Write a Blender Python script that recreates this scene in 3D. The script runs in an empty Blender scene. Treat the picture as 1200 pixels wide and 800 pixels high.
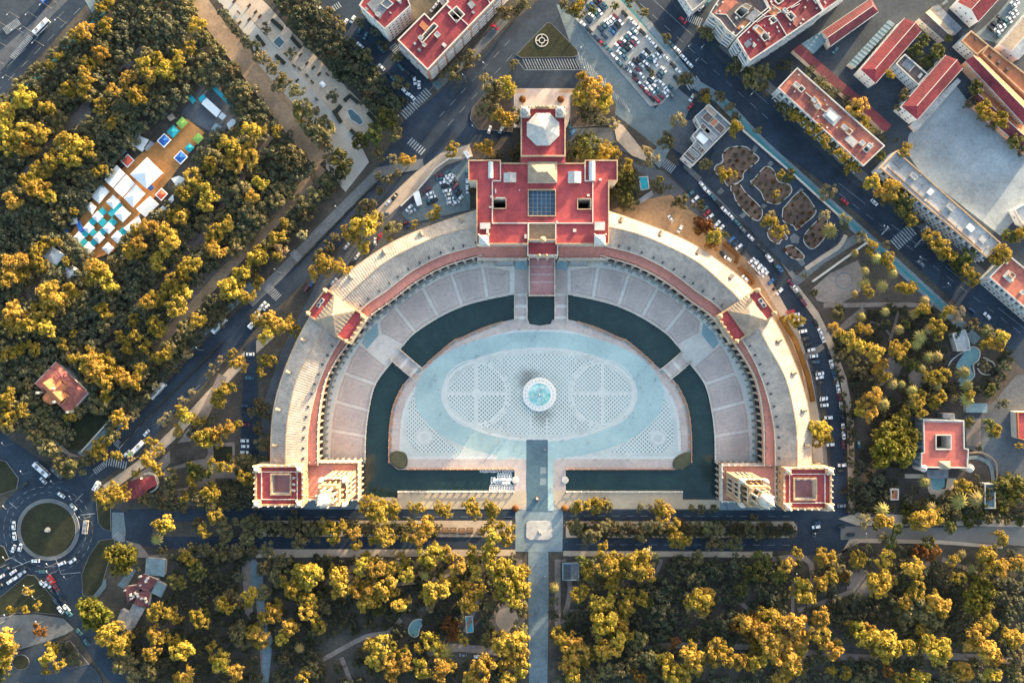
import bpy, math, random
from mathutils import Vector, Matrix, noise
from mathutils.geometry import tessellate_polygon
random.seed(7)
R = math.radians
scn = bpy.context.scene
COL = scn.collection
# ---------------------------------------------------------------- camera, sky, sun, exposure
CH, S = 450.0, 0.5                     # height of the drone, metres per photo pixel on the ground
cam = bpy.data.cameras.new('drone_camera'); co = bpy.data.objects.new('drone_camera', cam); COL.objects.link(co)
co.location = (0, 0, CH); cam.sensor_width = 36; cam.lens = 36*CH/(1200*S); cam.clip_end = 6000; cam.clip_start = 1
scn.camera = co
SUN_EL, SUN_AZ = 7.0, 54.0            # azimuth anticlockwise from +X
wd = bpy.data.worlds.new('World'); scn.world = wd; wd.use_nodes = True
nt = wd.node_tree; bg = nt.nodes['Background']
sky = nt.nodes.new('ShaderNodeTexSky'); sky.sky_type = 'NISHITA'; sky.sun_disc = False
sky.sun_elevation = R(SUN_EL); sky.sun_rotation = R(90-SUN_AZ); sky.air_density = 1.0; sky.dust_density = 2.5; sky.ozone_density = 1.0
nt.links.new(sky.outputs[0], bg.inputs[0]); bg.inputs[1].default_value = 0.15
sl = bpy.data.lights.new('sun', 'SUN'); sl.energy = 3.6; sl.angle = R(1.5); sl.color = (1.0, 0.76, 0.46)
so = bpy.data.objects.new('sun', sl); COL.objects.link(so)
_d = Vector((math.cos(R(SUN_AZ))*math.cos(R(SUN_EL)), math.sin(R(SUN_AZ))*math.cos(R(SUN_EL)), math.sin(R(SUN_EL))))
so.rotation_euler = _d.to_track_quat('Z', 'Y').to_euler()
so.location = _d*900
scn.view_settings.view_transform = 'Standard'; scn.view_settings.look = 'None'
scn.view_settings.exposure = 2.65; scn.view_settings.gamma = 1.0
scn.render.engine = 'CYCLES'
# ---------------------------------------------------------------- helpers
def W(x, y, h=0.0):
    k = S*(CH-h)/CH
    return ((x-600)*k, (400-y)*k)
def WP(pts, h=0.0): return [W(x, y, h) for x, y in pts]
def T(c, r, *pts):
    return [(300*c+x/4, 200*r+y/4) for x, y in pts]
def Z(x0, y0, s, *pts):
    return [(x0+x/s, y0+y/s) for x, y in pts]
def area(p): return 0.5*sum(p[i-1][0]*p[i][1]-p[i][0]*p[i-1][1] for i in range(len(p)))
def ccw(p): return list(p) if area(p) > 0 else list(reversed(p))
def offset(poly, d):
    """inset (d>0) a ccw polygon with mitred corners"""
    n = len(poly); out = []
    for i in range(n):
        a, b, c = poly[i-1], poly[i], poly[(i+1) % n]
        u = Vector((b[0]-a[0], b[1]-a[1])); v = Vector((c[0]-b[0], c[1]-b[1]))
        if u.length < 1e-6 or v.length < 1e-6: out.append(b); continue
        u.normalize(); v.normalize()
        n1 = Vector((-u.y, u.x)); n2 = Vector((-v.y, v.x)); m = n1+n2
        if m.length < 1e-4: m = n1
        m.normalize(); k = d/max(0.35, m.dot(n1))
        out.append((b[0]+m.x*k, b[1]+m.y*k))
    return out
def smooth(pts, n=6, closed=True):
    out = []; N = len(pts)
    rng = range(N) if closed else range(N-1)
    for i in rng:
        p0 = pts[(i-1) % N] if closed or i > 0 else pts[0]
        p1 = pts[i]; p2 = pts[(i+1) % N]
        p3 = pts[(i+2) % N] if closed or i+2 < N else pts[-1]
        for j in range(n):
            t = j/n; t2 = t*t; t3 = t2*t
            out.append(tuple(0.5*((2*p1[k])+(-p0[k]+p2[k])*t+(2*p0[k]-5*p1[k]+4*p2[k]-p3[k])*t2+(-p0[k]+3*p1[k]-3*p2[k]+p3[k])*t3) for k in (0, 1)))
    if not closed: out.append(pts[-1])
    return out
def resample(pts, n):
    L = [0]
    for i in range(1, len(pts)): L.append(L[-1]+math.dist(pts[i], pts[i-1]))
    out = []; j = 0
    for k in range(n):
        t = L[-1]*k/(n-1)
        while j < len(L)-2 and L[j+1] < t: j += 1
        f = (t-L[j])/max(1e-9, L[j+1]-L[j])
        out.append((pts[j][0]+(pts[j+1][0]-pts[j][0])*f, pts[j][1]+(pts[j+1][1]-pts[j][1])*f))
    return out
def ellipse(cx, cy, a, b, n=64, a0=0): return [(cx+a*math.cos(a0+2*math.pi*i/n), cy+b*math.sin(a0+2*math.pi*i/n)) for i in range(n)]
def inside(p, poly):
    x, y = p; c = False; j = len(poly)-1
    for i in range(len(poly)):
        xi, yi = poly[i]; xj, yj = poly[j]
        if (yi > y) != (yj > y) and x < (xj-xi)*(y-yi)/(yj-yi)+xi: c = not c
        j = i
    return c
# ---------------------------------------------------------------- materials
M = {}
STAIN = {'red_roof': .3, 'crimson_roof': .35, 'rust_roof': .35, 'dark_red_roof': .35, 'maroon_roof': .35, 'old_tile': .3, 'hip_tile': .25, 'villa_roof': .25, 'salmon_floor': .22, 'pink_floor': .2, 'terrace_slab': .16, 'plaza_blue': .12, 'plaza_white': .1, 'pink_stone': .18, 'pale_stone': .15, 'asphalt': .28, 'pale_asphalt': .25, 'lane_asphalt': .3, 'pavement': .25, 'blue_pavement': .25, 'parade_concrete': .25, 'yard_concrete': .3, 'lot_concrete': .22, 'axis_stone': .25, 'axis_pale': .2, 'grey_roof': .35, 'pale_roof': .3, 'brown_roof': .35, 'orange_tile': .25, 'metal_roof': .25, 'sand': .2, 'warm_sand': .3, 'park_path': .3, 'orange_earth': .3, 'yellow_sand': .15, 'bed': .35, 'lawn': .35, 'soil': .35, 'wood_floor': .35, 'lattice_paving': .15, 'canal_water': .2, 'cream_stone': .2, 'ochre_stone': .25, 'white_cap': .2, 'market_deck': .25}
def mat(name, c, rough=0.85, c2=None, scale=0.15, var=0.22, metal=0.0, spec=0.3, bump=0.0, detail=5, obrand=0.0, stain=0.0):
    m = bpy.data.materials.new(name); m.use_nodes = True; n = m.node_tree.nodes; l = m.node_tree.links
    b = n['Principled BSDF']; b.inputs['Roughness'].default_value = rough; b.inputs['Metallic'].default_value = metal
    b.inputs['Specular IOR Level'].default_value = spec; stain = stain or STAIN.get(name, 0)
    if c2 is None: c2 = tuple(x*(1-var) for x in c); c = tuple(min(1, x*(1+var*0.6)) for x in c)
    g = n.new('ShaderNodeNewGeometry'); t = n.new('ShaderNodeTexNoise'); t.inputs['Scale'].default_value = scale; t.inputs['Detail'].default_value = detail
    t.inputs['Roughness'].default_value = 0.65
    l.new(g.outputs['Position'], t.inputs['Vector'])
    r = n.new('ShaderNodeValToRGB'); r.color_ramp.elements[0].position = 0.32; r.color_ramp.elements[1].position = 0.68
    r.color_ramp.elements[0].color = (*c2, 1); r.color_ramp.elements[1].color = (*c, 1)
    l.new(t.outputs['Fac'], r.inputs[0]); out = r.outputs[0]
    if obrand:
        oi = n.new('ShaderNodeObjectInfo'); hv = n.new('ShaderNodeHueSaturation')
        mr = n.new('ShaderNodeMapRange'); mr.inputs[3].default_value = 1-obrand; mr.inputs[4].default_value = 1+obrand
        l.new(oi.outputs['Random'], mr.inputs[0]); l.new(mr.outputs[0], hv.inputs['Value']); l.new(out, hv.inputs['Color']); out = hv.outputs[0]
    if stain:   # weathering: broad worn patches and small dirt spots
        for sc_, k in ((.045, stain), (.55, stain*.8)):
            t3 = n.new('ShaderNodeTexNoise'); t3.inputs['Scale'].default_value = sc_; t3.inputs['Detail'].default_value = 9; t3.inputs['Roughness'].default_value = .7; l.new(g.outputs['Position'], t3.inputs['Vector'])
            r3 = n.new('ShaderNodeValToRGB'); e3 = r3.color_ramp.elements; e3[0].position = .4; e3[1].position = .56; e3[0].color = (1-k, 1-k*.95, 1-k*.85, 1); e3[1].color = (1, 1, 1, 1); l.new(t3.outputs['Fac'], r3.inputs[0])
            m3 = n.new('ShaderNodeMixRGB'); m3.blend_type = 'MULTIPLY'; m3.inputs[0].default_value = 1; l.new(out, m3.inputs[1]); l.new(r3.outputs[0], m3.inputs[2]); out = m3.outputs[0]
    l.new(out, b.inputs['Base Color'])
    if bump:
        bp = n.new('ShaderNodeBump'); bp.inputs['Strength'].default_value = bump; bp.inputs['Distance'].default_value = 0.2
        t2 = n.new('ShaderNodeTexNoise'); t2.inputs['Scale'].default_value = scale*8; l.new(g.outputs['Position'], t2.inputs['Vector'])
        l.new(t2.outputs['Fac'], bp.inputs['Height']); l.new(bp.outputs[0], b.inputs['Normal'])
    M[name] = m; return m
def stripes(name, c, c2, ang, period, duty=0.5, rough=0.8, soft=0.1, mixin=0.25, bump=0.0):
    """procedural lines in world XY across direction ang (deg)"""
    m = mat(name, c, rough, None, 0.12, mixin); n = m.node_tree.nodes; l = m.node_tree.links; b = n['Principled BSDF']
    base = b.inputs['Base Color'].links[0].from_socket
    g = n.new('ShaderNodeNewGeometry'); dp = n.new('ShaderNodeVectorMath'); dp.operation = 'DOT_PRODUCT'
    dp.inputs[1].default_value = (math.cos(R(ang))/period, math.sin(R(ang))/period, 0); l.new(g.outputs['Position'], dp.inputs[0])
    fr = n.new('ShaderNodeMath'); fr.operation = 'FRACT'; l.new(dp.outputs['Value'], fr.inputs[0])
    rp = n.new('ShaderNodeValToRGB'); e = rp.color_ramp.elements
    e[0].position = duty; e[1].position = min(1, duty+soft); e[0].color = (0, 0, 0, 1); e[1].color = (1, 1, 1, 1); l.new(fr.outputs[0], rp.inputs[0])
    mx = n.new('ShaderNodeMixRGB'); mx.inputs[2].default_value = (*c2, 1); l.new(rp.outputs[0], mx.inputs[0]); l.new(base, mx.inputs[1]); l.new(mx.outputs[0], b.inputs['Base Color'])
    return m
def grid_mat(name, c, c2, ang, pu, pv, w=0.1, rough=0.8, var=0.2, scale=0.08):
    m = mat(name, c, rough, None, scale, var); n = m.node_tree.nodes; l = m.node_tree.links; b = n['Principled BSDF']
    base = b.inputs['Base Color'].links[0].from_socket
    g = n.new('ShaderNodeNewGeometry'); res = []
    for a, p in ((ang, pu), (ang+90, pv)):
        dp = n.new('ShaderNodeVectorMath'); dp.operation = 'DOT_PRODUCT'; dp.inputs[1].default_value = (math.cos(R(a))/p, math.sin(R(a))/p, 0)
        l.new(g.outputs['Position'], dp.inputs[0]); fr = n.new('ShaderNodeMath'); fr.operation = 'FRACT'; l.new(dp.outputs['Value'], fr.inputs[0])
        lt = n.new('ShaderNodeMath'); lt.operation = 'LESS_THAN'; lt.inputs[1].default_value = w; l.new(fr.outputs[0], lt.inputs[0]); res.append(lt)
    mx0 = n.new('ShaderNodeMath'); mx0.operation = 'MAXIMUM'; l.new(res[0].outputs[0], mx0.inputs[0]); l.new(res[1].outputs[0], mx0.inputs[1])
    mx = n.new('ShaderNodeMixRGB'); mx.inputs[2].default_value = (*c2, 1); l.new(mx0.outputs[0], mx.inputs[0]); l.new(base, mx.inputs[1]); l.new(mx.outputs[0], b.inputs['Base Color'])
    return m
def leaf_mat(name, c, c2, trans=0.35):
    m = mat(name, c, 0.7, c2, 0.35, spec=0.15); n = m.node_tree.nodes; l = m.node_tree.links; b = n['Principled BSDF']
    base = b.inputs['Base Color'].links[0].from_socket
    oi = n.new('ShaderNodeObjectInfo'); hv = n.new('ShaderNodeHueSaturation'); mr = n.new('ShaderNodeMapRange'); mr.inputs[3].default_value = .72; mr.inputs[4].default_value = 1.3
    mh = n.new('ShaderNodeMapRange'); mh.inputs[3].default_value = .49; mh.inputs[4].default_value = .53
    wn = n.new('ShaderNodeTexWhiteNoise'); wn.noise_dimensions = '1D'; l.new(oi.outputs['Random'], wn.inputs['W'])
    l.new(oi.outputs['Random'], mr.inputs[0]); l.new(mr.outputs[0], hv.inputs['Value']); l.new(wn.outputs['Value'], mh.inputs[0]); l.new(mh.outputs[0], hv.inputs['Hue'])
    l.new(base, hv.inputs['Color']); l.new(hv.outputs[0], b.inputs['Base Color'])
    tr = n.new('ShaderNodeBsdfTranslucent'); l.new(hv.outputs[0], tr.inputs[0]); mx = n.new('ShaderNodeMixShader'); mx.inputs[0].default_value = trans
    l.new(b.outputs[0], mx.inputs[1]); l.new(tr.outputs[0], mx.inputs[2]); l.new(mx.outputs[0], n['Material Output'].inputs[0])
    return m
# ground
mat('soil', (.11, .088, .072), .95, (.06, .052, .045), .06, bump=.3)
mat('wood_floor', (.11, .092, .072), .95, (.06, .056, .046), .08, bump=.3)
mat('sand', (.54, .42, .31), .95, (.42, .33, .245), .05)
mat('warm_sand', (.43, .30, .19), .95, (.31, .215, .14), .06)
mat('park_path', (.31, .25, .21), .95, (.19, .16, .14), .05)
mat('orange_earth', (.40, .255, .14), .95, (.27, .175, .105), .06)
mat('asphalt', (.030, .047, .070), .8, (.019, .032, .050), .045)
mat('pale_asphalt', (.185, .23, .24), .85, (.125, .165, .18), .03)
mat('lane_asphalt', (.052, .068, .085), .85, (.034, .046, .06), .04)
mat('pavement', (.18, .185, .185), .85, (.12, .13, .135), .06)
mat('blue_pavement', (.20, .255, .275), .85, (.13, .18, .205), .06)
mat('cycle_lane', (.05, .21, .22), .85, (.03, .15, .165), .1)
mat('lot_concrete', (.41, .385, .34), .9, (.31, .295, .27), .06)
mat('kerb', (.20, .21, .22), .85)
mat('paint', (.34, .37, .39), .8, (.16, .18, .2), .5)
mat('lawn', (.035, .04, .018), .95, (.024, .026, .014), .12, bump=.4)
mat('bed', (.19, .12, .09), .95, (.11, .075, .055), .2, bump=.4)
grid_mat('parade_concrete', (.30, .34, .36), (.245, .28, .30), 44, 4.4, 4.4, .04, .85, .3, .03)
mat('yard_concrete', (.125, .135, .145), .85, (.08, .088, .1), .04)
# plaza
mat('pink_stone', (.52, .43, .385), .8, (.44, .37, .335), .12)
mat('cream_stone', (.62, .54, .45), .8, (.5, .43, .36), .25)
mat('pale_stone', (.66, .605, .53), .8, (.57, .525, .47), .2)
mat('fountain_rim', (.76, .72, .66), .7, (.66, .63, .58), .6); mat('warm_asphalt', (.19, .175, .155), .85, (.125, .118, .108), .05)
mat('terrace_slab', (.50, .41, .365), .8, (.43, .36, .325), .07)
mat('rosette_white', (.54, .56, .53), .8, (.45, .475, .455), .3)
mat('plaza_blue', (.37, .485, .475), .75, (.30, .415, .42), .05)
mat('plaza_white', (.50, .53, .50), .8, (.40, .435, .42), .08)
mat('axis_stone', (.10, .17, .205), .6, (.075, .125, .155), .06)
mat('axis_pale', (.24, .30, .32), .75, (.17, .225, .25), .05)
mat('forecourt_tile', (.17, .30, .345), .7, (.26, .34, .36), .25)
grid_mat('lattice_paving', (.235, .30, .31), (.53, .56, .53), 45, 1.7, 1.7, .36, .8, .35, .04)
grid_mat('mosaic_paving', (.33, .37, .365), (.54, .55, .53), 20, .9, 1.3, .5, .8, .4, .3)
mat('yellow_sand', (.50, .405, .285), .9, (.42, .34, .25), .06)
# buildings
mat('red_roof', (.48, .082, .078), .8, (.35, .058, .066), .07)
mat('crimson_roof', (.30, .042, .052), .8, (.19, .034, .042), .08)
mat('dark_red_roof', (.22, .045, .055), .8, (.15, .035, .045), .1)
mat('maroon_roof', (.21, .075, .078), .85, (.14, .055, .06), .15); mat('dark_wood', (.07, .05, .04), .8); mat('promenade_stone', (.43, .395, .345), .85, (.34, .315, .28), .1)
mat('villa_roof', (.56, .15, .115), .8, (.46, .125, .10), .1)
mat('rust_roof', (.50, .17, .10), .85, (.27, .08, .085), .09)
mat('salmon_floor', (.66, .275, .205), .8, (.57, .22, .17), .06)
mat('pink_floor', (.50, .24, .22), .8, (.42, .2, .19), .07)
mat('old_tile', (.48, .395, .325), .85, (.36, .305, .26), .16)
mat('hip_tile', (.41, .315, .225), .85, (.31, .245, .18), .25)
mat('ochre_stone', (.54, .37, .22), .8, (.42, .28, .17), .5)
mat('brick_wall', (.46, .25, .15), .85, (.36, .2, .13), .6)
mat('cream_wall', (.58, .52, .45), .8, (.48, .43, .38), .2)
mat('white_wall', (.66, .66, .65), .8, (.56, .56, .56), .2)
mat('orange_wall', (.52, .26, .15), .8, (.4, .2, .12), .3)
mat('white_cap', (.54, .52, .47), .75, (.42, .40, .37), .5)
mat('grey_roof', (.30, .31, .32), .85, (.19, .2, .215), .1)
mat('pale_roof', (.50, .48, .45), .85, (.37, .37, .37), .12)
mat('brown_roof', (.17, .12, .105), .85, (.11, .085, .08), .1)
mat('orange_tile', (.50, .19, .08), .85, (.40, .14, .07), .2)
mat('metal_roof', (.22, .30, .32), .6, (.16, .23, .25), .3)
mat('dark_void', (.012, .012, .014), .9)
mat('glass', (.02, .035, .05), .15, None, .5, .3, spec=.5)
grid_mat('court_glass', (.03, .075, .125), (.10, .15, .19), 0, 2.3, 2.3, .12, .3)
mat('zinc', (.55, .58, .58), .5, (.42, .46, .47), .3)
mat('balcony', (.62, .62, .62), .8, (.5, .5, .5), .5)
mat('awning_green', (.03, .16, .12), .8)
mat('tile_blue', (.08, .22, .33), .5, (.35, .28, .14), 1.2)
# water and others
mat('tent_white', (.74, .75, .74), .6, (.64, .67, .68), .3)
mat('tent_teal', (.02, .30, .36), .6); mat('tent_blue', (.02, .11, .38), .6); mat('tent_green', (.28, .48, .10), .6)
mat('tent_red', (.60, .10, .05), .6); mat('tent_orange', (.60, .24, .05), .6)
stripes('market_deck', (.62, .28, .085), (.46, .20, .065), 135, .9, .7, .8)
mat('pool_water', (.02, .38, .48), .1, (.015, .28, .38), .5, spec=.5)
mat('pond_water', (.16, .30, .30), .25, (.10, .21, .23), .2, spec=.5)
mat('metal', (.35, .36, .37), .45, metal=.6); mat('dark_metal', (.05, .055, .06), .5)
mat('lamp_white', (.72, .73, .72), .5); mat('wood', (.22, .12, .06), .7, (.14, .08, .045), 1)
mat('hedge_dark', (.035, .04, .03), .9, (.02, .024, .02), .5)
mat('bark', (.10, .075, .055), .95, (.06, .045, .035), 2)
mat('tyre', (.015, .015, .016), .9); mat('rubber_trim', (.03, .03, .032), .7)
def water_mat():
    m = mat('canal_water', (.022, .05, .045), .14, (.012, .032, .034), .07, spec=.5); n = m.node_tree.nodes; l = m.node_tree.links
    t = n.new('ShaderNodeTexNoise'); t.inputs['Scale'].default_value = .8; g = n.new('ShaderNodeNewGeometry'); l.new(g.outputs['Position'], t.inputs['Vector'])
    bp = n.new('ShaderNodeBump'); bp.inputs['Strength'].default_value = .15; l.new(t.outputs['Fac'], bp.inputs['Height']); l.new(bp.outputs[0], n['Principled BSDF'].inputs['Normal'])
water_mat()
def fountain_water():
    m = mat('fountain_water', (.10, .42, .40), .2, (.55, .72, .70), .35, spec=.5)
fountain_water()
leaf_mat('leaf_gold', (.44, .272, .045), (.265, .19, .045))
leaf_mat('leaf_olive', (.19, .155, .075), (.125, .108, .056))
leaf_mat('leaf_green', (.13, .125, .034), (.085, .088, .028))
leaf_mat('leaf_ficus', (.17, .15, .022), (.10, .095, .018))
leaf_mat('leaf_dark', (.13, .128, .074), (.085, .088, .057))
leaf_mat('leaf_palm', (.30, .235, .08), (.2, .165, .06))
leaf_mat('leaf_pale', (.36, .28, .15), (.25, .2, .115))
leaf_mat('leaf_rust', (.20, .085, .025), (.14, .06, .022))
for nm, c in (('white', (.72, .73, .74)), ('silver', (.42, .46, .48)), ('grey', (.16, .18, .2)), ('black', (.02, .022, .026)), ('red', (.42, .03, .04)),
              ('blue', (.03, .13, .30)), ('teal', (.05, .14, .17)), ('maroon', (.16, .03, .05)), ('navy', (.02, .045, .09))):
    mat('car_'+nm, c, .3, None, .5, .08, spec=.5)
# ---------------------------------------------------------------- mesh builder
ORG = {}
class MB:
    def __init__(s): s.v = []; s.f = []; s.m = []
    def add(s, vs, fs, mi=0):
        o = len(s.v); s.v += [tuple(v) for v in vs]
        for f in fs: s.f.append([o+i for i in f]); s.m.append(mi)
    def poly(s, p, z, mi=0, holes=()):
        if holes:
            loops = [ccw(p)]+[list(reversed(ccw(h))) for h in holes]; flat = [q for lp in loops for q in lp]
            tr = tessellate_polygon([[Vector((q[0], q[1], 0)) for q in lp] for lp in loops])
            fs = []
            for t in tr:
                a = area([flat[i] for i in t]); fs.append(t if a > 0 else t[::-1])
            s.add([(q[0], q[1], z) for q in flat], fs, mi)
        else:
            p = ccw(p); s.add([(q[0], q[1], z) for q in p], [list(range(len(p)))], mi)
    def walls(s, p, z0, z1, mi=0, closed=True, flip=False):
        n = len(p); vs = [(q[0], q[1], z0) for q in p]+[(q[0], q[1], z1) for q in p]
        fs = [[i, (i+1) % n, n+(i+1) % n, n+i] for i in range(n if closed else n-1)]
        if flip: fs = [f[::-1] for f in fs]
        s.add(vs, fs, mi)
    def prism(s, p, z0, z1, mi=0, mt=None, bottom=False):
        p = ccw(p); s.walls(p, z0, z1, mi); s.poly(p, z1, mi if mt is None else mt)
        if bottom: s.add([(q[0], q[1], z0) for q in p], [list(range(len(p)))[::-1]], mi)
    def ring(s, p, d, z0, z1, mi=0):
        p = ccw(p); q = offset(p, d); n = len(p)
        s.walls(p, z0, z1, mi); s.walls(q, z0, z1, mi, flip=True)
        s.add([(a[0], a[1], z1) for a in p]+[(a[0], a[1], z1) for a in q], [[i, (i+1) % n, n+(i+1) % n, n+i] for i in range(n)], mi)
    def box(s, cx, cy, z0, sx, sy, sz, rot=0, mi=0, taper=1.0):
        c, d = math.cos(rot), math.sin(rot)
        def q(x, y): return (cx+x*c-y*d, cy+x*d+y*c)
        b = [q(-sx/2, -sy/2), q(sx/2, -sy/2), q(sx/2, sy/2), q(-sx/2, sy/2)]; t = [q(-sx/2*taper, -sy/2*taper), q(sx/2*taper, -sy/2*taper), q(sx/2*taper, sy/2*taper), q(-sx/2*taper, sy/2*taper)]
        s.add([(*p, z0) for p in b]+[(*p, z0+sz) for p in t], [[3, 2, 1, 0], [4, 5, 6, 7], [0, 1, 5, 4], [1, 2, 6, 5], [2, 3, 7, 6], [3, 0, 4, 7]], mi)
    def ribbon(s, line, w0, w1, z, mi=0, closed=False, z1=None):
        """flat strip between offsets w0 and w1 (left positive) of a polyline; z1 gives it height"""
        n = len(line); L = []; Rr = []
        for i in range(n):
            a = line[i-1] if (i > 0 or closed) else line[i]; b = line[(i+1) % n] if (i < n-1 or closed) else line[i]
            t = Vector((b[0]-a[0], b[1]-a[1]))
            if t.length < 1e-9: t = Vector((1, 0))
            t.normalize(); nx, ny = -t.y, t.x
            L.append((line[i][0]+nx*w1, line[i][1]+ny*w1)); Rr.append((line[i][0]+nx*w0, line[i][1]+ny*w0))
        zt = z if z1 is None else z1
        m = n if closed else n-1
        s.add([(*p, zt) for p in Rr]+[(*p, zt) for p in L], [[i, (i+1) % n, n+(i+1) % n, n+i] for i in range(m)], mi)
        if z1 is not None:
            s.walls(Rr, z, z1, mi, closed); s.walls(L, z, z1, mi, closed, True)
            if not closed:
                for i in (0, n-1): s.add([(*Rr[i], z), (*L[i], z), (*L[i], z1), (*Rr[i], z1)], [[0, 1, 2, 3]], mi)
    def lathe(s, prof, cx, cy, n=12, mi=0, a0=0.0, sx=1, sy=1):
        vs = []; fs = []
        for r, z in prof:
            for i in range(n): a = a0+2*math.pi*i/n; vs.append((cx+r*sx*math.cos(a), cy+r*sy*math.sin(a), z))
        for k in range(len(prof)-1):
            for i in range(n): j = (i+1) % n; fs.append([k*n+i, k*n+j, (k+1)*n+j, (k+1)*n+i])
        fs.append([(len(prof)-1)*n+i for i in range(n)]); s.add(vs, fs, mi)
    def cone(s, p, z0, apex, mi=0):
        p = ccw(p); n = len(p); s.add([(q[0], q[1], z0) for q in p]+[apex], [[i, (i+1) % n, n] for i in range(n)], mi)
    def mesh(s, name, mats, org=(0, 0, 0), smooth=False):
        me = bpy.data.meshes.new(name)
        me.from_pydata([(v[0]-org[0], v[1]-org[1], v[2]-org[2]) for v in s.v], [], s.f)
        for m in (mats if isinstance(mats, (list, tuple)) else [mats]): me.materials.append(M[m] if isinstance(m, str) else m)
        me.polygons.foreach_set('material_index', s.m)
        if smooth: me.polygons.foreach_set('use_smooth', [True]*len(me.polygons))
        me.update(); return me
    def build(s, name, mats, parent=None, kind=None, loc=None, smooth=False):
        org = ORG[parent.name] if parent else (loc or (0, 0, 0))
        o = bpy.data.objects.new(name, s.mesh(name, mats, org, smooth)); COL.objects.link(o)
        if parent: o.parent = parent
        else: o.location = org
        ORG[o.name] = org
        if kind: o['kind'] = kind
        return o
def link(name, me, parent=None, loc=(0, 0, 0), rot=0, sc=None):
    o = bpy.data.objects.new(name, me); COL.objects.link(o); o.location = loc; o.rotation_euler = (0, 0, rot)
    if sc: o.scale = sc
    if parent: o.parent = parent
    return o
def thing(name, label, cat, loc, group=None, rot=0):
    o = bpy.data.objects.new(name, None); COL.objects.link(o); o.location = loc; o.rotation_euler = (0, 0, rot); o.empty_display_size = .5
    ORG[o.name] = loc
    if label: o['label'] = label
    o['category'] = cat
    if group: o['group'] = group
    return o
def tag(o, label, cat, group=None):
    if label: o['label'] = label
    o['category'] = cat
    if group: o['group'] = group
    return o
def part(root, name, me, loc=(0, 0, 0), rot=0, sc=None):
    return link(name, me, root, loc, rot, sc)
def copy_tree(o, parent=None, swap=None):
    c = o.copy(); COL.objects.link(c)
    if parent: c.parent = parent
    for ch in KIDS.get(o.name, []):
        copy_tree(ch, c, swap)
    return c
KIDS = {}
# ---- auto labels: every repeated thing is named after its nearest landmark, its side of it and its rank there
LAND = []     # (text, x, y) in photo pixels
AUTO = []     # (object, look, x, y)
def landmark(t, x, y): LAND.append((t, x, y))
def auto(o, look, x, y): AUTO.append((o, look, x, y))
ORDN = 'nearest,second nearest,third nearest,fourth nearest,fifth nearest,sixth nearest,seventh nearest,eighth nearest,ninth nearest,tenth nearest'.split(',')
def run_labels():
    bins = {}
    dirs = ['right of', 'below right of', 'below', 'below left of', 'left of', 'above left of', 'above', 'above right of']
    load = {}
    for o, look, x, y in AUTO:
        # the closest landmark whose bin is not yet crowded
        c = sorted(LAND, key=lambda q: (q[1]-x)**2+(q[2]-y)**2)[:1]
        t, lx, ly = c[0]; dx, dy = x-lx, ly-y
        s = int(round(math.atan2(dy, dx)/(math.pi/4))) % 8
        bins.setdefault((look, t, s), []).append((dx*dx+dy*dy, o))
    for (look, t, s), L in bins.items():
        L.sort(key=lambda q: q[0])
        for i, (d, o) in enumerate(L):
            w = (ORDN[i] if i < 10 else '%dth nearest' % (i+1))
            o['label'] = '%s, %s%s %s' % (look, (w+' such one ') if len(L) > 1 else 'only such one ', dirs[s], t)
# ---- flat sheets of the setting, each a few millimetres above the one before
ZC = [0.02]
def sheet(name, px, m, z=None, parent=None, kind='structure', sm=False, holes=(), world=False):
    p = px if world else WP(px)
    if sm: p = smooth(p, 6)
    if z is None: ZC[0] += 0.003; z = ZC[0]
    b = MB(); b.poly(p, z, 0, holes); o = b.build(name, m, parent)
    if kind and not parent: o['kind'] = kind
    return o
def raised(name, px, m, h=0.13, sm=False, mk='kerb', holes=(), kw=.16):
    p = ccw(WP(px)); p = smooth(p, 6) if sm else p
    ZC[0] += 0.003; z = ZC[0]+h
    b = MB(); b.walls(p, 0, z, 1); b.poly(p, z, 0); b.ring(p, kw, z-.02, z+.012, 1)
    o = b.build(name, [m, mk]); o['kind'] = 'structure'; return o
def band(name, px, w0, w1, m, z=None, sm=False, parent=None, closed=False):
    p = WP(px); p = smooth(p, 6, closed) if sm else p
    if z is None: ZC[0] += 0.003; z = ZC[0]
    b = MB(); b.ribbon(p, w0*S, w1*S, z, closed=closed); o = b.build(name, m, parent)
    if not parent: o['kind'] = 'structure'
    return o
# ================================================================ PLAZA CURVES (half outlines: distance from the axis, photo y at ground scale)
AX = 633.0
cOUT = [(68, 250.5), (76, 252), (112, 264), (151, 279), (180, 294), (215, 318.5), (241, 342), (266, 378), (284, 414.5), (297, 450), (304, 480), (306.5, 510), (307, 541)]
cRID = [(68, 269.5), (76, 271), (111, 280), (144.6, 294), (176, 311), (202, 333), (224, 354.4), (241, 379), (255, 404.8), (274, 440), (284, 479), (287.5, 510), (288, 541)]
cINN = [(68, 291), (75.5, 292.4), (112, 302.4), (146, 320), (175, 342), (205, 365), (236, 411), (250, 441), (259, 470), (265, 503), (266, 541)]
cTER = [(68, 302.5), (74, 303.7), (110.5, 315), (142, 332), (171, 354), (196.6, 373), (224, 407), (242, 436.5), (249.5, 461), (254, 497), (254.5, 541)]
cPAN = [(69, 312), (106, 320), (139, 337), (171, 360), (190, 377), (206, 395), (217, 413), (230, 436.5), (241, 470), (246, 503), (247, 542)]
cCAN = [(15, 345), (34, 345.5), (64, 351), (92, 359), (119.5, 372), (147, 390), (160, 404), (174, 424), (193, 450), (201, 481), (204.5, 511), (205, 542)]
cISL = [(17, 374), (33, 374.5), (64, 383), (92, 395.5), (103, 400), (138, 430), (157, 446), (171.5, 474), (176.5, 505), (177, 541)]
def side(c, sg): return [(AX+sg*d, y) for d, y in c]
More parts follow.
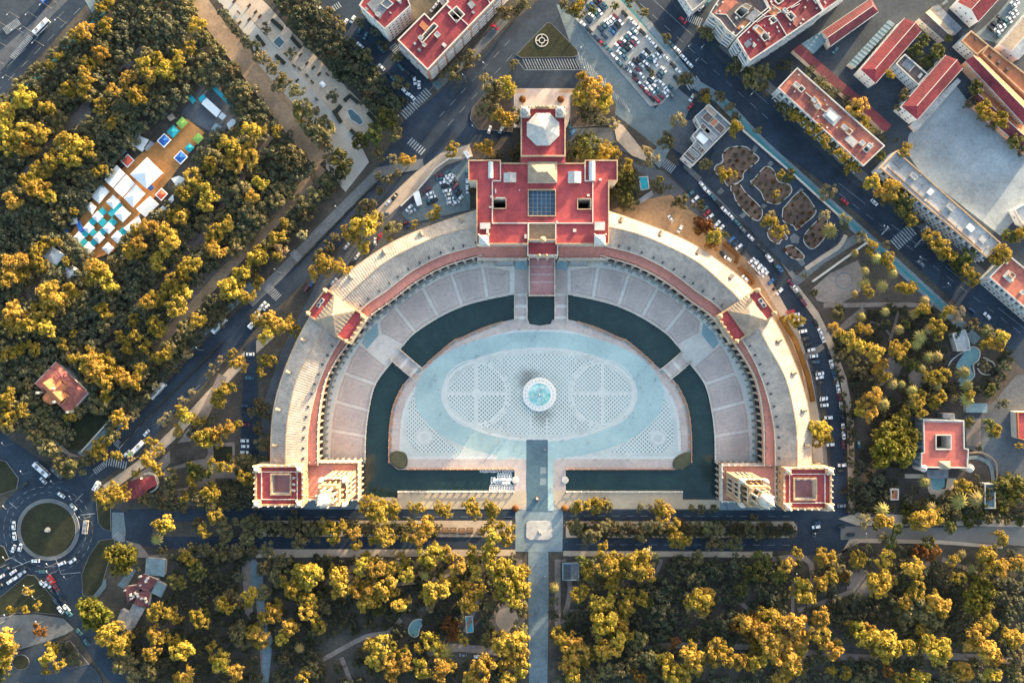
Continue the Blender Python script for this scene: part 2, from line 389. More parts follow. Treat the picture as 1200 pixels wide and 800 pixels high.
def curve(c, sg, n): return resample(smooth(WP(side(c, sg)), 8, False), n)
def scurve(c, sg): return smooth(WP(side(c, sg)), 5, False)
# canal hole in the ground
canL = scurve(cCAN, -1); canR = scurve(cCAN, 1); islL = scurve(cISL, -1); islR = scurve(cISL, 1)
notch = WP([(619, 375), (620.5, 379.5), (633, 381.5), (645.5, 379.5), (647, 375)])
hole = list(reversed(canL))+canR+WP([(843, 542), (843, 585), (800, 585), (800, 575), (663, 575), (663, 550), (800, 550)])+list(reversed(islR))+list(reversed(notch))+islL+WP([(466, 550), (603, 550), (603, 575), (466, 575), (466, 583), (424, 583), (424, 542)])
big = [(-2500, -2500), (2500, -2500), (2500, 2500), (-2500, 2500)]
b = MB(); b.poly(big, 0, 0, holes=[hole]); g = b.build('ground', 'wood_floor'); g['kind'] = 'structure'
b = MB(); b.walls(ccw(hole), -2.2, 0, 0, flip=True); o = b.build('canal_wall', 'cream_stone'); o['kind'] = 'structure'
b = MB(); b.poly(WP([(400, 330), (870, 330), (870, 595), (400, 595)]), -2.2); o = b.build('canal_bed', 'hedge_dark'); o['kind'] = 'structure'
b = MB(); b.poly(WP([(400, 330), (870, 330), (870, 595), (400, 595)]), -0.7); o = b.build('canal_water', 'canal_water'); o['kind'] = 'structure'
PATHS = []
# ================================================================ GROUND COVERS
sheet('park_ground', [(-60, -60), (222, -60), (430, 190), (300, 340), (80, 560), (-60, 480), (-60, 200)], 'wood_floor')
sheet('park_ground', [(940, 330), (1130, 345), (1260, 440), (1260, 600), (995, 605), (985, 480)], 'soil')
sheet('park_ground', [(150, 650), (1260, 650), (1260, 860), (-60, 860), (-60, 760), (90, 740)], 'wood_floor')
sheet('earth_path', T(0, 0, (860, -60), (1000, 60), (1110, 170), (1210, 270))+T(1, 0, (60, 330), (200, 480), (320, 610), (380, 720), (300, 760), (150, 560), (0, 350))+T(0, 0, (1020, 160), (880, 20)), 'warm_sand')
sheet('earth_path', T(1, 1, (330, 20), (440, 0), (250, 140), (120, 230), (0, 300))+T(0, 1, (1130, 400), (1010, 500), (850, 650), (760, 760), (700, 760), (830, 600), (1000, 440), (1150, 310))+T(1, 1, (0, 240), (180, 110)), 'park_path')
sheet('promenade_path', T(0, 0, (985, -40), (1060, -40), (1210, 130))+T(1, 0, (110, 240), (270, 430), (470, 640), (530, 760), (420, 900), (330, 800), (320, 650), (160, 470), (0, 290))+T(0, 0, (1180, 200)), 'promenade_stone')
sheet('promenade_sand', T(0, 0, (1050, -40), (1190, -40))+T(1, 0, (60, 30), (140, 120), (250, 230), (400, 380), (575, 545), (500, 640), (440, 620), (270, 430), (110, 240), (0, 115)), 'sand')
sheet('planted_verge', T(1, 0, (40, -40), (240, -40), (690, 500), (570, 555), (400, 385), (140, 120)), 'wood_floor')
sheet('apron', [(440, 245), (495, 192), (520, 176), (550, 168), (690, 168), (735, 190), (775, 200), (830, 250), (897, 320), (935, 385), (955, 445), (966, 520), (970, 600), (300, 605), (300, 540), (310, 470), (330, 410), (378, 318)], 'yard_concrete', holes=[hole])
sheet('orange_earth', [(716, 245), (738, 238), (786, 228), (800, 240), (830, 262), (872, 300), (905, 345), (935, 400), (950, 460), (952, 520), (945, 520), (930, 430), (880, 345), (800, 285)], 'orange_earth')
sheet('building_yard', [(552, 166), (575, 158), (690, 158), (725, 175), (748, 200), (770, 215), (770, 225), (720, 245), (550, 245)], 'soil')
sheet('side_walk', [(944, 520), (968, 520), (974, 600), (944, 600)], 'park_path')
sheet('side_walk', [(886, 322), (900, 322), (934, 378), (951, 440), (962, 500), (966, 560), (955, 560), (948, 480), (938, 425), (912, 365)], 'sand')
# urban ground right of the boulevard
sheet('urban_ground', [(740, -60), (1260, -60), (1260, 425), (1200, 372), (1137, 325), (1080, 277), (982, 200), (900, 117), (832, 60)], 'lane_asphalt')
sheet('parade_ground', [(1062, 178), (1065, 158), (1120, 100), (1132, 116), (1160, 142), (1262, 235), (1262, 250), (1201, 246), (1172, 276), (1080, 204)], 'parade_concrete')
sheet('courtyard_paving', T(3, 0, (1010, 130), (1080, 60), (1180, -60), (1260, -60), (1260, 120), (1090, 210), (960, 170)), 'pale_asphalt')
# ---------------------------------------------------------------- roads
roadA = [(655, -20), (600, 27), (560, 68), (515, 108), (472, 143), (440, 200), (300, 345), (240, 400), (145, 505), (82, 560), (82, 600), (100, 600), (107, 572), (160, 533), (272, 415), (300, 385), (330, 356), (377, 310), (440, 247), (475, 212), (500, 192), (520, 176), (550, 167), (600, 160), (606, 104), (720, 104), (790, 180), (800, 200), (830, 217), (862, 160), (800, 70), (742, 125), (668, 18), (690, -20)]
road = sheet('road', roadA, 'asphalt')
sheet('road', [(652, 5), (668, 12), (684, 30), (768, 128), (790, 100), (812, 118), (792, 165), (775, 176), (752, 158), (718, 132), (690, 100), (672, 62)], 'pale_asphalt')
sheet('road', [(728, -20), (745, 0), (817, 92), (900, 170), (955, 207), (1040, 282), (1125, 360), (1165, 400), (1250, 480), (1250, 420), (1200, 372), (1137, 325), (1080, 277), (982, 200), (900, 117), (832, 60), (770, -20)], 'asphalt')
sheet('road', [(775, -20), (832, 60), (845, 35), (800, -20)], 'asphalt')
sheet('road', [(770, 190), (800, 220), (817, 237), (877, 297), (900, 322), (932, 380), (942, 402), (960, 447), (972, 500), (975, 604), (993, 604), (990, 487), (982, 445), (966, 402), (950, 370), (925, 330), (900, 294), (850, 245), (820, 215), (800, 195)], 'asphalt')
sheet('road', [(300, -20), (422, -20), (425, 5), (508, 100), (472, 130), (360, 0)], 'asphalt')
sheet('road', [(-20, -20), (124, -20), (-20, 140)], 'asphalt')
sheet('road', T(0, 0, (-60, 400), (-60, 290), (150, 110), (290, -40), (360, -40), (190, 130)), 'pavement' if 0 else 'yard_concrete')
sheet('road', T(0, 0, (-60, 210), (-60, 60), (60, -40), (230, -40)), 'lane_asphalt')
sheet('cycle_lane', T(0, 0, (-60, 600), (-60, 540), (80, 430), (200, 330), (320, 195), (440, 90), (530, 0), (560, 0), (450, 110), (330, 215), (215, 340), (90, 450)), 'cycle_lane')
sheet('road', T(0, 0, (380, -30), (480, -30), (470, 30), (430, 60)), 'blue_pavement')
sheet('road', [(936, 597), (992, 600), (1004, 617), (1004, 632), (990, 641), (975, 650), (945, 650), (930, 645), (936, 630), (938, 622), (936, 612)], 'asphalt')
# roundabout and its arms
sheet('road', ellipse(56, 620, 60, 57), 'asphalt')
sheet('road', [(-20, 490), (0, 506), (40, 533), (85, 565), (75, 585), (30, 575), (-20, 545)], 'asphalt')
sheet('road', [(-20, 655), (10, 652), (45, 650), (45, 668), (-20, 720)], 'asphalt')
sheet('road', [(42, 660), (96, 660), (97, 690), (112, 735), (130, 765), (165, 820), (150, 820), (122, 790), (82, 730)], 'asphalt')
sheet('road', [(90, 575), (115, 590), (148, 600), (300, 595), (300, 609), (180, 612), (178, 630), (300, 629), (300, 643), (185, 641), (150, 636), (110, 632), (95, 640)], 'asphalt')
sheet('pavement', T(0, 3, (525, 0), (580, 0), (590, 90), (585, 140), (525, 130)), 'pale_asphalt')
# avenue in front of the plaza
sheet('road', [(150, 596.5), (605, 596.5), (605, 608), (150, 610)], 'asphalt')
sheet('road', [(655, 597.5), (935, 597.5), (992, 600), (990, 640), (975, 648), (945, 648), (930, 645), (657, 644.5), (657, 631), (930, 631), (935, 627), (935, 612), (925, 609), (655, 609)], 'asphalt')
sheet('road', [(180, 628), (605, 629.5), (605, 643), (180, 642)], 'asphalt')
sheet('axis_junction', [(604, 596), (660, 596), (659, 646), (604, 646)], 'axis_pale')
sheet('road', [(985, 616), (1060, 618), (1150, 617), (1260, 612), (1260, 643), (1150, 636), (1060, 633), (985, 632)], 'warm_asphalt')
sheet('garden_path', [(660, 645), (905, 646), (905, 653), (660, 651)], 'sand'); sheet('garden_path', [(300, 643), (604, 643.5), (604, 651), (300, 653)], 'sand')
sheet('garden_path', T(3, 3, (330, 30), (420, 0), (600, 10), (950, 30), (1260, 40), (1260, 70), (850, 62), (420, 62)), 'sand')
sheet('garden_path', T(3, 3, (340, 200), (380, 125), (430, 122), (800, 130), (1100, 155), (1100, 170), (800, 148), (430, 142), (390, 160), (300, 215)), 'sand')
sheet('central_reserve', [(305, 609.5), (600, 609.5), (600, 629), (305, 628)], 'sand'); sheet('central_reserve', [(663, 610.5), (930, 610.5), (934, 617), (934, 622), (928, 629.5), (663, 629.5)], 'sand')
for x0, x1 in ((312, 395), (402, 440), (452, 510)): sheet('hedge_bed', [(x0, 613), (x1, 613), (x1, 625), (x0, 625)], 'soil')
for x0, x1 in ((668, 705), (756, 797), (801, 845), (850, 868), (872, 928)): sheet('hedge_bed', [(x0, 616), (x1, 616), (x1, 627), (x0, 627)], 'soil')
sheet('axis_walk', [(619, 646), (642.5, 646), (643, 700), (641, 820), (620, 820), (619, 700)], 'blue_pavement')
for x in (613, 645): sheet('garden_path', [(x-8 if x < 630 else x+5, 655), (x-1 if x < 630 else x+12, 655), (x-1 if x < 630 else x+12, 735), (x-8 if x < 630 else x+5, 735)], 'park_path')
# garden paths of the lower park
for pts, w in (([(660, 655), (668, 690), (658, 735)], 4), ([(905, 655), (950, 660), (945, 740), (935, 800)], 5), ([(930, 650), (928, 745)], 3), ([(935, 715), (965, 705), (1000, 692), (1020, 688), (1060, 670), (1090, 660)], 4), ([(1104, 655), (1150, 672), (1200, 690)], 4), ([(742, 688), (760, 678), (770, 668), (775, 655)], 3.5), ([(838, 693), (860, 700), (880, 715), (895, 717)], 3.5),
               ([(365, 780), (400, 760), (430, 745), (455, 740), (470, 725)], 4), ([(690, 714), (660, 716)], 3), ([(960, 765), (1010, 770), (1110, 768), (1200, 775)], 6), ([(745, 757), (830, 755), (900, 760), (960, 765)], 5), ([(1115, 745), (1140, 722)], 3), ([(500, 765), (530, 758), (600, 765)], 7), ([(545, 690), (560, 700), (545, 740)], 4), ([(297, 655), (305, 720), (310, 800)], 5), ([(455, 685), (500, 680), (530, 672)], 3), ([(400, 770), (412, 800)], 4)):
    band('garden_path', smooth(pts, 5, False), -w/1.5, w/1.5, 'park_path'); PATHS.append((resample(smooth(pts, 5, False), 24), w/1.5+2.6))
sheet('garden_clearing', ellipse(1008, 685, 16, 20), 'park_path'); sheet('garden_clearing', ellipse(594, 725, 21, 21), 'park_path'); sheet('stone_circle', ellipse(594, 725, 13, 14), 'sand')
# right-hand garden
for pts, w in (([(940, 420), (965, 405), (985, 385), (1012, 362)], 5), ([(965, 358), (1060, 357), (1110, 360)], 4), ([(1055, 355), (1050, 375), (1042, 400)], 2.5), ([(990, 385), (1005, 376), (1030, 380), (1045, 395)], 2), ([(1020, 460), (1045, 440), (1065, 420)], 2.5)):
    band('garden_path', smooth(pts, 5, False), -w/1.5, w/1.5, 'park_path'); PATHS.append((resample(smooth(pts, 5, False), 24), w/1.5+2.6))
sheet('garden_clearing', T(3, 1, (200, 560), (290, 480), (420, 420), (450, 480), (430, 570), (330, 630), (230, 610)), 'park_path')
band('stone_ring', ellipse(989, 329, 9.5, 9.5, 28), -.6, .6, 'pavement', closed=True)
sheet('garden_clearing', ellipse(1045, 432, 10, 14), 'park_path'); sheet('garden_clearing', ellipse(1075, 442, 11, 13), 'park_path')
sheet('villa_yard', [(1130, 488), (1165, 470), (1190, 440), (1260, 430), (1260, 600), (1170, 555), (1150, 530), (1132, 525)], 'yard_concrete')
sheet('villa_yard', [(1130, 490), (1149, 490), (1149, 522), (1133, 522)], 'park_path')
sheet('villa_path', T(3, 2, (640, 620), (760, 620), (770, 690), (830, 690), (840, 640), (880, 640), (870, 690), (820, 760), (790, 755), (750, 700), (740, 640), (640, 640)), 'sand')
band('villa_drive', smooth(T(3, 2, (935, 545), (985, 545), (1040, 580), (1055, 660)), 5, False), -2.2, 2.2, 'pale_asphalt'); band('villa_drive', smooth(T(3, 2, (935, 530), (1000, 528), (1060, 570), (1062, 660)), 5, False), 1, 3, 'warm_sand')
# pavements along the roads
band('pavement', [(497, 196), (447, 205), (380, 272), (330, 325), (295, 358)], -10, 2, 'pavement'); band('pavement', [(300, 338), (240, 396), (145, 500), (100, 540)], -13, -1, 'blue_pavement')
band('pavement', [(445, 252), (492, 207), (520, 186), (552, 176)], -8, 7, 'sand'); band('pavement', [(120, 568), (165, 536), (205, 498), (250, 450), (285, 412), (315, 385)], -12, -1, 'sand')
band('pavement', [(150, 575), (165, 560), (190, 545), (215, 520), (240, 485), (262, 440)], -5, 6, 'park_path')
sheet('pavement', T(0, 2, (900, 560), (980, 480), (1100, 470), (1110, 730), (960, 770), (760, 760), (770, 600)), 'park_path')
sheet('flower_bed', T(0, 2, (795, 480), (950, 460), (980, 520), (960, 550), (800, 570)), 'soil'); sheet('flower_bed', T(0, 2, (1000, 490), (1090, 490), (1090, 570), (1005, 570)), 'lawn'); sheet('flower_bed', T(0, 2, (1010, 640), (1090, 640), (1095, 720), (1010, 735)), 'wood_floor'); sheet('flower_bed', T(0, 2, (800, 600), (930, 580), (970, 610), (900, 680), (820, 690)), 'wood_floor')
sheet('parking_bay', T(0, 2, (1150, 20), (1200, -20), (1215, 540), (1125, 540)), 'asphalt')
band('pavement', [(728, -10), (812, 95), (840, 112)], -8, 4, 'blue_pavement'); band('cycle_lane', [(722, -10), (800, 84)], -3.5, .5, 'cycle_lane')
band('pavement', [(845, 108), (900, 166), (955, 215), (1040, 291), (1110, 355), (1150, 395)], -13, -1, 'blue_pavement'); band('cycle_lane', [(850, 116), (900, 169), (955, 218), (1040, 294), (1110, 358)], -6.5, -2.5, 'cycle_lane')
band('pavement', [(842, 55), (905, 114), (985, 193), (1083, 272), (1140, 320), (1215, 378)], 0, 11, 'pavement')
band('pavement', [(800, 196), (850, 243), (905, 293), (930, 330)], 0, 6, 'pavement'); band('pavement', [(925, 335), (952, 370), (968, 402), (984, 445), (992, 487), (994, 600)], 0, 8, 'sand')
band('pavement', [(596, 25), (560, 64), (512, 106)], -9, 1, 'pavement')
band('walled_path', [(930, 332), (962, 305), (1010, 275)], -5, 5, 'pavement')
sheet('fore_paving', [(602, 104), (672, 104), (672, 125), (664, 150), (602, 150)], 'pink_stone'); sheet('fore_paving', [(602, 104.5), (616, 104.5), (616, 109.5), (602, 109.5)], 'ochre_stone'); sheet('fore_paving', [(655, 104.5), (673, 104.5), (673, 109.5), (655, 109.5)], 'ochre_stone')
raised('tree_island', [(551, 140), (553, 128), (566, 112), (600, 92), (601, 155), (560, 152)], 'soil', sm=False); raised('tree_island', [(668, 112), (700, 90), (722, 122), (720, 146), (668, 150)], 'soil')
sheet('forecourt_drive', [(664, 150), (725, 150), (760, 180), (770, 200), (745, 185), (725, 175), (664, 172)], 'yard_concrete')
raised('traffic_island', T(2, 0, (165, 108), (185, 112), (305, 235), (310, 258), (290, 270), (40, 272), (20, 258)), 'lawn')
sheet('parking_lot', T(2, 0, (296, 90), (330, 40), (380, -30), (480, -30), (800, 330), (790, 400), (700, 490), (645, 500)), 'lot_concrete')
sheet('parking_lot', [(494, 232), (515, 212), (545, 185), (551, 182), (551, 246), (520, 253), (480, 262), (470, 250)], 'pale_asphalt')
sheet('building_forecourt', T(2, 0, (730, 620), (800, 570), (860, 560), (850, 640), (850, 660), (800, 730), (760, 700)), 'yard_concrete')
# ---------------------------------------------------------------- planted beds right of the building
sheet('garden_paving', Z(820, 110, 3.811, (30, 370), (60, 240), (140, 170), (200, 165), (600, 520), (640, 600), (620, 660), (440, 790), (400, 790), (0, 380)), 'asphalt')
band('garden_kerb', smooth(Z(820, 110, 3.811, (650, 630), (620, 680), (560, 720), (470, 780)), 4, False), -2, 3, 'sand')
bed_pts = [
 [(100, 270), (130, 240), (200, 235), (235, 260), (265, 295), (200, 350), (190, 385), (130, 415), (100, 380), (65, 350), (70, 320), (100, 305)],
 [(240, 380), (290, 325), (330, 340), (350, 390), (400, 405), (410, 440), (370, 480), (340, 495), (290, 480), (270, 440), (225, 395)],
 [(135, 425), (150, 400), (180, 405), (205, 440), (275, 510), (275, 555), (250, 568), (205, 535), (160, 480), (150, 450)],
 [(380, 500), (450, 435), (515, 510), (510, 545), (470, 580), (430, 610), (415, 590), (370, 570), (368, 520)],
 [(460, 640), (540, 550), (570, 560), (560, 640), (500, 695)],
 [(300, 610), (340, 590), (385, 630), (390, 650), (365, 655), (350, 672), (310, 650)],
 [(375, 695), (410, 675), (465, 720), (455, 740), (410, 735)],
]
for bp in bed_pts:
    p = smooth(Z(820, 110, 3.811, *bp), 4); raised('planted_bed', p, 'bed', .1, mk='white_cap', kw=.45)
for q in [[(230, 255), (245, 230), (260, 240), (245, 265)], [(300, 315), (315, 298), (330, 310), (315, 328)], [(75, 440), (95, 420), (110, 435), (90, 452)], [(175, 545), (200, 525), (210, 540), (190, 558)], [(400, 640), (420, 622), (445, 640), (440, 668), (410, 665)], [(405, 470), (450, 420), (465, 430), (415, 478)], [(90, 305), (105, 290), (115, 305), (100, 318)], [(280, 490), (300, 498), (285, 515), (272, 505)], [(440, 690), (470, 760), (455, 770), (430, 740)]]:
    sheet('garden_crossing', Z(820, 110, 3.811, *q), 'pavement')
# ---------------------------------------------------------------- roundabout islands
raised('roundabout_island', ellipse(57, 620, 36.5, 36, 56), 'pavement', .13); raised('roundabout_lawn', ellipse(57, 620, 32.5, 32, 56), 'lawn', .2)
sheet('bare_earth', ellipse(55.5, 619, 8, 7.5, 20), 'bed', z=.36, sm=False)
raised('grass_island', T(0, 2, (-60, 540), (30, 560), (90, 640), (80, 690), (-60, 740)), 'lawn'); sheet('island_paving', T(0, 2, (-40, 610), (30, 640), (40, 680), (-40, 680)), 'pale_asphalt', z=.3)
raised('grass_island', T(0, 3, (-60, 130), (20, 160), (45, 215), (20, 240), (-60, 270)), 'lawn')
raised('grass_island', T(0, 3, (-60, 420), (10, 390), (130, 290), (165, 295), (300, 460), (290, 480), (170, 468), (60, 470), (-60, 500)), 'lawn')
raised('grass_island', T(0, 3, (385, 290), (420, 200), (470, 130), (535, 122), (540, 140), (500, 270), (480, 340), (440, 390), (390, 390)), 'lawn')
raised('grass_island', T(0, 3, (452, -60), (520, -60), (522, 88), (490, 80), (462, 50)), 'lawn')
sheet('plaza_paving', T(0, 3, (-60, 500), (60, 480), (170, 475), (300, 495), (350, 545), (310, 570), (230, 600), (100, 640), (-60, 680)), 'pavement')
sheet('plaza_paving', T(0, 3, (-60, 700), (120, 640), (230, 600), (330, 600), (470, 760), (520, 900), (-60, 900)), 'lane_asphalt')
raised('shrub_bed', ellipse(25, 775, 10, 9, 20), 'lawn'); raised('shrub_bed', T(0, 3, (230, 680), (250, 620), (330, 600), (420, 710), (330, 730)), 'soil')
sheet('path', T(0, 3, (450, 330), (500, 310), (500, 350), (460, 400), (430, 400)), 'pale_asphalt'); sheet('path', T(0, 3, (550, 340), (620, 260), (640, 270), (590, 360)), 'pale_asphalt')
sheet('path', T(0, 3, (590, 130), (660, 150), (700, 200), (830, 190), (1260, 170), (1260, 190), (830, 215), (640, 210)), 'park_path')
# kiosk garden left
sheet('warm_path', T(0, 3, (1130, 200), (1190, 240), (1185, 520), (1150, 470)), 'park_path'); sheet('blue_path', T(1, 3, (-20, 220), (30, 240), (45, 470), (80, 600), (60, 800), (30, 800), (30, 500), (-20, 330)), 'blue_pavement')
# ---------------------------------------------------------------- clearings in the wood
for q in (T(0, 0, (270, 560), (400, 490), (440, 520), (380, 600), (300, 620), (260, 610)), T(0, 0, (570, 300), (660, 230), (690, 240), (600, 330)), T(0, 1, (850, 300), (900, 270), (980, 330), (930, 400), (860, 350)), T(0, 1, (90, 560), (180, 490), (220, 530), (150, 610), (60, 680), (0, 700)), T(0, 0, (900, 300), (1010, 340), (1050, 450), (950, 360), (900, 350)), T(0, 1, (240, 700), (300, 720), (360, 800), (300, 800)), T(0, 2, (130, 350), (200, 400), (330, 520), (380, 540), (330, 540), (160, 420))):
    sheet('wood_clearing', q, 'park_path')
sheet('villa_garden', T(0, 2, (340, 380), (480, 300), (560, 310), (480, 410), (380, 510), (320, 500)), 'lawn')
# ---------------------------------------------------------------- painted markings, children of the main road
def zebra(p0, p1, width, n, name='crosswalk', duty=.5, m='paint'):
    """stripes laid between two ends of a crossing; each stripe is 'width' px long across the line p0-p1"""
    a = Vector(W(*p0)); c = Vector(W(*p1)); d = c-a; L = d.length; u = d/L; v = Vector((-u.y, u.x))*width*S/2; bld = MB(); ZC[0] += .003
    for i in range(n):
        s0 = a+u*L*(i/n); s1 = a+u*L*((i+duty)/n)
        bld.poly([tuple(s0-v), tuple(s1-v), tuple(s1+v), tuple(s0+v)], ZC[0])
    return bld.build(name, m, road)
def dashes(pts, dash, gap, w=.17, name='lane_marking'):
    p = WP(pts); L = sum(math.dist(p[i], p[i-1]) for i in range(1, len(p))); n = max(2, int(L/(dash+gap))); q = resample(p, n*2); bld = MB(); ZC[0] += .003
    for i in range(n): bld.ribbon(q[2*i:2*i+2], -w/2, w/2, ZC[0])
    return bld.build(name, 'paint', road)
def line(pts, w=.2, name='lane_marking', m='paint'):
    bld = MB(); ZC[0] += .003; bld.ribbon(WP(pts), -w/2, w/2, ZC[0]); return bld.build(name, m, road)
zebra(T(1, 0, (690, 545))[0], T(1, 0, (815, 425))[0], 11, 13); zebra(T(1, 0, (720, 660))[0], T(1, 0, (790, 720))[0], 9, 7); zebra(T(1, 0, (640, 215))[0], T(1, 0, (670, 250))[0], 9, 5)
zebra(T(1, 0, (345, 55))[0], T(1, 0, (400, 20))[0], 7, 6); zebra(T(1, 0, (290, 110))[0], T(1, 0, (330, 75))[0], 7, 5)
zebra(T(1, 1, (170, 380))[0], T(1, 1, (210, 420))[0], 8, 6); zebra(T(1, 1, (50, 540))[0], T(1, 1, (110, 600))[0], 10, 9)
zebra(T(2, 0, (690, 745))[0], T(2, 0, (760, 800))[0], 11, 9); zebra(T(2, 0, (820, 80))[0], T(2, 0, (890, 110))[0], 10, 8); zebra(T(2, 0, (820, 410))[0], T(2, 0, (880, 370))[0], 10, 6)
zebra(T(3, 1, (590, 350))[0], T(3, 1, (680, 270))[0], 15, 9); line(T(3, 1, (530, 300), (565, 265)), .7); line(T(3, 1, (685, 360), (715, 325)), .7)
zebra(T(0, 2, (500, 560))[0], T(0, 2, (600, 580))[0], 9, 9); zebra(T(0, 2, (445, 610))[0], T(0, 2, (500, 570))[0], 7, 7); zebra(T(0, 2, (545, 470))[0], T(0, 2, (575, 495))[0], 8, 5)
zebra(T(0, 3, (545, 100))[0], T(0, 3, (580, 140))[0], 8, 6); zebra(T(0, 0, (25, 150))[0], T(0, 0, (95, 100))[0], 9, 12); zebra(T(0, 0, (60, 275))[0], T(0, 0, (150, 170))[0], 7, 16, 'hatching')
zebra(T(2, 0, (640, 110))[0], T(2, 0, (660, 150))[0], 8, 6)
# hatched areas round the triangular island
bld = MB(); ZC[0] += .003
for i in range(21):
    x = 50+i*13; bld.ribbon(WP(T(2, 0, (x, 278), (x+22, 325 if x < 310 else 300))), -.2, .2, ZC[0])
for i in range(17):
    x = 322+i*14; y = 262+i*15; bld.ribbon(WP(T(2, 0, (x-12, y-14), (x+4, y+46-i*1.2))), -.28, .28, ZC[0])
bld.build('hatching', 'paint', road)
line(T(2, 0, (20, 280), (60, 330), (340, 330), (560, 500)), .3)
for pts, d, g_ in ((T(1, 0, (1190, 190), (860, 550)), 3, 5), (T(1, 0, (1100, 90), (700, 560)), 3, 6), (T(1, 0, (1200, 260), (900, 590)), 3, 6), (T(1, 1, (530, 60), (0, 560)), 3, 6), (T(0, 2, (1030, 20), (420, 640)), 3, 6), (T(0, 2, (1110, 30), (620, 520)), 3, 6),
                 (T(2, 0, (600, 20), (1200, 560)), 3, 6), (T(3, 1, (270, 60), (1180, 760)), 3, 6), ([(782, -10), (840, 48), (900, 112), (985, 193)], 3, 6), (T(3, 1, (330, 60), (1200, 740)), 30, 1), (T(2, 0, (660, 0), (1200, 490)), 30, 1), (T(1, 3, (0, 20), (1200, 20)), 3, 5), (T(2, 3, (270, 15), (1300, 18)), 3, 5), (T(2, 3, (300, 150), (1300, 152)), 3, 5), (T(0, 0, (-20, 440), (380, 40)), 3, 6), (T(0, 0, (-20, 370), (300, 60)), 3, 6)):
    dashes(pts, d, g_)
bld = MB(); ZC[0] += .003
for r in (45, 52): 
    e = WP(ellipse(57, 620, r, r*.97, 64))
    for i in range(0, 64, 2): bld.ribbon(e[i:i+2], -.09, .09, ZC[0])
bld.build('lane_marking', 'paint', road)
for a, c in (((14, 653), (27, 660)), ((66, 654), (72, 671)), ((95, 603), (112, 601)), ((20, 595), (12, 588)), ((88, 588), (98, 578)), ((72, 672), (95, 670)), ((15, 665), (40, 655))): line([a, c], .35, 'stop_line')
# median hedges of the avenues (dark strips)
def hedge(name, pts, w, h, m='hedge_dark', label=None):
    p = resample(WP(pts), 40); bld = MB()
    q = [(x+random.uniform(-.25, .25), y+random.uniform(-.25, .25)) for x, y in p]; bld.ribbon(q, -w*S/2, w*S/2, .02, z1=h); o = bld.build(name, m); tag(o, label, 'hedge'); return o
hedge('hedge', T(1, 1, (560, 60), (180, 450)), 1.7, .9, label='thin dark hedge in the median of the diagonal avenue')
hedge('hedge', T(0, 2, (1050, 0), (560, 490)), 1.7, .9, label='long dark median hedge beside the buses on the lower diagonal avenue')
sheet('pavement', T(2, 0, (470, 560), (520, 590), (600, 690), (660, 770), (560, 730), (490, 660)), 'sand')
sheet('pavement', T(2, 0, (640, 740), (720, 640), (740, 700), (690, 790)), 'blue_pavement')
WP_ = ([(318, 160), (265, 236), (225, 292), (165, 352), (115, 402)], [(178, 50), (145, 76), (90, 135), (40, 190), (-5, 238)])
for q in WP_: band('wood_track', smooth(q, 4, False), -3.5, 3.5, 'park_path')
band('earth_path', smooth([(180, 410), (235, 350), (270, 312), (320, 262), (350, 226), (378, 196)], 4, False), -6, 6, 'warm_sand'); band('earth_path', smooth([(222, -15), (255, 32), (295, 85), (335, 138), (378, 190)], 4, False), -11, 10, 'warm_sand')
# ================================================================ THE PLAZA
def add_dark_spots(mname, spots):  # darkens the base colour softly towards each given spot
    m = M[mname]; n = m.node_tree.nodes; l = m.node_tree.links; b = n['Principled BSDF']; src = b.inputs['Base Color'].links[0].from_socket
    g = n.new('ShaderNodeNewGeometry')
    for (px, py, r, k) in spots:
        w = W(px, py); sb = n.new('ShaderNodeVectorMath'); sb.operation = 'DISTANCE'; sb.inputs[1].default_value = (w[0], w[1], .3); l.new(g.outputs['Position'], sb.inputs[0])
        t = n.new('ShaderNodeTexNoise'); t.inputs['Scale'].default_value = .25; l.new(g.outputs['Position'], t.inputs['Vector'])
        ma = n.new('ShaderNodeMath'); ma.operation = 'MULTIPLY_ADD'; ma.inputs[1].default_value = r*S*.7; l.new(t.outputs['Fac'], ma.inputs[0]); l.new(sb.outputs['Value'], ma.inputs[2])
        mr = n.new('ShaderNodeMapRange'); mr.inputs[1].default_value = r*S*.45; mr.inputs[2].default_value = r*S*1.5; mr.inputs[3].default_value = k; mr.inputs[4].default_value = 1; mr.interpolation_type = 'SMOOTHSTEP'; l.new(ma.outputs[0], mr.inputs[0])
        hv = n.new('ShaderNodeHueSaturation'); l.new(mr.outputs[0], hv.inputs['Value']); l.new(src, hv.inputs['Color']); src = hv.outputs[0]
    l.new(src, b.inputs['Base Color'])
add_dark_spots('lattice_paving', [(618, 444, 17, .5), (636, 486, 16, .62), (632, 462, 34, .8)])
add_dark_spots('plaza_blue', [(560, 520, 30, .9), (500, 440, 24, .92)])
ZC[0] = .15
def rev(c): return list(reversed(c))
panL = scurve(cPAN, -1); panR = scurve(cPAN, 1); terL = scurve(cTER, -1); terR = scurve(cTER, 1)
terrace = sheet('terrace', rev(terL)+terR+WP([(887.5, 542), (837, 542)])+rev(canR)+canL+WP([(429, 542), (378, 542)]), 'pale_stone', world=True)
for sg in (-1, 1):     # strip of tiled paving under the arcade
    a, c = scurve(cTER, sg), scurve(cPAN, sg); ZC[0] += .003
    q = MB(); q.poly(a+rev(c), ZC[0]); q.build('arcade_walk', 'mosaic_paving')['kind'] = 'structure'
DIV = [((34, 316), (34, 344.5)), ((68, 312), (62, 350)), ((104.5, 320), (91.5, 358.5)), ((138, 337), (119.3, 371.5)), ((170, 360), (146, 389.5)), ((189, 376), (161, 405)), ((205, 407), (179, 429)), ((230, 437), (193.5, 450)), ((240.5, 470), (200.5, 481)), ((245.5, 504), (204, 511)), ((246.5, 541), (204.5, 541.5))]
bord = MB()
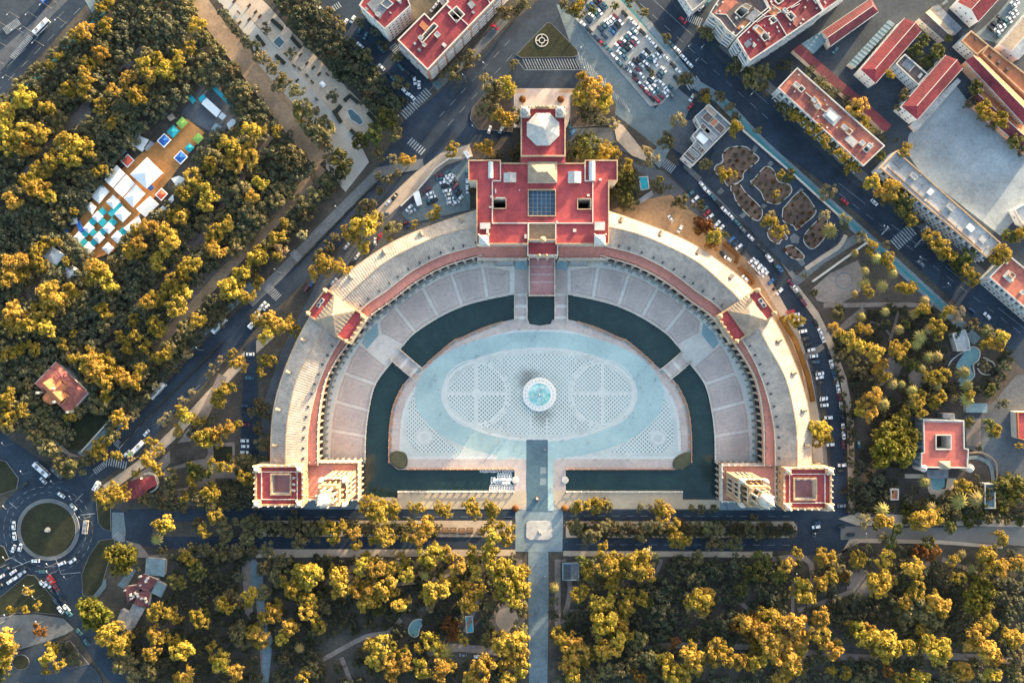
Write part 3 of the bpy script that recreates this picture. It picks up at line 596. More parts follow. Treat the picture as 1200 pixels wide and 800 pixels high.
for sg in (-1, 1):
    for i in range(10):
        if i == 5: continue
        (a, d), (b_, c) = DIV[i], DIV[i+1]
        def mid(p, q, k): 
            m = ((p[0]+q[0])/2, (p[1]+q[1])/2); v = (m[0]-0, m[1]-480); L = math.hypot(*v); return (m[0]+v[0]/L*k, m[1]+v[1]/L*k)
        pts = [a, mid(a, b_, 1.2), b_, c, mid(d, c, 1.0), d]
        if i == 4: pts = [a, mid(a, b_, .8), b_, (187, 391), c, mid(d, c, .6), d]
        if i == 6: pts = [a, (212, 402), (222, 418), b_, c, mid(d, c, .6), d]
        p = offset(ccw(WP([(AX+sg*x, y) for x, y in pts])), .8); q = MB(); q.prism(p, .03, ZC[0]+.05); q.build('terrace_slab', 'terrace_slab', terrace)
        q2 = offset(p, 1.6); bord.ring(q2, .18, ZC[0]+.045, ZC[0]+.062)
bord.build('slab_joint', 'pale_stone', terrace)
for sg in (-1, 1):
    sheet('forecourt', [(AX+sg*x, y) for x, y in ((191, 378), (206, 393), (209, 402), (203, 409), (189, 392))], 'forecourt_tile', parent=terrace)
# floor of the island
isl_low = WP([(800, 550), (466, 550)])
isle = list(reversed(notch))[::-1]
island_poly = rev(islL)+notch+islR+WP([(800, 550), (663, 550), (663, 597), (603, 597), (603, 550), (466, 550)])
plaza = sheet('plaza_floor', island_poly, 'pink_stone', world=True)
core = ccw(islR+isl_low+rev(islL)); core_i = offset(core, 6.2); ZC[0] += .003
sheet('plaza_floor', core_i, 'mosaic_paving', world=True); sheet('plaza_floor', offset(core_i, 1.6), 'plaza_white', world=True)
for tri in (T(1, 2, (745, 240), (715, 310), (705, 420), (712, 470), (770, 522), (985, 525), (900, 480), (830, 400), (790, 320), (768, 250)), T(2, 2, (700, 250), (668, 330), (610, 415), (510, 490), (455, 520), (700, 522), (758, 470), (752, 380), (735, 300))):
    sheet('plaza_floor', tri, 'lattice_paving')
for c in ((497.5, 512), (771, 513)):
    sheet('rosette', ellipse(*c, 11, 10, 32), 'plaza_white'); sheet('rosette', ellipse(*c, 8.5, 7.6, 32), 'mosaic_paving'); sheet('rosette', ellipse(*c, 5, 4.4, 24), 'plaza_white')
sheet('plaza_floor', ellipse(632, 463, 146, 74.5, 96), 'plaza_blue')
sheet('plaza_floor', [(588, 522), (600, 545), (603, 553), (617, 560), (617, 598), (603, 598), (603, 552), (604, 545), (611, 536), (655, 536), (662, 545), (663, 552), (663, 598), (649, 598), (643, 598), (643, 540), (680, 522)], 'plaza_blue') if 0 else None
sheet('plaza_floor', T(1, 2, (1130, 560), (1170, 545), (1200, 540))+T(2, 2, (60, 545), (70, 570), (70, 790), (165, 790), (165, 700), (195, 700), (195, 570), (210, 550), (260, 530), (330, 500), (-60, 500)), 'plaza_blue')
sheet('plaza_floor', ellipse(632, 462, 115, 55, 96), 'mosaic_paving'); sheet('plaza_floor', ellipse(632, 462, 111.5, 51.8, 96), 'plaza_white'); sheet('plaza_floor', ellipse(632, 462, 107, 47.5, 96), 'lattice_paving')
for cx in (558, 706):
    band('rosette', ellipse(cx, 461, 36, 36, 64), -1.2, 1.2, 'rosette_white', closed=True); band('rosette', ellipse(cx, 461, 39.5, 39.5, 64), -.8, .8, 'mosaic_paving', closed=True)
    band('rosette', [(cx-36, 461), (cx+36, 461)], -1.9, 1.9, 'rosette_white'); band('rosette', [(cx, 425), (cx, 497)], -1.9, 1.9, 'rosette_white')
    band('rosette', [(cx-36, 461), (cx+36, 461)], -.8, .8, 'mosaic_paving'); band('rosette', [(cx, 425), (cx, 497)], -.8, .8, 'mosaic_paving'); sheet('rosette', ellipse(cx, 461, 5.5, 5.5, 24), 'rosette_white')
for a, c in (((596, 426), (570, 415)), ((596, 497), (570, 509)), ((668, 426), (694, 415)), ((668, 497), (694, 509))): band('plaza_floor', [a, c], -1.2, 1.2, 'plaza_white')
sheet('axis_walk', [(617, 515), (642, 515), (642, 598), (617, 598)], 'axis_stone')
for y in (547, 560): sheet('axis_walk', [(633, y), (640, y), (640, y+8), (633, y+8)], 'axis_pale')
sheet('axis_walk', [(642, 538), (648.5, 545), (649, 598), (642, 598)], 'plaza_blue')
band('axis_walk', [(622, 490), (622, 515)], -1, 1, 'mosaic_paving'); band('axis_walk', [(641, 490), (641, 515)], -1, 1, 'mosaic_paving')
sheet('canal_bank', [(424, 583.3), (466, 583.3), (466, 575.3), (603, 575.3), (617, 575.3), (617, 592), (612, 596), (420, 596)], 'yellow_sand'); sheet('canal_bank', [(649, 575.3), (800, 575.3), (800, 585.3), (843.5, 585.3), (843.5, 596), (655, 596), (649, 590)], 'yellow_sand')
sheet('tower_forecourt', [(357, 584), (424, 584), (424, 596), (357, 596)], 'axis_pale'); sheet('tower_forecourt', [(843.5, 584), (905, 584), (908, 597), (843.5, 597)], 'axis_pale')
# ---------------------------------------------------------------- canal balustrades
def balustrade(label, pts, world=False, h=1.1, w=.55, m='pale_stone', step=4.0, grp=None):
    p = pts if world else WP(pts); L = sum(math.dist(p[i], p[i-1]) for i in range(1, len(p))); n = max(2, int(L/step)+1); q = resample(p, n)
    r = thing('balustrade', label, 'balustrade', (*q[n//2], 0)); bb = MB(); bb.ribbon(q, -w/2, w/2, .05, z1=h*.35); bb.ribbon(q, -w/2, w/2, h*.8, z1=h); bb.build('rail', m, r)
    pp = MB()
    for x, y in q: pp.box(x, y, .05, .8, .8, h*1.15); pp.lathe([(.3, h*1.2), (.42, h*1.45), (.1, h*1.8)], x, y, 6)
    pp.build('post', m, r)['kind'] = 'stuff'; return r
def span(c, lo, hi): return [q for q in c if lo(q) and hi(q)]
def xs(px): return W(px, 0)[0]
def ys(py): return W(0, py)[1]
cut = lambda c, y0, y1: [q for q in c if ys(y1) <= q[1] <= ys(y0)]
balustrade('pale balustrade on the terrace side of the upper left canal', cut(canL, 346, 407), True); balustrade('pale balustrade on the terrace side of the lower left canal', cut(canL, 424, 541), True)
balustrade('pale balustrade on the terrace side of the upper right canal', cut(canR, 346, 407), True); balustrade('pale balustrade on the terrace side of the lower right canal', cut(canR, 424, 541), True)
for c, s in ((islL, 'left'), (islR, 'right')):
    balustrade('tiled balustrade on the plaza side of the upper %s canal' % s, cut(c, 377, 428), True, m='brick_wall'); balustrade('tiled balustrade on the plaza side of the lower %s canal' % s, cut(c, 448, 541), True, m='brick_wall')
balustrade('straight tiled balustrade along the plaza above the boat dock', [(478, 549.3), (602, 549.3)], m='brick_wall'); balustrade('straight tiled balustrade along the plaza above the right canal arm', [(664, 549.3), (789, 549.3)], m='brick_wall')
balustrade('straight pale balustrade along the sandy bank left of the axis', [(467, 575.8), (602, 575.8)]); balustrade('straight pale balustrade along the sandy bank right of the axis', [(664, 575.8), (799, 575.8)])
# tile patches set into the island edge
for c, ylo, yhi in ((islL, 378, 540), (islR, 378, 540)):
    q = resample(cut(c, ylo, yhi), 26); inn = MB(); ob = MB()
    for i in range(25):
        mx, my = (q[i][0]+q[i+1][0])/2, (q[i][1]+q[i+1][1])/2
        a = math.atan2(q[i+1][1]-q[i][1], q[i+1][0]-q[i][0]); cx, cy = W(632, 463); v = Vector((cx-mx, cy-my)).normalized()*1.3
        o_ = MB(); o_.box(mx+v.x, my+v.y, .1, 3.0, .7, .5, a); o_.build('bench', 'tile_blue' if i % 3 == 0 else 'brick_wall', plaza)
# ---------------------------------------------------------------- bridges
def bridge(label, a, c, w, rise=1.3, n=10):
    A, C_ = Vector(W(*a)), Vector(W(*c)); d = C_-A; L = d.length; u = d/L; v = Vector((-u.y, u.x))*w*S/2
    r = thing('bridge', label, 'bridge', (*((A+C_)/2), 0), 'footbridges over the curved canal')
    zz = [.14+rise*math.sin(math.pi*i/n) for i in range(n+1)]
    b1 = MB()
    for i in range(n):
        s = MB(); p, q = A+u*L*i/n, A+u*L*(i+1)/n; z = (zz[i]+zz[i+1])/2
        s.prism([tuple(p-v), tuple(q-v), tuple(q+v), tuple(p+v)], z-.5, z+.02, bottom=True); s.build('step', 'pink_stone' if i % 4 else 'pale_stone', r)
    for sgn in (-1, 1):
        s = MB()
        for i in range(n):
            p, q = A+u*L*i/n+v*sgn, A+u*L*(i+1)/n+v*sgn; t = v.normalized()*.28
            z = (zz[i]+zz[i+1])/2; s.prism([tuple(p-t), tuple(q-t), tuple(q+t), tuple(p+t)], z-.7, z+1.0, bottom=True)
            if i % 3 == 0: s.box(p.x, p.y, z, .8, .8, 1.5)
        s.build('parapet', 'cream_stone', r)
bridge('diagonal footbridge crossing the canal on the left of the plaza', (462, 414), (490, 438), 16); bridge('diagonal footbridge crossing the canal on the right of the plaza', (804, 418), (778, 440), 16)
bridge('left of the two straight footbridges below the central building', (610.3, 344), (610.3, 377), 14.5); bridge('right of the two straight footbridges below the central building', (657.5, 344), (657.5, 377), 14.5)
# ---------------------------------------------------------------- fountain
fx, fy = W(632, 462)
ft = thing('fountain', 'round white fountain with turquoise water in the middle of the plaza', 'fountain', (fx, fy, 0))
s = MB(); s.lathe([(9.9, .1), (9.9, .55), (9.3, .6), (9.3, .95), (7.1, 1.0), (6.9, 1.25), (6.6, 1.25), (6.55, .5)], fx, fy, 48); s.build('basin', 'fountain_rim', ft)
s = MB(); s.poly(ellipse(fx, fy, 6.6, 6.6, 40), 1.0); s.build('water', 'fountain_water', ft)
for i in range(24):
    a = 2*math.pi*i/24; s = MB(); s.box(fx+8.2*math.cos(a), fy+8.2*math.sin(a), .95, .5, .35, .25, a); s.build('spout', 'dark_metal', ft)
s = MB(); rr = random.Random(3)
for i in range(170):
    a = rr.uniform(0, 6.28); r_ = 5.6*rr.random()**.6; k = rr.uniform(.1, .3)
    if math.sin(a*3+r_) < -.15: continue
    s.lathe([(k*.4, 1.0+rr.random()*.5), (k, 1.25+rr.random()*.7), (k*.2, 1.8+rr.random()*1.2)], fx+r_*math.cos(a), fy+r_*math.sin(a), 5)
s.lathe([(.5, 1), (.35, 3), (.1, 6.5)], fx, fy, 7); o = s.build('spray', 'lamp_white', ft); o['kind'] = 'stuff'
# ---------------------------------------------------------------- boats and dock
dk = thing('dock', 'narrow white jetty in the canal arm among moored rowing boats', 'dock', (*W(590, 562.5), 0)); s = MB()
s.prism(WP([(580.5, 561), (600, 561), (600, 563.6), (580.5, 563.6)]), -.9, -.15); s.prism(WP([(578, 559), (580.5, 559), (580.5, 565.5), (578, 565.5)]), -.9, -.2); s.build('deck', 'tent_white', dk)
s = MB(); s.prism(WP([(588, 564.2), (598, 564.2), (598, 566.6), (588, 566.6)]), .6, .8, bottom=True); s.build('canopy', 'tent_white', dk)
for x in (588.5, 597.5):
    s = MB(); q = W(x, 565.4); s.box(q[0], q[1], -.9, .15, .15, 1.55); s.build('post', 'metal', dk)
for nm, px in (('left', 604), ('right', 662)):
    s = MB(); q = W(px, 562.3); s.lathe([(2.1, -1), (2.1, .25), (1.8, .5), (.3, .55)], *q, 20); o = s.build('landing', 'pale_stone', loc=(*q, 0)); tag(o, 'round stone landing at the axis end of the %s canal arm' % nm, 'landing')
def boat_proto():
    r = thing('rowing_boat', None, 'boat', (0, 0, -.7), 'rowing boats moored at the dock')
    P = [(-1.9, -.6), (-1.4, -.7), (.6, -.72), (1.5, -.45), (2.1, 0), (1.5, .45), (.6, .72), (-1.4, .7), (-1.9, .6)]
    s = MB(); s.v = []; n = len(P)
    I = [(x*.88, y*.8) for x, y in P]
    s.add([(x*.8, y*.7, -.15) for x, y in P]+[(x, y, .45) for x, y in P]+[(x, y, .45) for x, y in I]+[(x*.9, y*.8, .05) for x, y in I],
          [[i, (i+1) % n, n+(i+1) % n, n+i] for i in range(n)]+[[n+i, n+(i+1) % n, 2*n+(i+1) % n, 2*n+i] for i in range(n)]+[[2*n+i, 2*n+(i+1) % n, 3*n+(i+1) % n, 3*n+i] for i in range(n)]+[[3*n+i for i in range(n)]])
    part(r, 'hull', s.mesh('hull', 'tent_white'))
    for x in (-.9, .5):
        s = MB(); s.box(0, 0, 0, .35, 1.15, .06); part(r, 'bench', s.mesh('bench', 'wood'), (x, 0, .3))
    KIDS[r.name] = list(r.children); return r
bp_ = boat_proto(); first = True
def boat(px, py, ang):
    global first
    o = bp_ if first else copy_tree(bp_); first = False
    o.location = (*W(px, py), -.7); o.rotation_euler = (0, 0, R(ang)); return o
rowlab = [('top row above the jetty', [(584+2.9*i, 557.2, 90) for i in range(6)]), ('bottom row below the jetty', [(575+2.95*i, 570.8, 80) for i in range(10)]), ('line along the plaza wall', [(566+4.3*i, 551.6+(i % 2)*.6, 4) for i in range(5)]+[(592+4.2*i, 551.3, 10) for i in range(3)])]
for nm, L in rowlab:
    for i, (x, y, a) in enumerate(L):
        w = 'leftmost' if i == 0 else 'rightmost' if i == len(L)-1 else ['', 'second', 'third', 'fourth', 'fifth', 'sixth', 'seventh', 'eighth', 'ninth'][i]+' from left'
        boat(x, y, a)['label'] = 'white rowing boat, %s in the %s' % (w, nm)
boat(576.5, 562.5, 90)['label'] = 'white rowing boat lying across the left end of the jetty'; boat(583.5, 565.2, 0)['label'] = 'white rowing boat under the jetty beside its small canopy'
# green corners of the island, bank planters, centre island with its statue
for nm, pts in (('left', [(458, 541), (458, 531), (466, 528), (475, 531), (478, 539), (476, 547), (468, 549), (466, 548)]), ('right', [(809, 541), (809, 530), (800, 531), (791, 536), (788, 544), (792, 549), (800, 549)])):
    s = MB(); p = smooth(ccw(WP(pts)), 3); s.prism(p, .05, 1.0); s.prism(offset(p, .8), 1.0, 1.5); o = s.build('hedge', 'leaf_dark', loc=(*p[0], 0)); tag(o, 'rounded green hedge in the lower %s corner of the plaza' % nm, 'hedge')
raised('centre_island', [(617, 612), (622, 610), (642, 610), (647, 613), (647, 629), (642, 632), (621, 632), (616.5, 629)], 'white_cap', .15, mk='white_cap')
sx, sy = W(633, 623)
st = thing('statue', 'dark standing bronze statue on the white island in the avenue', 'statue', (sx, sy, .15)); s = MB()
s.box(sx, sy, .15, 2.2, 2.2, .5); s.box(sx, sy, .65, 1.4, 1.4, 1.6, 0, 0, .85); s.build('pedestal', 'cream_stone', st)
def figure(s, x, y, z, k=1.0, mi=(0, 0, 0), lean=0, stride=.1):
    """simple standing figure: tapering legs, torso, arms, head"""
    for sg in (-1, 1):
        s.lathe([(.07*k, z), (.085*k, z+.42*k), (.11*k, z+.85*k)], x+stride*sg*k, y+.09*sg*k, 6, mi[0])
        s.lathe([(.05*k, z+.8*k), (.055*k, z+1.1*k), (.07*k, z+1.4*k)], x, y+.27*sg*k, 6, mi[1])
    s.lathe([(.15*k, z+.82*k), (.16*k, z+1.0*k), (.2*k, z+1.35*k), (.07*k, z+1.47*k), (.06*k, z+1.53*k)], x, y, 8, mi[1], sx=.75, sy=1.1)
    s.lathe([(.05*k, z+1.5*k), (.1*k, z+1.58*k), (.11*k, z+1.66*k), (.09*k, z+1.73*k), (.03*k, z+1.77*k)], x, y, 8, mi[2])
s = MB(); figure(s, sx, sy, 2.25, 1.5); s.build('figure', 'dark_metal', st)
for nm, (px, py) in (('bank left of the axis', (604, 595)), ('bank right of the axis', (661.5, 595)), ('left forecourt bed above the central tower', (612.5, 117)), ('right forecourt bed above the central tower', (657, 117))):
    q = W(px, py); s = MB(); s.lathe([(1.5, .05), (2.0, .6), (2.05, 1.3), (1.4, 2.0), (.3, 2.3)], *q, 14); o = s.build('round_bush', 'leaf_rust', loc=(*q, 0)); tag(o, 'small round bush on the sandy %s' % nm if 'bank' in nm else 'small round bush in the %s' % nm, 'bush')
# ================================================================ THE CURVED PALACE
def win_mesh(w, h, fr, pane='glass', d=.14):
    s = MB(); t = .16
    for (x, z, sx, sz) in ((0, h/2-t/2, w, t), (0, -h/2+t/2, w, t), (-w/2+t/2, 0, t, h-2*t), (w/2-t/2, 0, t, h-2*t)): s.box(x, -d/2, z-sz/2, sx, d, sz, 0, 0)
    s.box(0, -.03, -h/2+t, w-2*t, .06, h-2*t, 0, 1); return s.mesh('window', [fr, pane])
WIN = {k: win_mesh(*v) for k, v in {'tall': (1.5, 2.3, 'white_wall'), 'square': (1.7, 1.7, 'white_wall'), 'stone': (1.5, 2.6, 'cream_stone'), 'wide': (2.6, 2.0, 'balcony'), 'small': (1.2, 1.4, 'white_wall')}.items()}
def place_windows(root, poly, z0, z1, rows, spacing, kind, name='window', only_visible=True, marg=1.5, edges=None):
    p = ccw(poly); org = ORG[root.name]; n = len(p)
    for i in range(n):
        if edges is not None and i not in edges: continue
        a, c = Vector(p[i]), Vector(p[(i+1) % n]); d = c-a; L = d.length
        if L < 4: continue
        u = d/L; nrm = Vector((u.y, -u.x)); mid = (a+c)/2
        if only_visible and nrm.dot(-mid) < 5: continue
        k = max(1, int((L-2*marg)/spacing)); ang = math.atan2(nrm.y, nrm.x)+math.pi/2
        for r_ in range(rows):
            z = z0+(z1-z0)*(r_+.5)/rows
            for j in range(k):
                q = a+u*(marg+(L-2*marg)*(j+.5)/k)+nrm*.02
                link(name, WIN[kind], root, (q.x-org[0], q.y-org[1], z-org[2]), ang)
def flat_block(root, poly, z0, z1, wall, roof, par='cream_wall', ph=.8, pw=.45, holes=(), court_z=None, names=('wall', 'roof', 'parapet'), court_m='dark_void'):
    """walls, a roof sheet below a raised parapet, and light wells"""
    p = ccw(poly); s = MB(); s.walls(p, z0, z1+ph*.0, 0)
    s.build(names[0], wall, root)
    s = MB(); s.poly(offset(p, .02), z1, 0, holes=holes); s.build(names[1], roof, root)
    s = MB(); s.ring(offset(p, -.12), pw+.12, z1-.5, z1+ph); 
    for h in holes: s.ring(ccw(offset(ccw(h), -pw)), pw, z1-.05, z1+ph*.8)
    s.build(names[2], par, root)
    for h in holes:
        cz = court_z if court_z is not None else z1-9
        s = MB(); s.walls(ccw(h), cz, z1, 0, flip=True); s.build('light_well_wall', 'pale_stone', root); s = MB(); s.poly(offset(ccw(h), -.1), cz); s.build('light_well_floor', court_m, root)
def wall_line(root, pts, z0, z1, w=.5, m='cream_wall', h=22, name='parapet'):
    s = MB(); s.ribbon(WP(pts, h), -w/2, w/2, z0, z1=z1); return s.build(name, m, root)
def rect(x0, y0, x1, y1): return [(x0, y0), (x1, y0), (x1, y1), (x0, y1)]
def pinnacle_mesh(k=1.0, m='ochre_stone'):
    s = MB(); s.lathe([(.4*k, 0), (.4*k, .6*k), (.55*k, .7*k), (.3*k, .9*k), (.45*k, 1.3*k), (.2*k, 1.8*k), (.05*k, 2.5*k)], 0, 0, 7); return s.mesh('pinnacle', m)
PIN = pinnacle_mesh(1.0, 'cream_stone'); PIN2 = pinnacle_mesh(1.8, 'ochre_stone')
def arch_mesh(w, h, name='arch', m=('cream_stone', 'brick_wall'), d=.7, spring=.55, nseg=8):
    """one bay: piers, a round arch, spandrel and entablature, as one solid panel"""
    s = MB(); o = w*.36; zs = h*spring; zt = zs+o
    for x0, x1 in ((-w/2, -o), (o, w/2)): s.box((x0+x1)/2, 0, 0, x1-x0, d, zs, 0, 0)
    pts = [(-o*math.cos(math.pi*i/nseg), zs+o*math.sin(math.pi*i/nseg)) for i in range(nseg+1)]
    for i in range(nseg):
        (x0, z0), (x1, z1) = pts[i], pts[i+1]
        s.add([(x0, -d/2, z0), (x1, -d/2, z1), (x1, -d/2, h*.9), (x0, -d/2, h*.9), (x0, d/2, z0), (x1, d/2, z1)], [[0, 1, 2, 3], [0, 4, 5, 1]], 1)
    for sg in (-1, 1): s.add([(sg*o, -d/2, zs), (sg*w/2, -d/2, zs), (sg*w/2, -d/2, h*.9), (sg*o, -d/2, h*.9)], [[0, 1, 2, 3] if sg > 0 else [3, 2, 1, 0]], 1)
    s.box(0, 0, h*.9, w, d+.3, h*.1, 0, 0); s.lathe([(.32, 0), (.3, zs*.95), (.5, zs)], -w/2, -d/2-.35, 6, 0)
    return s.mesh(name, list(m))
def alcove_mesh():
    s = MB(); s.box(0, .9, 0, 3.6, .35, 1.5, 0, 1); s.box(-1.65, -.1, 0, .35, 1.8, 1.1, 0, 1); s.box(1.65, -.1, 0, .35, 1.8, 1.1, 0, 1); s.box(0, .35, 0, 2.9, .7, .5, 0, 0); s.box(0, -.6, 0, 2.4, 1.2, .06, 0, 2)
    return s.mesh('tiled_bench', ['cream_stone', 'tile_blue', 'brick_wall'])
ALC = alcove_mesh(); ARCH = arch_mesh(4.4, 12.0)
ns = 121
def face_angle(a, c, target):
    u = Vector((c[0]-a[0], c[1]-a[1])).normalized(); n = Vector((u.y, -u.x)); m = Vector(((a[0]+c[0])/2, (a[1]+c[1])/2))
    if n.dot(Vector(target)-m) < 0: n = -n
    return n, math.atan2(n.y, n.x)+math.pi/2
PC = W(632, 470)
def wing(label, sg, f0, f1, bays, dorm):
    O, RI, I_, TE = (curve(c, sg, ns)[int(f0*(ns-1)):int(f1*(ns-1))+1] for c in (cOUT, cRID, cINN, cTER))
    m_ = len(O)//2; r = thing('curved_wing', label, 'building', (*I_[m_], 0))
    s = MB(); s.walls(O, 0, 14, 0, False, sg > 0); s.build('outer_wall', 'cream_wall', r)
    def strip(a, za, c, zc, nm, m, lift=0):
        s = MB(); n = len(a); s.add([(*p, za+lift) for p in a]+[(*p, zc+lift) for p in c], [([i, i+1, n+i+1, n+i] if sg < 0 else [i+1, i, n+i, n+i+1]) for i in range(n-1)]); return s.build(nm, m, r)
    strip(O, 14, RI, 18, 'roof_slope', 'old_tile'); strip(RI, 18, I_, 14.3, 'roof_slope', 'old_tile'); strip(I_, 12, TE, 12, 'terrace_floor', 'salmon_floor')
    s = MB(); s.walls(I_, 12, 14.3, 0, False, sg < 0); s.build('gallery_wall', 'ochre_stone', r)
    s = MB(); s.ribbon(O, -.35, .35, 13.6, z1=14.15); s.build('cornice', 'ochre_stone', r); s = MB(); s.ribbon(I_, -.3, .3, 14.1, z1=14.45); s.build('gutter', 'cream_stone', r)
    s = MB(); s.ribbon(RI, -.3, .3, 17.9, z1=18.25); s.build('ridge_cap', 'hip_tile', r)
    # tile ribs down both slopes
    L = sum(math.dist(O[i], O[i-1]) for i in range(1, len(O))); n = int(L/1.55); s = MB(); A, B, C_ = (resample(x, n) for x in (O, RI, I_))
    for a, za, c, zc in ((A, 14, B, 18), (B, 18, C_, 14.3)):
        for i in range(1, n-1):
            t = Vector((a[i+1][0]-a[i-1][0], a[i+1][1]-a[i-1][1])).normalized()*.2
            s.add([(a[i][0]-t.x, a[i][1]-t.y, za), (a[i][0]+t.x, a[i][1]+t.y, za), (a[i][0], a[i][1], za+.12), (c[i][0]-t.x, c[i][1]-t.y, zc), (c[i][0]+t.x, c[i][1]+t.y, zc), (c[i][0], c[i][1], zc+.12)], [[0, 2, 5, 3], [2, 1, 4, 5]])
    s.build('tile_rib', 'old_tile', r)['kind'] = 'stuff'
    # dormers, skylights
    for k in range(dorm):
        i = int((k+.5)/dorm*(len(O)-1)); p = Vector(O[i])*.68+Vector(RI[i])*.32; _, a = face_angle(O[max(0, i-1)], O[min(len(O)-1, i+1)], PC)
        s = MB(); s.box(p.x, p.y, 14.4, 2.0, 2.6, 1.7, a, 0); q = MB(); c, d = math.cos(a), math.sin(a)
        def tr(x, y): return (p.x+x*c-y*d, p.y+x*d+y*c)
        e = s.build('dormer', 'cream_stone', r); q.add([(*tr(-1.2, -1.5), 16.1), (*tr(1.2, -1.5), 16.1), (*tr(1.2, 1.5), 16.1), (*tr(-1.2, 1.5), 16.1), (*tr(0, -1.4), 17.1), (*tr(0, 1.4), 17.1)], [[0, 1, 4], [1, 2, 5, 4], [2, 3, 5], [3, 0, 4, 5]]); q.build('dormer_roof', 'hip_tile', e)
    nk = dorm*3
    for k in range(nk):
        i = int((k+.5)/nk*(len(O)-1)); p = Vector(RI[i])*.16+Vector(I_[i])*.84; _, a = face_angle(O[max(0, i-1)], O[min(len(O)-1, i+1)], PC)
        s = MB(); s.box(p.x, p.y, 14.7, .9, 1.2, .9, a); s.build('roof_vent', 'dark_metal', r)
    # arcade along the terrace edge
    q = resample(TE, bays+1); org = ORG[r.name]
    BW = [tuple(Vector(a)+(Vector(a)-Vector(PC)).normalized()*3.6) for a in TE]
    s = MB(); s.walls(BW, 0, 12, 0, False, sg < 0); s.build('arcade_back_wall', 'brick_wall', r)
    for i in range(bays):
        a, c = q[i], q[i+1]; w = math.dist(a, c); nv, ang = face_angle(a, c, PC); mx, my = (a[0]+c[0])/2, (a[1]+c[1])/2
        part(r, 'arch', ARCH, (mx-org[0]-nv.x*.4, my-org[1]-nv.y*.4, 0), ang, (w/4.4, 1, 1))
        part(r, 'tiled_bench', ALC, (mx-org[0]+nv.x*2.2, my-org[1]+nv.y*2.2, .06), ang); part(r, 'pinnacle', PIN, (a[0]-org[0], a[1]-org[1], 12.05), ang)
        if i % 2 == 0: 
            v = Vector(a)*.5+Vector(I_[int(i/bays*(len(I_)-1))])*.5
    s = MB(); s.ribbon(TE, -.22, .22, 12.85, z1=13.1); s.ribbon(TE, -.3, .3, 12.0, z1=12.2)
    for x, y in resample(TE, bays*5): s.box(x, y, 12.1, .22, .22, .8)
    s.build('balustrade', 'cream_stone', r); return r
FP = .585
wing('left upper curved wing between the central building and the left gate pavilion', -1, 0, FP, 19, 5)
wing('left lower curved wing between the left gate pavilion and the left end tower', -1, FP, 1, 17, 4)
wing('right upper curved wing with sunlit cream outer slope above the right gate pavilion', 1, 0, FP, 19, 5)
wing('right lower curved wing between the right gate pavilion and the right end tower', 1, FP, 1, 17, 4)
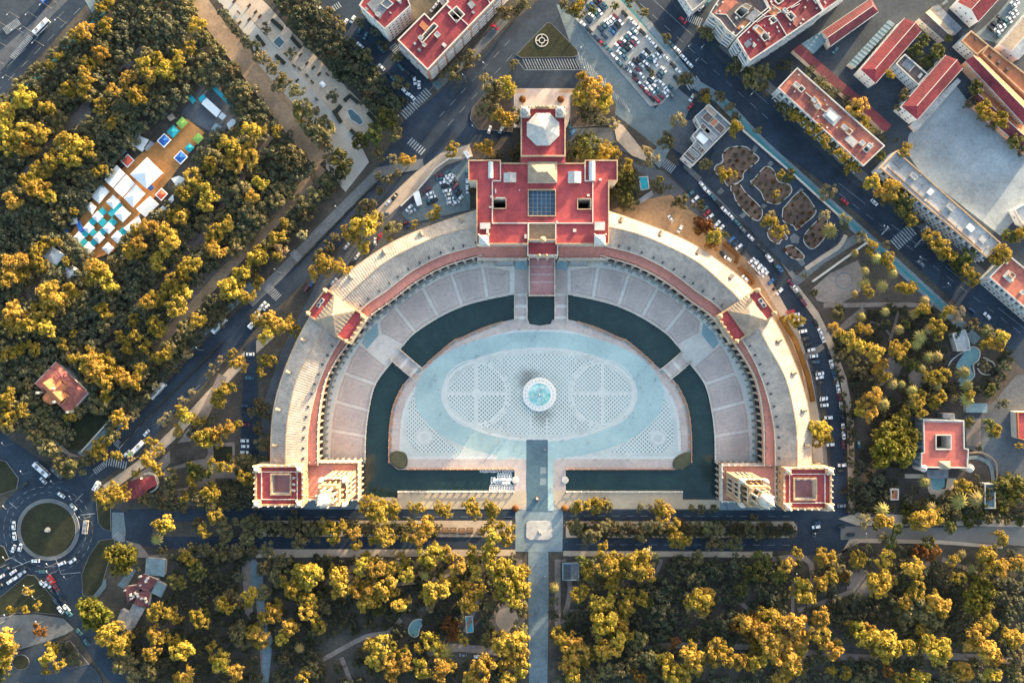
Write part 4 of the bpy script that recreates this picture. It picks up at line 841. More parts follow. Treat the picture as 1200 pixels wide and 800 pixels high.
# ---------------------------------------------------------------- gate pavilions in the middle of each curve
def pavilion(label, sg):
    def G(*p): return WP([(AX+sg*x, y) for x, y in p])
    body = G((243, 340.5), (264, 369), (218, 402.5), (198, 371.5)); c = W(AX+sg*231, 371); r = thing('gate_pavilion', label, 'building', (*c, 0))
    b = ccw(body); s = MB(); s.walls(b, 0, 17); s.build('wall', 'ochre_stone', r); s = MB(); s.poly(b, 17); s.build('flat_roof', 'red_roof', r)
    s = MB(); s.ring(offset(b, -.25), .8, 16.4, 18.0); s.build('parapet', 'ochre_stone', r)
    hp = G((232.6, 347.5), (254.0, 376), (231, 394.5), (210, 365.5)); ap = W(AX+sg*232.5, 370.5)
    hq = ccw(hp); s = MB(); s.walls(hq, 17, 18.2); s.build('roof_base', 'cream_stone', r)
    for i in range(4):
        a, d = hq[i], hq[(i+1) % 4]; s = MB(); ex = lambda q: (q[0]+(q[0]-ap[0])*.05, q[1]+(q[1]-ap[1])*.05)
        A, D = ex(a), ex(d); s.add([(*A, 18.0), (*D, 18.0), (*ap, 22.6)], [[0, 1, 2]])
        for k in range(1, 9):
            t = k/9; p = (A[0]+(D[0]-A[0])*t, A[1]+(D[1]-A[1])*t); e = min(t, 1-t)*2; tp = (p[0]+(ap[0]-p[0])*e, p[1]+(ap[1]-p[1])*e); zt = 18+4.6*e
            u = Vector((D[0]-A[0], D[1]-A[1])).normalized()*.18
            # rib runs up slope as far as the hip
            m = ((A[0]+D[0])/2, (A[1]+D[1])/2); up = Vector((ap[0]-m[0], ap[1]-m[1])); e2 = min(t, 1-t)*2; q = (p[0]+up.x*e2, p[1]+up.y*e2)
            s.add([(p[0]-u.x, p[1]-u.y, 18.02), (p[0]+u.x, p[1]+u.y, 18.02), (p[0], p[1], 18.25), (q[0], q[1], 18.1+4.6*e2)], [[0, 2, 3], [2, 1, 3]])
        s.build('roof_slope', 'hip_tile', r)
    s = MB(); s.lathe([(.7, 22.3), (.8, 23), (.5, 23.4), (.1, 24.6)], *ap, 8); s.build('finial', 'cream_stone', r)
    # front towards the plaza: arches, attic with pinnacles; turrets on all four corners
    f0, f1 = Vector(G((218, 402.5))[0]), Vector(G((198, 371.5))[0]); org = ORG[r.name]; nv, ang = face_angle(f0, f1, PC)
    for k in range(3):
        p = f0+(f1-f0)*((k+.5)/3)+nv*.6; part(r, 'arch', arch_mesh(6.0, 13.5, m=('cream_stone', 'ochre_stone')), (p.x-org[0], p.y-org[1], 0), ang)
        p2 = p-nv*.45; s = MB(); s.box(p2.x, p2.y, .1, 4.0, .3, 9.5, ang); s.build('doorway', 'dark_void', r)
    for k in range(6):
        p = f0+(f1-f0)*((k+.3)/5.6)+nv*.3; part(r, 'pinnacle', PIN2, (p.x-org[0], p.y-org[1], 17.9), ang)
    for q in offset(b, .9):
        s = MB(); s.box(q[0], q[1], 16, 2.0, 2.0, 4, ang); s.cone([(q[0]-1.2, q[1]-1.2), (q[0]+1.2, q[1]-1.2), (q[0]+1.2, q[1]+1.2), (q[0]-1.2, q[1]+1.2)], 20, (q[0], q[1], 22.5)); s.build('corner_turret', 'ochre_stone', r)
    o0, o1 = Vector(G((243, 340.5))[0]), Vector(G((264, 369))[0])
    for k, t in enumerate((.35, .55)):
        p = o0+(o1-o0)*t; v = (Vector(c)-p).normalized(); p = p+v*2.6; s = MB(); s.box(p.x, p.y, 17, 2.6, 2.0, 1.6, ang); e = s.build('roof_lantern', 'white_cap', r); s = MB(); s.box(p.x, p.y, 18.61, 1.8, 1.3, .12, ang); s.build('pane', 'glass', e)
    place_windows(r, body, 3, 15, 2, 4.5, 'stone', edges=[i for i in range(4)], only_visible=True)
pavilion('left gate pavilion with hipped tile roof and bright red flat strips', -1); pavilion('right gate pavilion with hipped tile roof and dark red flat strips', 1)
# ---------------------------------------------------------------- end pavilions, podiums and towers
def end_block(label, sg):
    h = 20
    P = WP(rect(299.5, 545, 356, 592), h) if sg < 0 else WP(rect(917.5, 547.5, 973.5, 596), h)
    inner = WP(rect(319, 556, 340, 578), h) if sg < 0 else WP(rect(931, 561, 955, 584), h)
    c = (sum(q[0] for q in P)/4, sum(q[1] for q in P)/4); r = thing('end_pavilion', label, 'building', (*c, 0)); p = ccw(P)
    flat_block(r, P, 0, h, 'ochre_stone', 'red_roof', 'ochre_stone', 1.3, .9, holes=[inner], court_z=15.5, court_m='pink_floor')
    place_windows(r, P, 2, 18, 3, 4.2, 'stone'); org = ORG[r.name]
    q2 = offset(p, 3.3)
    s = MB(); s.ring(q2, .4, h+.02, h+.9); s.build('roof_wall', 'cream_stone' if sg < 0 else 'white_cap', r)
    for q in offset(p, 1.6):
        s = MB(); s.box(q[0], q[1], h-.5, 3.8, 3.8, 3.5, 0); e = s.build('corner_turret', 'ochre_stone', r)
        s = MB(); s.lathe([(1.7, h+3), (1.75, h+3.8), (1.2, h+5), (.3, h+5.8), (.1, h+7)], *q, 8); s.build('turret_cap', 'cream_stone', e)
        for dx in (-1.6, 1.6):
            for dy in (-1.6, 1.6): part(r, 'pinnacle', PIN, (q[0]+dx-org[0], q[1]+dy-org[1], h+2.9))
    L = [p[i] for i in range(4)]
    for i in range(4):
        a, d = Vector(L[i]), Vector(L[(i+1) % 4]); n = 7
        for k in range(1, n):
            v = a+(d-a)*k/n; part(r, 'pinnacle', PIN, (v.x-org[0], v.y-org[1], h+1.2))
    iw = ccw(inner)
    for k in range(3):
        v = Vector(iw[1 if sg < 0 else 2])+(Vector(iw[2 if sg < 0 else 3])-Vector(iw[1 if sg < 0 else 2]))*(k+.5)/3; off = 2.2 if sg < 0 else 0
        s = MB(); s.box(v.x+off, v.y, h+.02, 1.6, 1.1, .9); s.build('roof_box', 'white_cap', r)
end_block('left end pavilion with square courtyard and red roof', -1); end_block('right end pavilion with square courtyard and red roof', 1)
def podium(label, sg):
    h = 10
    P = WP([(357, 541), (420.5, 541), (420.5, 585), (357, 585)], h) if sg < 0 else WP([(845.5, 544.5), (908.5, 544.5), (908.5, 587), (845.5, 587)], h)
    c = (sum(q[0] for q in P)/4, sum(q[1] for q in P)/4); r = thing('tower_podium', label, 'terrace', (*c, 0)); p = ccw(P)
    s = MB(); s.walls(p, -1, h); s.build('wall', 'cream_stone', r); s = MB(); s.poly(p, h); s.build('terrace_floor', 'salmon_floor', r)
    s = MB(); s.ring(offset(p, -.2), .7, h-.4, h+1.2); s.build('parapet', 'cream_stone', r); s = MB(); s.ring(offset(p, 1.4), .5, h+.01, h+.35); s.build('kerb', 'ochre_stone', r)
    org = ORG[r.name]
    for i in range(4):
        a, d = Vector(p[i]), Vector(p[(i+1) % 4]); n = max(3, int((d-a).length/3.4)); u = (d-a).normalized(); nrm = Vector((u.y, -u.x)); ang = math.atan2(nrm.y, nrm.x)+math.pi/2
        for k in range(n):
            v = a+(d-a)*(k+.5)/n
            part(r, 'pinnacle', PIN, (a.x+(d-a).x*k/n-org[0], a.y+(d-a).y*k/n-org[1], h+1.15))
            if nrm.dot(-v) > 5: 
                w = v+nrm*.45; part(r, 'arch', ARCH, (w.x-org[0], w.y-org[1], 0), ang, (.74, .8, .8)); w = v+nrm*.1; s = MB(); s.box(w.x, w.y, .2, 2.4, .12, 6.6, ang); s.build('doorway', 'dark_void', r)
podium('left tower podium with orange red terrace floor beside the canal', -1); podium('right tower podium with red terrace floor beside the canal', 1)
def tower(label, px, py):
    c = W(px, py); r = thing('tower', label, 'tower', (*c, 0)); x, y = c; org = ORG[r.name]
    s = MB(); s.box(x, y, 0, 12.4, 12.4, 36); s.build('shaft', 'brick_wall', r)
    for z, w, hh in ((11, 13.6, 1.0), (24, 13.2, .8), (35, 14.6, 1.6)):
        s = MB(); s.box(x, y, z, w, w, hh); s.box(x, y, z-.6, w-.6, w-.6, .6); s.build('cornice', 'ochre_stone', r)
    for sx_ in (-1, 1):
        for sy_ in (-1, 1): s = MB(); s.box(x+sx_*5.9, y+sy_*5.9, 0, 1.5, 1.5, 35); s.build('pilaster', 'ochre_stone', r)
    for k in range(4):
        a = k*math.pi/2; nx, ny = math.cos(a), math.sin(a)
        for z, hh in ((13, 9), (26, 7.5)):
            for off in (-2.6, 0, 2.6):
                q = (x+nx*6.22-ny*off, y+ny*6.22+nx*off); s = MB(); s.box(q[0], q[1], z, 1.6, .12, hh*.8, a+math.pi/2); s.build('tall_window', 'glass', r)
            for off in (-3.9, -1.3, 1.3, 3.9):
                q = (x+nx*6.35-ny*off, y+ny*6.35+nx*off); s = MB(); s.box(q[0], q[1], z-.9, .6, .45, hh, a+math.pi/2); s.build('mullion', 'cream_stone', r)
        # belfry arches and balcony rail
        for off in (-2.9, 0, 2.9):
            q = (x+nx*4.9-ny*off, y+ny*4.9+nx*off); part(r, 'arch', ARCH_T, (q[0]-org[0], q[1]-org[1], 37.4), a+math.pi/2)
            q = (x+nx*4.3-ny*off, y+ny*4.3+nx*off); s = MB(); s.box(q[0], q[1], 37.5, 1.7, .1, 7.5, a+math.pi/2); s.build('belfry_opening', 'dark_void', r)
        q = (x+nx*6.9, y+ny*6.9); s = MB(); s.box(q[0], q[1], 36.6, 13.6, .4, 1.2, a+math.pi/2); s.build('balcony_rail', 'cream_stone', r)
        for off in (-4, 0, 4): part(r, 'pinnacle', PIN, (nx*6.9-ny*off, ny*6.9+nx*off, 37.6))
    for sx_ in (-1, 1):
        for sy_ in (-1, 1):
            s = MB(); q = (x+sx_*6.3, y+sy_*6.3); s.lathe([(1.2, 36.4), (1.2, 39), (1.6, 39.4), (1.1, 40.5), (1.3, 41.6), (.5, 43), (.1, 46)], *q, 8); s.build('corner_pinnacle', 'white_cap', r)
            s = MB(); q = (x+sx_*4.6, y+sy_*4.6); s.box(*q, 37, 1.3, 1.3, 10.5); s.lathe([(.8, 49), (1.0, 49.6), (.5, 50.6), (.1, 53)], *q, 7); s.build('corner_pillar', 'ochre_stone', r)
    s = MB(); s.box(x, y, 36.6, 8.4, 8.4, 10.8); s.build('belfry', 'brick_wall', r); s = MB(); s.box(x, y, 47.4, 11.2, 11.2, 1.4); s.build('cornice', 'ochre_stone', r)
    s = MB(); s.lathe([(4.3, 48.8), (4.3, 56.5), (4.9, 56.6), (4.9, 57.6), (3.6, 57.7)], x, y, 8, 0, math.pi/8); s.build('octagon', 'ochre_stone', r)
    for k in range(8):
        a = k*math.pi/4; s = MB(); s.box(x+4.02*math.cos(a), y+4.02*math.sin(a), 49.6, 1.5, .2, 5.4, a+math.pi/2); s.build('octagon_window', 'dark_void', r)
        a += math.pi/8; s = MB(); s.lathe([(.45, 48.8), (.4, 56.5), (.6, 57.6), (.3, 58.6), (.05, 60)], x+4.5*math.cos(a), y+4.5*math.sin(a), 6); s.build('column', 'white_cap', r)
    s = MB(); s.lathe([(3.6, 57.6), (3.7, 59), (3.5, 61), (2.7, 63.2), (1.5, 64.6), (1.2, 65)], x, y, 16); s.build('dome', 'white_cap', r)
    s = MB(); s.lathe([(1.2, 64.8), (1.1, 67.3), (1.5, 67.5), (1.2, 68.4), (.5, 69.6), (.2, 71), (.05, 74)], x, y, 8); s.build('spire', 'cream_stone', r)
ARCH_T = arch_mesh(2.9, 10.0, m=('ochre_stone', 'cream_stone'), d=.6, spring=.62)
tower('left tall ornate tower leaning towards the left end pavilion', 408.5, 561); tower('right tall ornate tower beside the right end pavilion', 858.5, 562)
# ---------------------------------------------------------------- central building
h = 21
cb = thing('central_building', 'central red roofed palace building with glazed courtyard at the head of the plaza', 'building', (*W(634, 235), 0))
outline = [(549, 188), (586.5, 188), (586.5, 191.5), (610.5, 191.5), (662.5, 191.5), (685.5, 191.5), (685.5, 188), (723.5, 188), (723.5, 212.5), (713.5, 212.5), (713.5, 286), (651, 286), (651, 281.5), (619, 281.5), (619, 286), (558.5, 286), (558.5, 212.5), (549, 212.5)]
Hs = [WP(rect(619.5, 223, 650.5, 252.7), h), WP(rect(578.3, 233.5, 592.5, 244), h), WP(rect(677.3, 233.5, 692, 244.8), h), WP(rect(620, 262, 650.5, 281), h)]
P = WP(outline, h)
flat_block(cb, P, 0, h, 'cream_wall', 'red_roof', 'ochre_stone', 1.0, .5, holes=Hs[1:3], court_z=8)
# reopen the two big wells in the roof
rf = [o for o in cb.children if o.name.startswith('roof')][0]; bpy.data.objects.remove(rf)
s = MB(); s.poly(ccw(P), h, 0, holes=Hs); s.build('roof', 'red_roof', cb)
for hh, z, m, wm in ((Hs[0], h-1.6, 'court_glass', 'ochre_stone'), (Hs[3], h-3, 'ochre_stone', 'cream_wall')):
    s = MB(); s.walls(ccw(hh), z-.1, h, 0, flip=True); s.ring(offset(ccw(hh), -.5), .5, h-.05, h+.9); s.build('court_wall', wm, cb)
    s = MB(); s.poly(offset(ccw(hh), -.2), z); s.build('court_glazing' if m == 'court_glass' else 'court_floor', m, cb)
s = MB(); q = ccw(Hs[0])
x0, y0 = q[0]; x1, y1 = q[2]; x0, x1 = min(x0, x1), max(x0, x1); y0, y1 = min(y0, y1), max(y0, y1)
for i in range(1, 6): s.box(x0+(x1-x0)*i/6, (y0+y1)/2, h-1.6, .22, y1-y0, .3)
for i in range(1, 6): s.box((x0+x1)/2, y0+(y1-y0)*i/6, h-1.58, x1-x0, .22, .26)
s.build('glazing_bar', 'metal', cb)
for pts in ([(586.5, 189), (586.5, 212)], [(577, 212.3), (586.7, 212.3)], [(577, 212), (577, 261.5)], [(576.5, 261.7), (619, 261.7)], [(685.5, 189), (685.5, 212)], [(685, 212.3), (694.7, 212.3)], [(694.5, 212), (694.5, 261.5)], [(651, 261.7), (695, 261.7)], [(618.9, 261), (618.9, 281.6)], [(651.3, 261), (651.3, 281.6)]):
    wall_line(cb, pts, h+.01, h+.95, .55, 'cream_wall', h)
# north block with the white octagon
nb = WP(rect(610.5, 127, 662.5, 183.5), 24); s = MB(); s.walls(ccw(nb), 0, 24); s.build('north_wall', 'cream_wall', cb); s = MB(); s.poly(ccw(nb), 24); s.build('north_roof', 'red_roof', cb)
s = MB(); s.ring(offset(ccw(nb), -.15), .75, 23.5, 25.1); s.build('parapet', 'ochre_stone', cb)
lb = WP(rect(610.5, 183.8, 662.5, 191), 22); s = MB(); s.prism(lb, 21.1, 22.4); s.build('link_roof', 'red_roof', cb)
oc = W(636.3, 151.5, 26); s = MB(); ro = 9.3
op = [(oc[0]+ro*1.0*math.cos(R(22.5+45*i)), oc[1]+ro*math.sin(R(22.5+45*i))) for i in range(8)]
s.walls(op, 24, 26.2); s.build('octagon_drum', 'white_cap', cb)
for i in range(8):
    a, d = op[i], op[(i+1) % 8]; s = MB(); e = 1.04; f = lambda q: (oc[0]+(q[0]-oc[0])*e, oc[1]+(q[1]-oc[1])*e)
    s.add([(*f(a), 26.1), (*f(d), 26.1), (*oc, 29.6)], [[0, 1, 2]]); s.build('octagon_roof_panel', 'white_cap', cb)
s = MB(); s.lathe([(.5, 29.3), (.6, 30), (.1, 31)], *oc, 8); s.build('finial', 'cream_stone', cb)
for px in (615.5, 656.8):
    q = W(px, 131, 27); s = MB(); s.box(*q, 23, 5.4, 5.4, 5.2); e = s.build('corner_turret', 'white_cap', cb); s = MB(); s.lathe([(2.2, 28.2), (2.3, 29), (1.7, 30.2), (.6, 31.2), (.15, 32.5)], *q, 10); s.build('turret_dome', 'pale_roof', e)
    for dx in (-2.3, 2.3):
        for dy in (-2.3, 2.3): part(cb, 'pinnacle', PIN, (q[0]+dx-cb.location.x, q[1]+dy-cb.location.y, 28.1))
q = W(636.3, 126, 24); s = MB(); s.box(q[0], q[1], 23, 9, 1.2, 3.6, 0, 0, .7); s.build('gable', 'ochre_stone', cb)
for dx in (-6, -4, -2, 0, 2, 4, 6): part(cb, 'pinnacle', PIN, (q[0]+dx-cb.location.x, q[1]-cb.location.y, 25.6))
# hipped roof between the blocks
hb = WP(rect(618.5, 189.5, 653, 214), 23); rd = WP([(629.8, 201), (641.5, 201)], 28); s = MB(); s.walls(ccw(hb), 21, 23.2); s.build('roof_base', 'cream_stone', cb)
b4 = ccw(hb); b4 = sorted(b4, key=lambda v: (v[1], v[0])); bl, br, tl, tr_ = b4[0], b4[1], b4[2], b4[3]
def ribbed(root, quad, z, zt, nm, m, n):
    """a slope: eave a-b, top c-d (d may equal c), with ribs up the slope"""
    a, b_, c, d = quad; s = MB(); s.add([(*a, z), (*b_, z), (*c, zt), (*d, zt)], [[0, 1, 2, 3]]) if c != d else s.add([(*a, z), (*b_, z), (*c, zt)], [[0, 1, 2]])
    for k in range(1, n):
        t = k/n; p = Vector(a)*(1-t)+Vector(b_)*t; L = (Vector(b_)-Vector(a)).length; u = (Vector(b_)-Vector(a))/L
        # perpendicular up the slope until it meets the hips
        m0 = (Vector(c)+Vector(d))/2-(Vector(a)+Vector(b_))/2; up = m0-u*m0.dot(u); s0 = (Vector(d)-Vector(a)).dot(u); s1 = (Vector(b_)-Vector(c)).dot(u); x = t*L
        e = min(1.0, x/s0 if s0 > .3 else 1, (L-x)/s1 if s1 > .3 else 1)
        q = p+up*e; w = u*.16
        s.add([(*(p-w), z+.02), (*(p+w), z+.02), (*p, z+.1), (*(q-w), z+.02+(zt-z)*e), (*(q+w), z+.02+(zt-z)*e), (*q, z+.1+(zt-z)*e)], [[0, 2, 5, 3], [2, 1, 4, 5]])
    return s.build(nm, m, root)
ribbed(cb, (bl, br, rd[1], rd[0]), 23.1, 27.6, 'roof_slope', 'hip_tile', 14); ribbed(cb, (br, tr_, rd[1], rd[1]), 23.1, 27.6, 'roof_slope', 'hip_tile', 9); ribbed(cb, (tr_, tl, rd[0], rd[1]), 23.1, 27.6, 'roof_slope', 'hip_tile', 14); ribbed(cb, (tl, bl, rd[0], rd[0]), 23.1, 27.6, 'roof_slope', 'hip_tile', 9)
for bx in ((590.6, 202.7, 604.6, 213), (666, 201.5, 680.6, 214)):
    q = WP(rect(*bx), 23); s = MB(); s.walls(ccw(q), 21, 23); s.build('lantern_base', 'cream_stone', cb); cx = sum(v[0] for v in q)/4; cy = sum(v[1] for v in q)/4
    yy0 = min(v[1] for v in q)-.2; yy1 = max(v[1] for v in q)+.2; xa = min(v[0] for v in q)-.2; xb = max(v[0] for v in q)+.2
    for xx in (xa, xb): s = MB(); s.add([(xx, yy0, 22.95), (xx, yy1, 22.95), (cx, yy1, 24.3), (cx, yy0, 24.3)], [[0, 1, 2, 3] if xx < cx else [3, 2, 1, 0]]); s.build('lantern_slope', 'pale_roof', cb)
for bx in ((572, 189.6, 578, 208.5), (690.4, 189, 697.7, 211.5)):
    q = WP(rect(*bx), 23); s = MB(); xa = min(v[0] for v in q); xb = max(v[0] for v in q); ya = min(v[1] for v in q); yb = max(v[1] for v in q); n = 8
    P_ = [((xa+xb)/2-(xb-xa)/2*math.cos(math.pi*i/n), 21.8+1.8*math.sin(math.pi*i/n)) for i in range(n+1)]
    s.add([(x, ya, z) for x, z in P_]+[(x, yb, z) for x, z in P_], [[i+1, i, n+1+i, n+2+i] for i in range(n)]+[list(range(n+1)), list(range(2*n+1, n, -1))]); s.box((xa+xb)/2, (ya+yb)/2, 21, xb-xa, yb-ya, .85); s.build('vault_roof', 'zinc', cb)
for bx, z in (((562.5, 261.5, 574.5, 268.5), 2.6), ((696.5, 260.5, 708.5, 270), 2.6), ((651.5, 258.5, 653.5, 262), 1), ((570, 268.8, 572.8, 274), 2.8), ((614.5, 274.8, 617.2, 279.5), 2.2), ((671.5, 268, 675.5, 271.7), .8), ((574.5, 229, 578, 231.5), .8), ((573, 241.5, 578, 243.5), 1), ((581, 231, 592, 232.6), .9), ((688, 227.5, 691, 230), .9), ((702, 209, 705, 211.5), .9), ((580, 221, 581.5, 226), .6), ((608, 222, 609.5, 223.5), .5)):
    q = WP(rect(*bx), h+1); s = MB(); s.prism(q, h+.01, h+z); s.build('roof_box', 'white_cap' if z > 2 else 'cream_stone', cb)
for bx in ((561, 275.5, 573, 288), (696.5, 275, 709.5, 287.5)):
    q = ccw(WP(rect(*bx), h+2)); s = MB(); s.prism(q, h-3, h+3); e = s.build('corner_turret', 'cream_stone', cb); c = (sum(v[0] for v in q)/4, sum(v[1] for v in q)/4); s = MB(); s.cone(offset(q, .3), h+3, (*c, h+6)); s.build('turret_cap', 'mosaic_paving', e)
    for v in q: part(cb, 'pinnacle', PIN, (v[0]-cb.location.x, v[1]-cb.location.y, h+2.9))
# portico
pq = WP([(618, 283), (653.8, 283), (653.8, 299.5), (618, 299.5)], 18); s = MB(); s.walls(ccw(pq), 0, 18); s.build('portico_wall', 'ochre_stone', cb); s = MB(); s.poly(ccw(pq), 18); s.build('portico_roof', 'red_roof', cb); s = MB(); s.ring(offset(ccw(pq), -.2), .8, 17.5, 19.2); s.build('portico_parapet', 'cream_stone', cb)
q = W(636, 300, 18)
for dx in (-8, -5, -2, 2, 5, 8): part(cb, 'pinnacle', PIN2 if abs(dx) == 2 else PIN, (q[0]+dx-cb.location.x, q[1]-cb.location.y, 19.1))
q = W(636, 281.5, h); s = MB(); s.lathe([(1.6, h), (1.6, h+2.2), (1.9, h+2.4), (.8, h+3.6), (.1, h+5)], *q, 10); s.build('bell_turret', 'ochre_stone', cb)
for k in (-1, 0, 1):
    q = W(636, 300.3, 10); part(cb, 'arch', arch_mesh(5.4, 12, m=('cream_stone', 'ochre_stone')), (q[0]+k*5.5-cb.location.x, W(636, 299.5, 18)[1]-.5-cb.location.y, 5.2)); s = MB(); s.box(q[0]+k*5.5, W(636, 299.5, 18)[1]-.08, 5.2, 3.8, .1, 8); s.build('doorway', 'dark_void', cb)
# front galleries either side of the portico
for x0, x1 in ((559.3, 617), (654.8, 711.7)):
    g_ = WP(rect(x0, 287, x1, 303), 12); s = MB(); s.walls(ccw(g_), 0, 12); s.build('gallery_wall', 'brick_wall', cb); s = MB(); s.poly(ccw(g_), 12.02); s.build('gallery_floor', 'salmon_floor', cb)
    s = MB(); a, c = W(x0, 303, 12), W(x1, 303, 12); s.ribbon([a, c], -.3, .3, 12, z1=13); s.build('balustrade', 'cream_stone', cb); n = 7
    for k in range(n):
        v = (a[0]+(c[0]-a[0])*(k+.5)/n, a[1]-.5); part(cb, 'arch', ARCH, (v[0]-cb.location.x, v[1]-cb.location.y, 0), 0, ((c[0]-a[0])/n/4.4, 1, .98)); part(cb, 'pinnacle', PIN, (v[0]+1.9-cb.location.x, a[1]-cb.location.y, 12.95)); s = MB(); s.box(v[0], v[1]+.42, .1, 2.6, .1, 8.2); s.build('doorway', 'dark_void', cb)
place_windows(cb, WP(rect(558.5, 286.2, 618.5, 288), h), 13, 20.5, 1, 4.2, 'stone'); place_windows(cb, WP(rect(651, 286.2, 713.5, 288), h), 13, 20.5, 1, 4.2, 'stone')
# raised front terrace with side stairs
ft_ = thing('front_terrace', 'raised pink terrace in front of the portico with balustraded edges', 'terrace', (*W(635, 322), 0)); tq = ccw(WP(rect(620, 301.5, 650.3, 346.5), 5)); s = MB(); s.walls(tq, -2, 5); s.build('wall', 'cream_stone', ft_); s = MB(); s.poly(tq, 5); s.build('terrace_floor', 'pink_floor', ft_)
for k in range(3):
    y = 312+k*9; s = MB(); s.prism(WP(rect(621.5, y, 648.8, y+1.2), 5), 4.9, 5.05+.0); s.build('step', 'pink_stone', ft_)
s = MB(); s.ring(offset(tq, -.15), .6, 4.6, 6.1); s.build('balustrade', 'cream_stone', ft_)
for v in [tq[0], tq[1], tq[2], tq[3]]+[tuple(Vector(tq[i])*(1-t)+Vector(tq[(i+1) % 4])*t) for i in range(4) for t in (.25, .5, .75)]: part(ft_, 'pinnacle', PIN, (v[0]-ft_.location.x, v[1]-ft_.location.y, 6.0))
for nm, x0, x1 in (('left', 603, 618), ('right', 651.5, 665)):
    r = thing('staircase', 'blue grey staircase on the %s side of the raised pink terrace' % nm, 'stairs', (*W((x0+x1)/2, 312), 0))
    for k in range(12):
        y = 303.5+k*1.05; s = MB(); s.prism(WP(rect(x0, y, x1, y+1.05)), .0, 4.6-k*.37); s.build('step', 'forecourt_tile', r)
    sheet('side_paving', rect(x0, 316, x1, 344.5), 'terrace_slab', parent=terrace)
for nm, x0, x1 in (('left', 580, 602), ('right', 666, 688)):
    r = thing('tiled_alcove', 'shallow tiled alcove terrace on the %s of the portico' % nm, 'terrace', (*W((x0+x1)/2, 309), 0)); s = MB(); s.prism(WP(rect(x0, 305.5, x1, 313)), .05, .9); s.build('base', 'mosaic_paving', r); s = MB(); s.ring(ccw(WP(rect(x0, 305.5, x1, 313))), .5, .9, 1.6); s.build('rim', 'cream_stone', r)
mat('basin_water', (.07, .13, .135), .25, (.04, .08, .09), .4, spec=.5)
# ================================================================ OTHER BUILDINGS
def centre(p): return (sum(q[0] for q in p)/len(p), sum(q[1] for q in p)/len(p))
def flat_building(name, label, px, h, wall, roof, par='cream_wall', win='square', rows=4, spacing=3.4, ph=.9, holes=(), boxes=(), lines=(), cat='building', court=None, floors=0, hole_m='dark_void'):
    P = ccw(WP(px, h)); c = centre(P); r = thing(name, label, cat, (*c, 0))
    hs = [WP(q, h) for q in holes]
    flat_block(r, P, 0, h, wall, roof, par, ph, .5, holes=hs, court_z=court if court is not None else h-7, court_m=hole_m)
    if win: place_windows(r, P, 1.0, h-.6, rows, spacing, win)
    for i, bx in enumerate(boxes):
        q, z, m = bx; q = WP(q, h+z/2); s = MB(); s.prism(ccw(q), h+.01, h+z); e = s.build('roof_hut' if z > 1.3 else 'roof_box', m, r)
        if z > 1.3: s = MB(); s.ring(offset(ccw(q), -.12), .3, h+z-.15, h+z+.25); s.build('coping', 'white_cap', e)
    for l_ in lines:
        s = MB(); s.ribbon(WP(l_, h), -.2, .2, h+.01, z1=h+.6); s.build('roof_wall', par, r)
    for k in range(floors):
        z = (k+1)*h/(floors+1)
        for i in range(len(P)):
            a, d = Vector(P[i]), Vector(P[(i+1) % len(P)]); u = (d-a).normalized() if (d-a).length > 3 else None
            if u is None: continue
            nrm = Vector((u.y, -u.x))
            if nrm.dot(-(a+d)/2) < 5: continue
            n = max(1, int((d-a).length/6))
            for j in range(n):
                m_ = a+(d-a)*(j+.5)/n+nrm*.65; L = (d-a).length/n*.78; ang = math.atan2(u.y, u.x); s = MB(); s.box(m_.x, m_.y, z-.15, L, 1.25, .18, ang); m2 = m_+nrm*.55; s.box(m2.x, m2.y, z+.03, L, .12, .95, ang); s.build('balcony', 'balcony', r)
    return r
rnd = random.Random(11)
def clutter(px, n, zs=(.5, 1.2), seed=0, size=(2, 4), m=('white_cap', 'grey_roof', 'cream_stone')):
    """small roof boxes inside a roof outline"""
    q = random.Random(seed); out = []; xs_ = [p[0] for p in px]; ys_ = [p[1] for p in px]; k = 0
    dx, dy = px[1][0]-px[0][0], px[1][1]-px[0][1]; L = math.hypot(dx, dy); u = (dx/L, dy/L)
    while len(out) < n and k < 400:
        k += 1; x, y = q.uniform(min(xs_), max(xs_)), q.uniform(min(ys_), max(ys_)); a, b_ = q.uniform(*size), q.uniform(*size)*.7
        pts = [(x+u[0]*sx*a/2-u[1]*sy*b_/2, y+u[1]*sx*a/2+u[0]*sy*b_/2) for sx, sy in ((-1, -1), (1, -1), (1, 1), (-1, 1))]
        if all(inside(p, px) for p in pts) and all(math.dist(pts[0], o[0][0]) > 5 for o in out): out.append((pts, q.uniform(*zs), q.choice(m)))
    return out
def quad(c, u, a, b_):
    """rectangle in photo pixels about c, long axis along u"""
    L = math.hypot(*u); u = (u[0]/L, u[1]/L); v = (-u[1], u[0])
    return [(c[0]+u[0]*a/2*i+v[0]*b_/2*j, c[1]+u[1]*a/2*i+v[1]*b_/2*j) for i, j in ((-1, -1), (1, -1), (1, 1), (-1, 1))]
a1 = T(1, 0, (485, 28), (605, 140), (725, 30), (690, -60), (540, -60))
flat_building('apartment_block', 'white walled apartment block with red edged grey roof at the top left', a1, 18, 'white_wall', 'crimson_roof', 'white_cap', 'square', 5, 2.6,
   holes=[T(1, 0, (590, 20), (615, 40), (640, 20), (612, -4))], boxes=[(T(1, 0, (520, 20), (580, 90), (600, 60), (640, 20), (600, -30), (560, -20)), .12, 'grey_roof'), (T(1, 0, (560, 70), (572, 82), (584, 70), (572, 60)), 1.5, 'white_cap'), (T(1, 0, (655, 0), (672, 12), (684, 0), (668, -10)), 1.4, 'white_cap')]+clutter(a1, 4, seed=2), lines=[T(1, 0, (610, 130), (715, 35))])
a2 = T(1, 0, (665, 190), (805, 330), (1000, 125), (1180, -60), (850, -60), (900, 10), (820, 95), (790, 65))
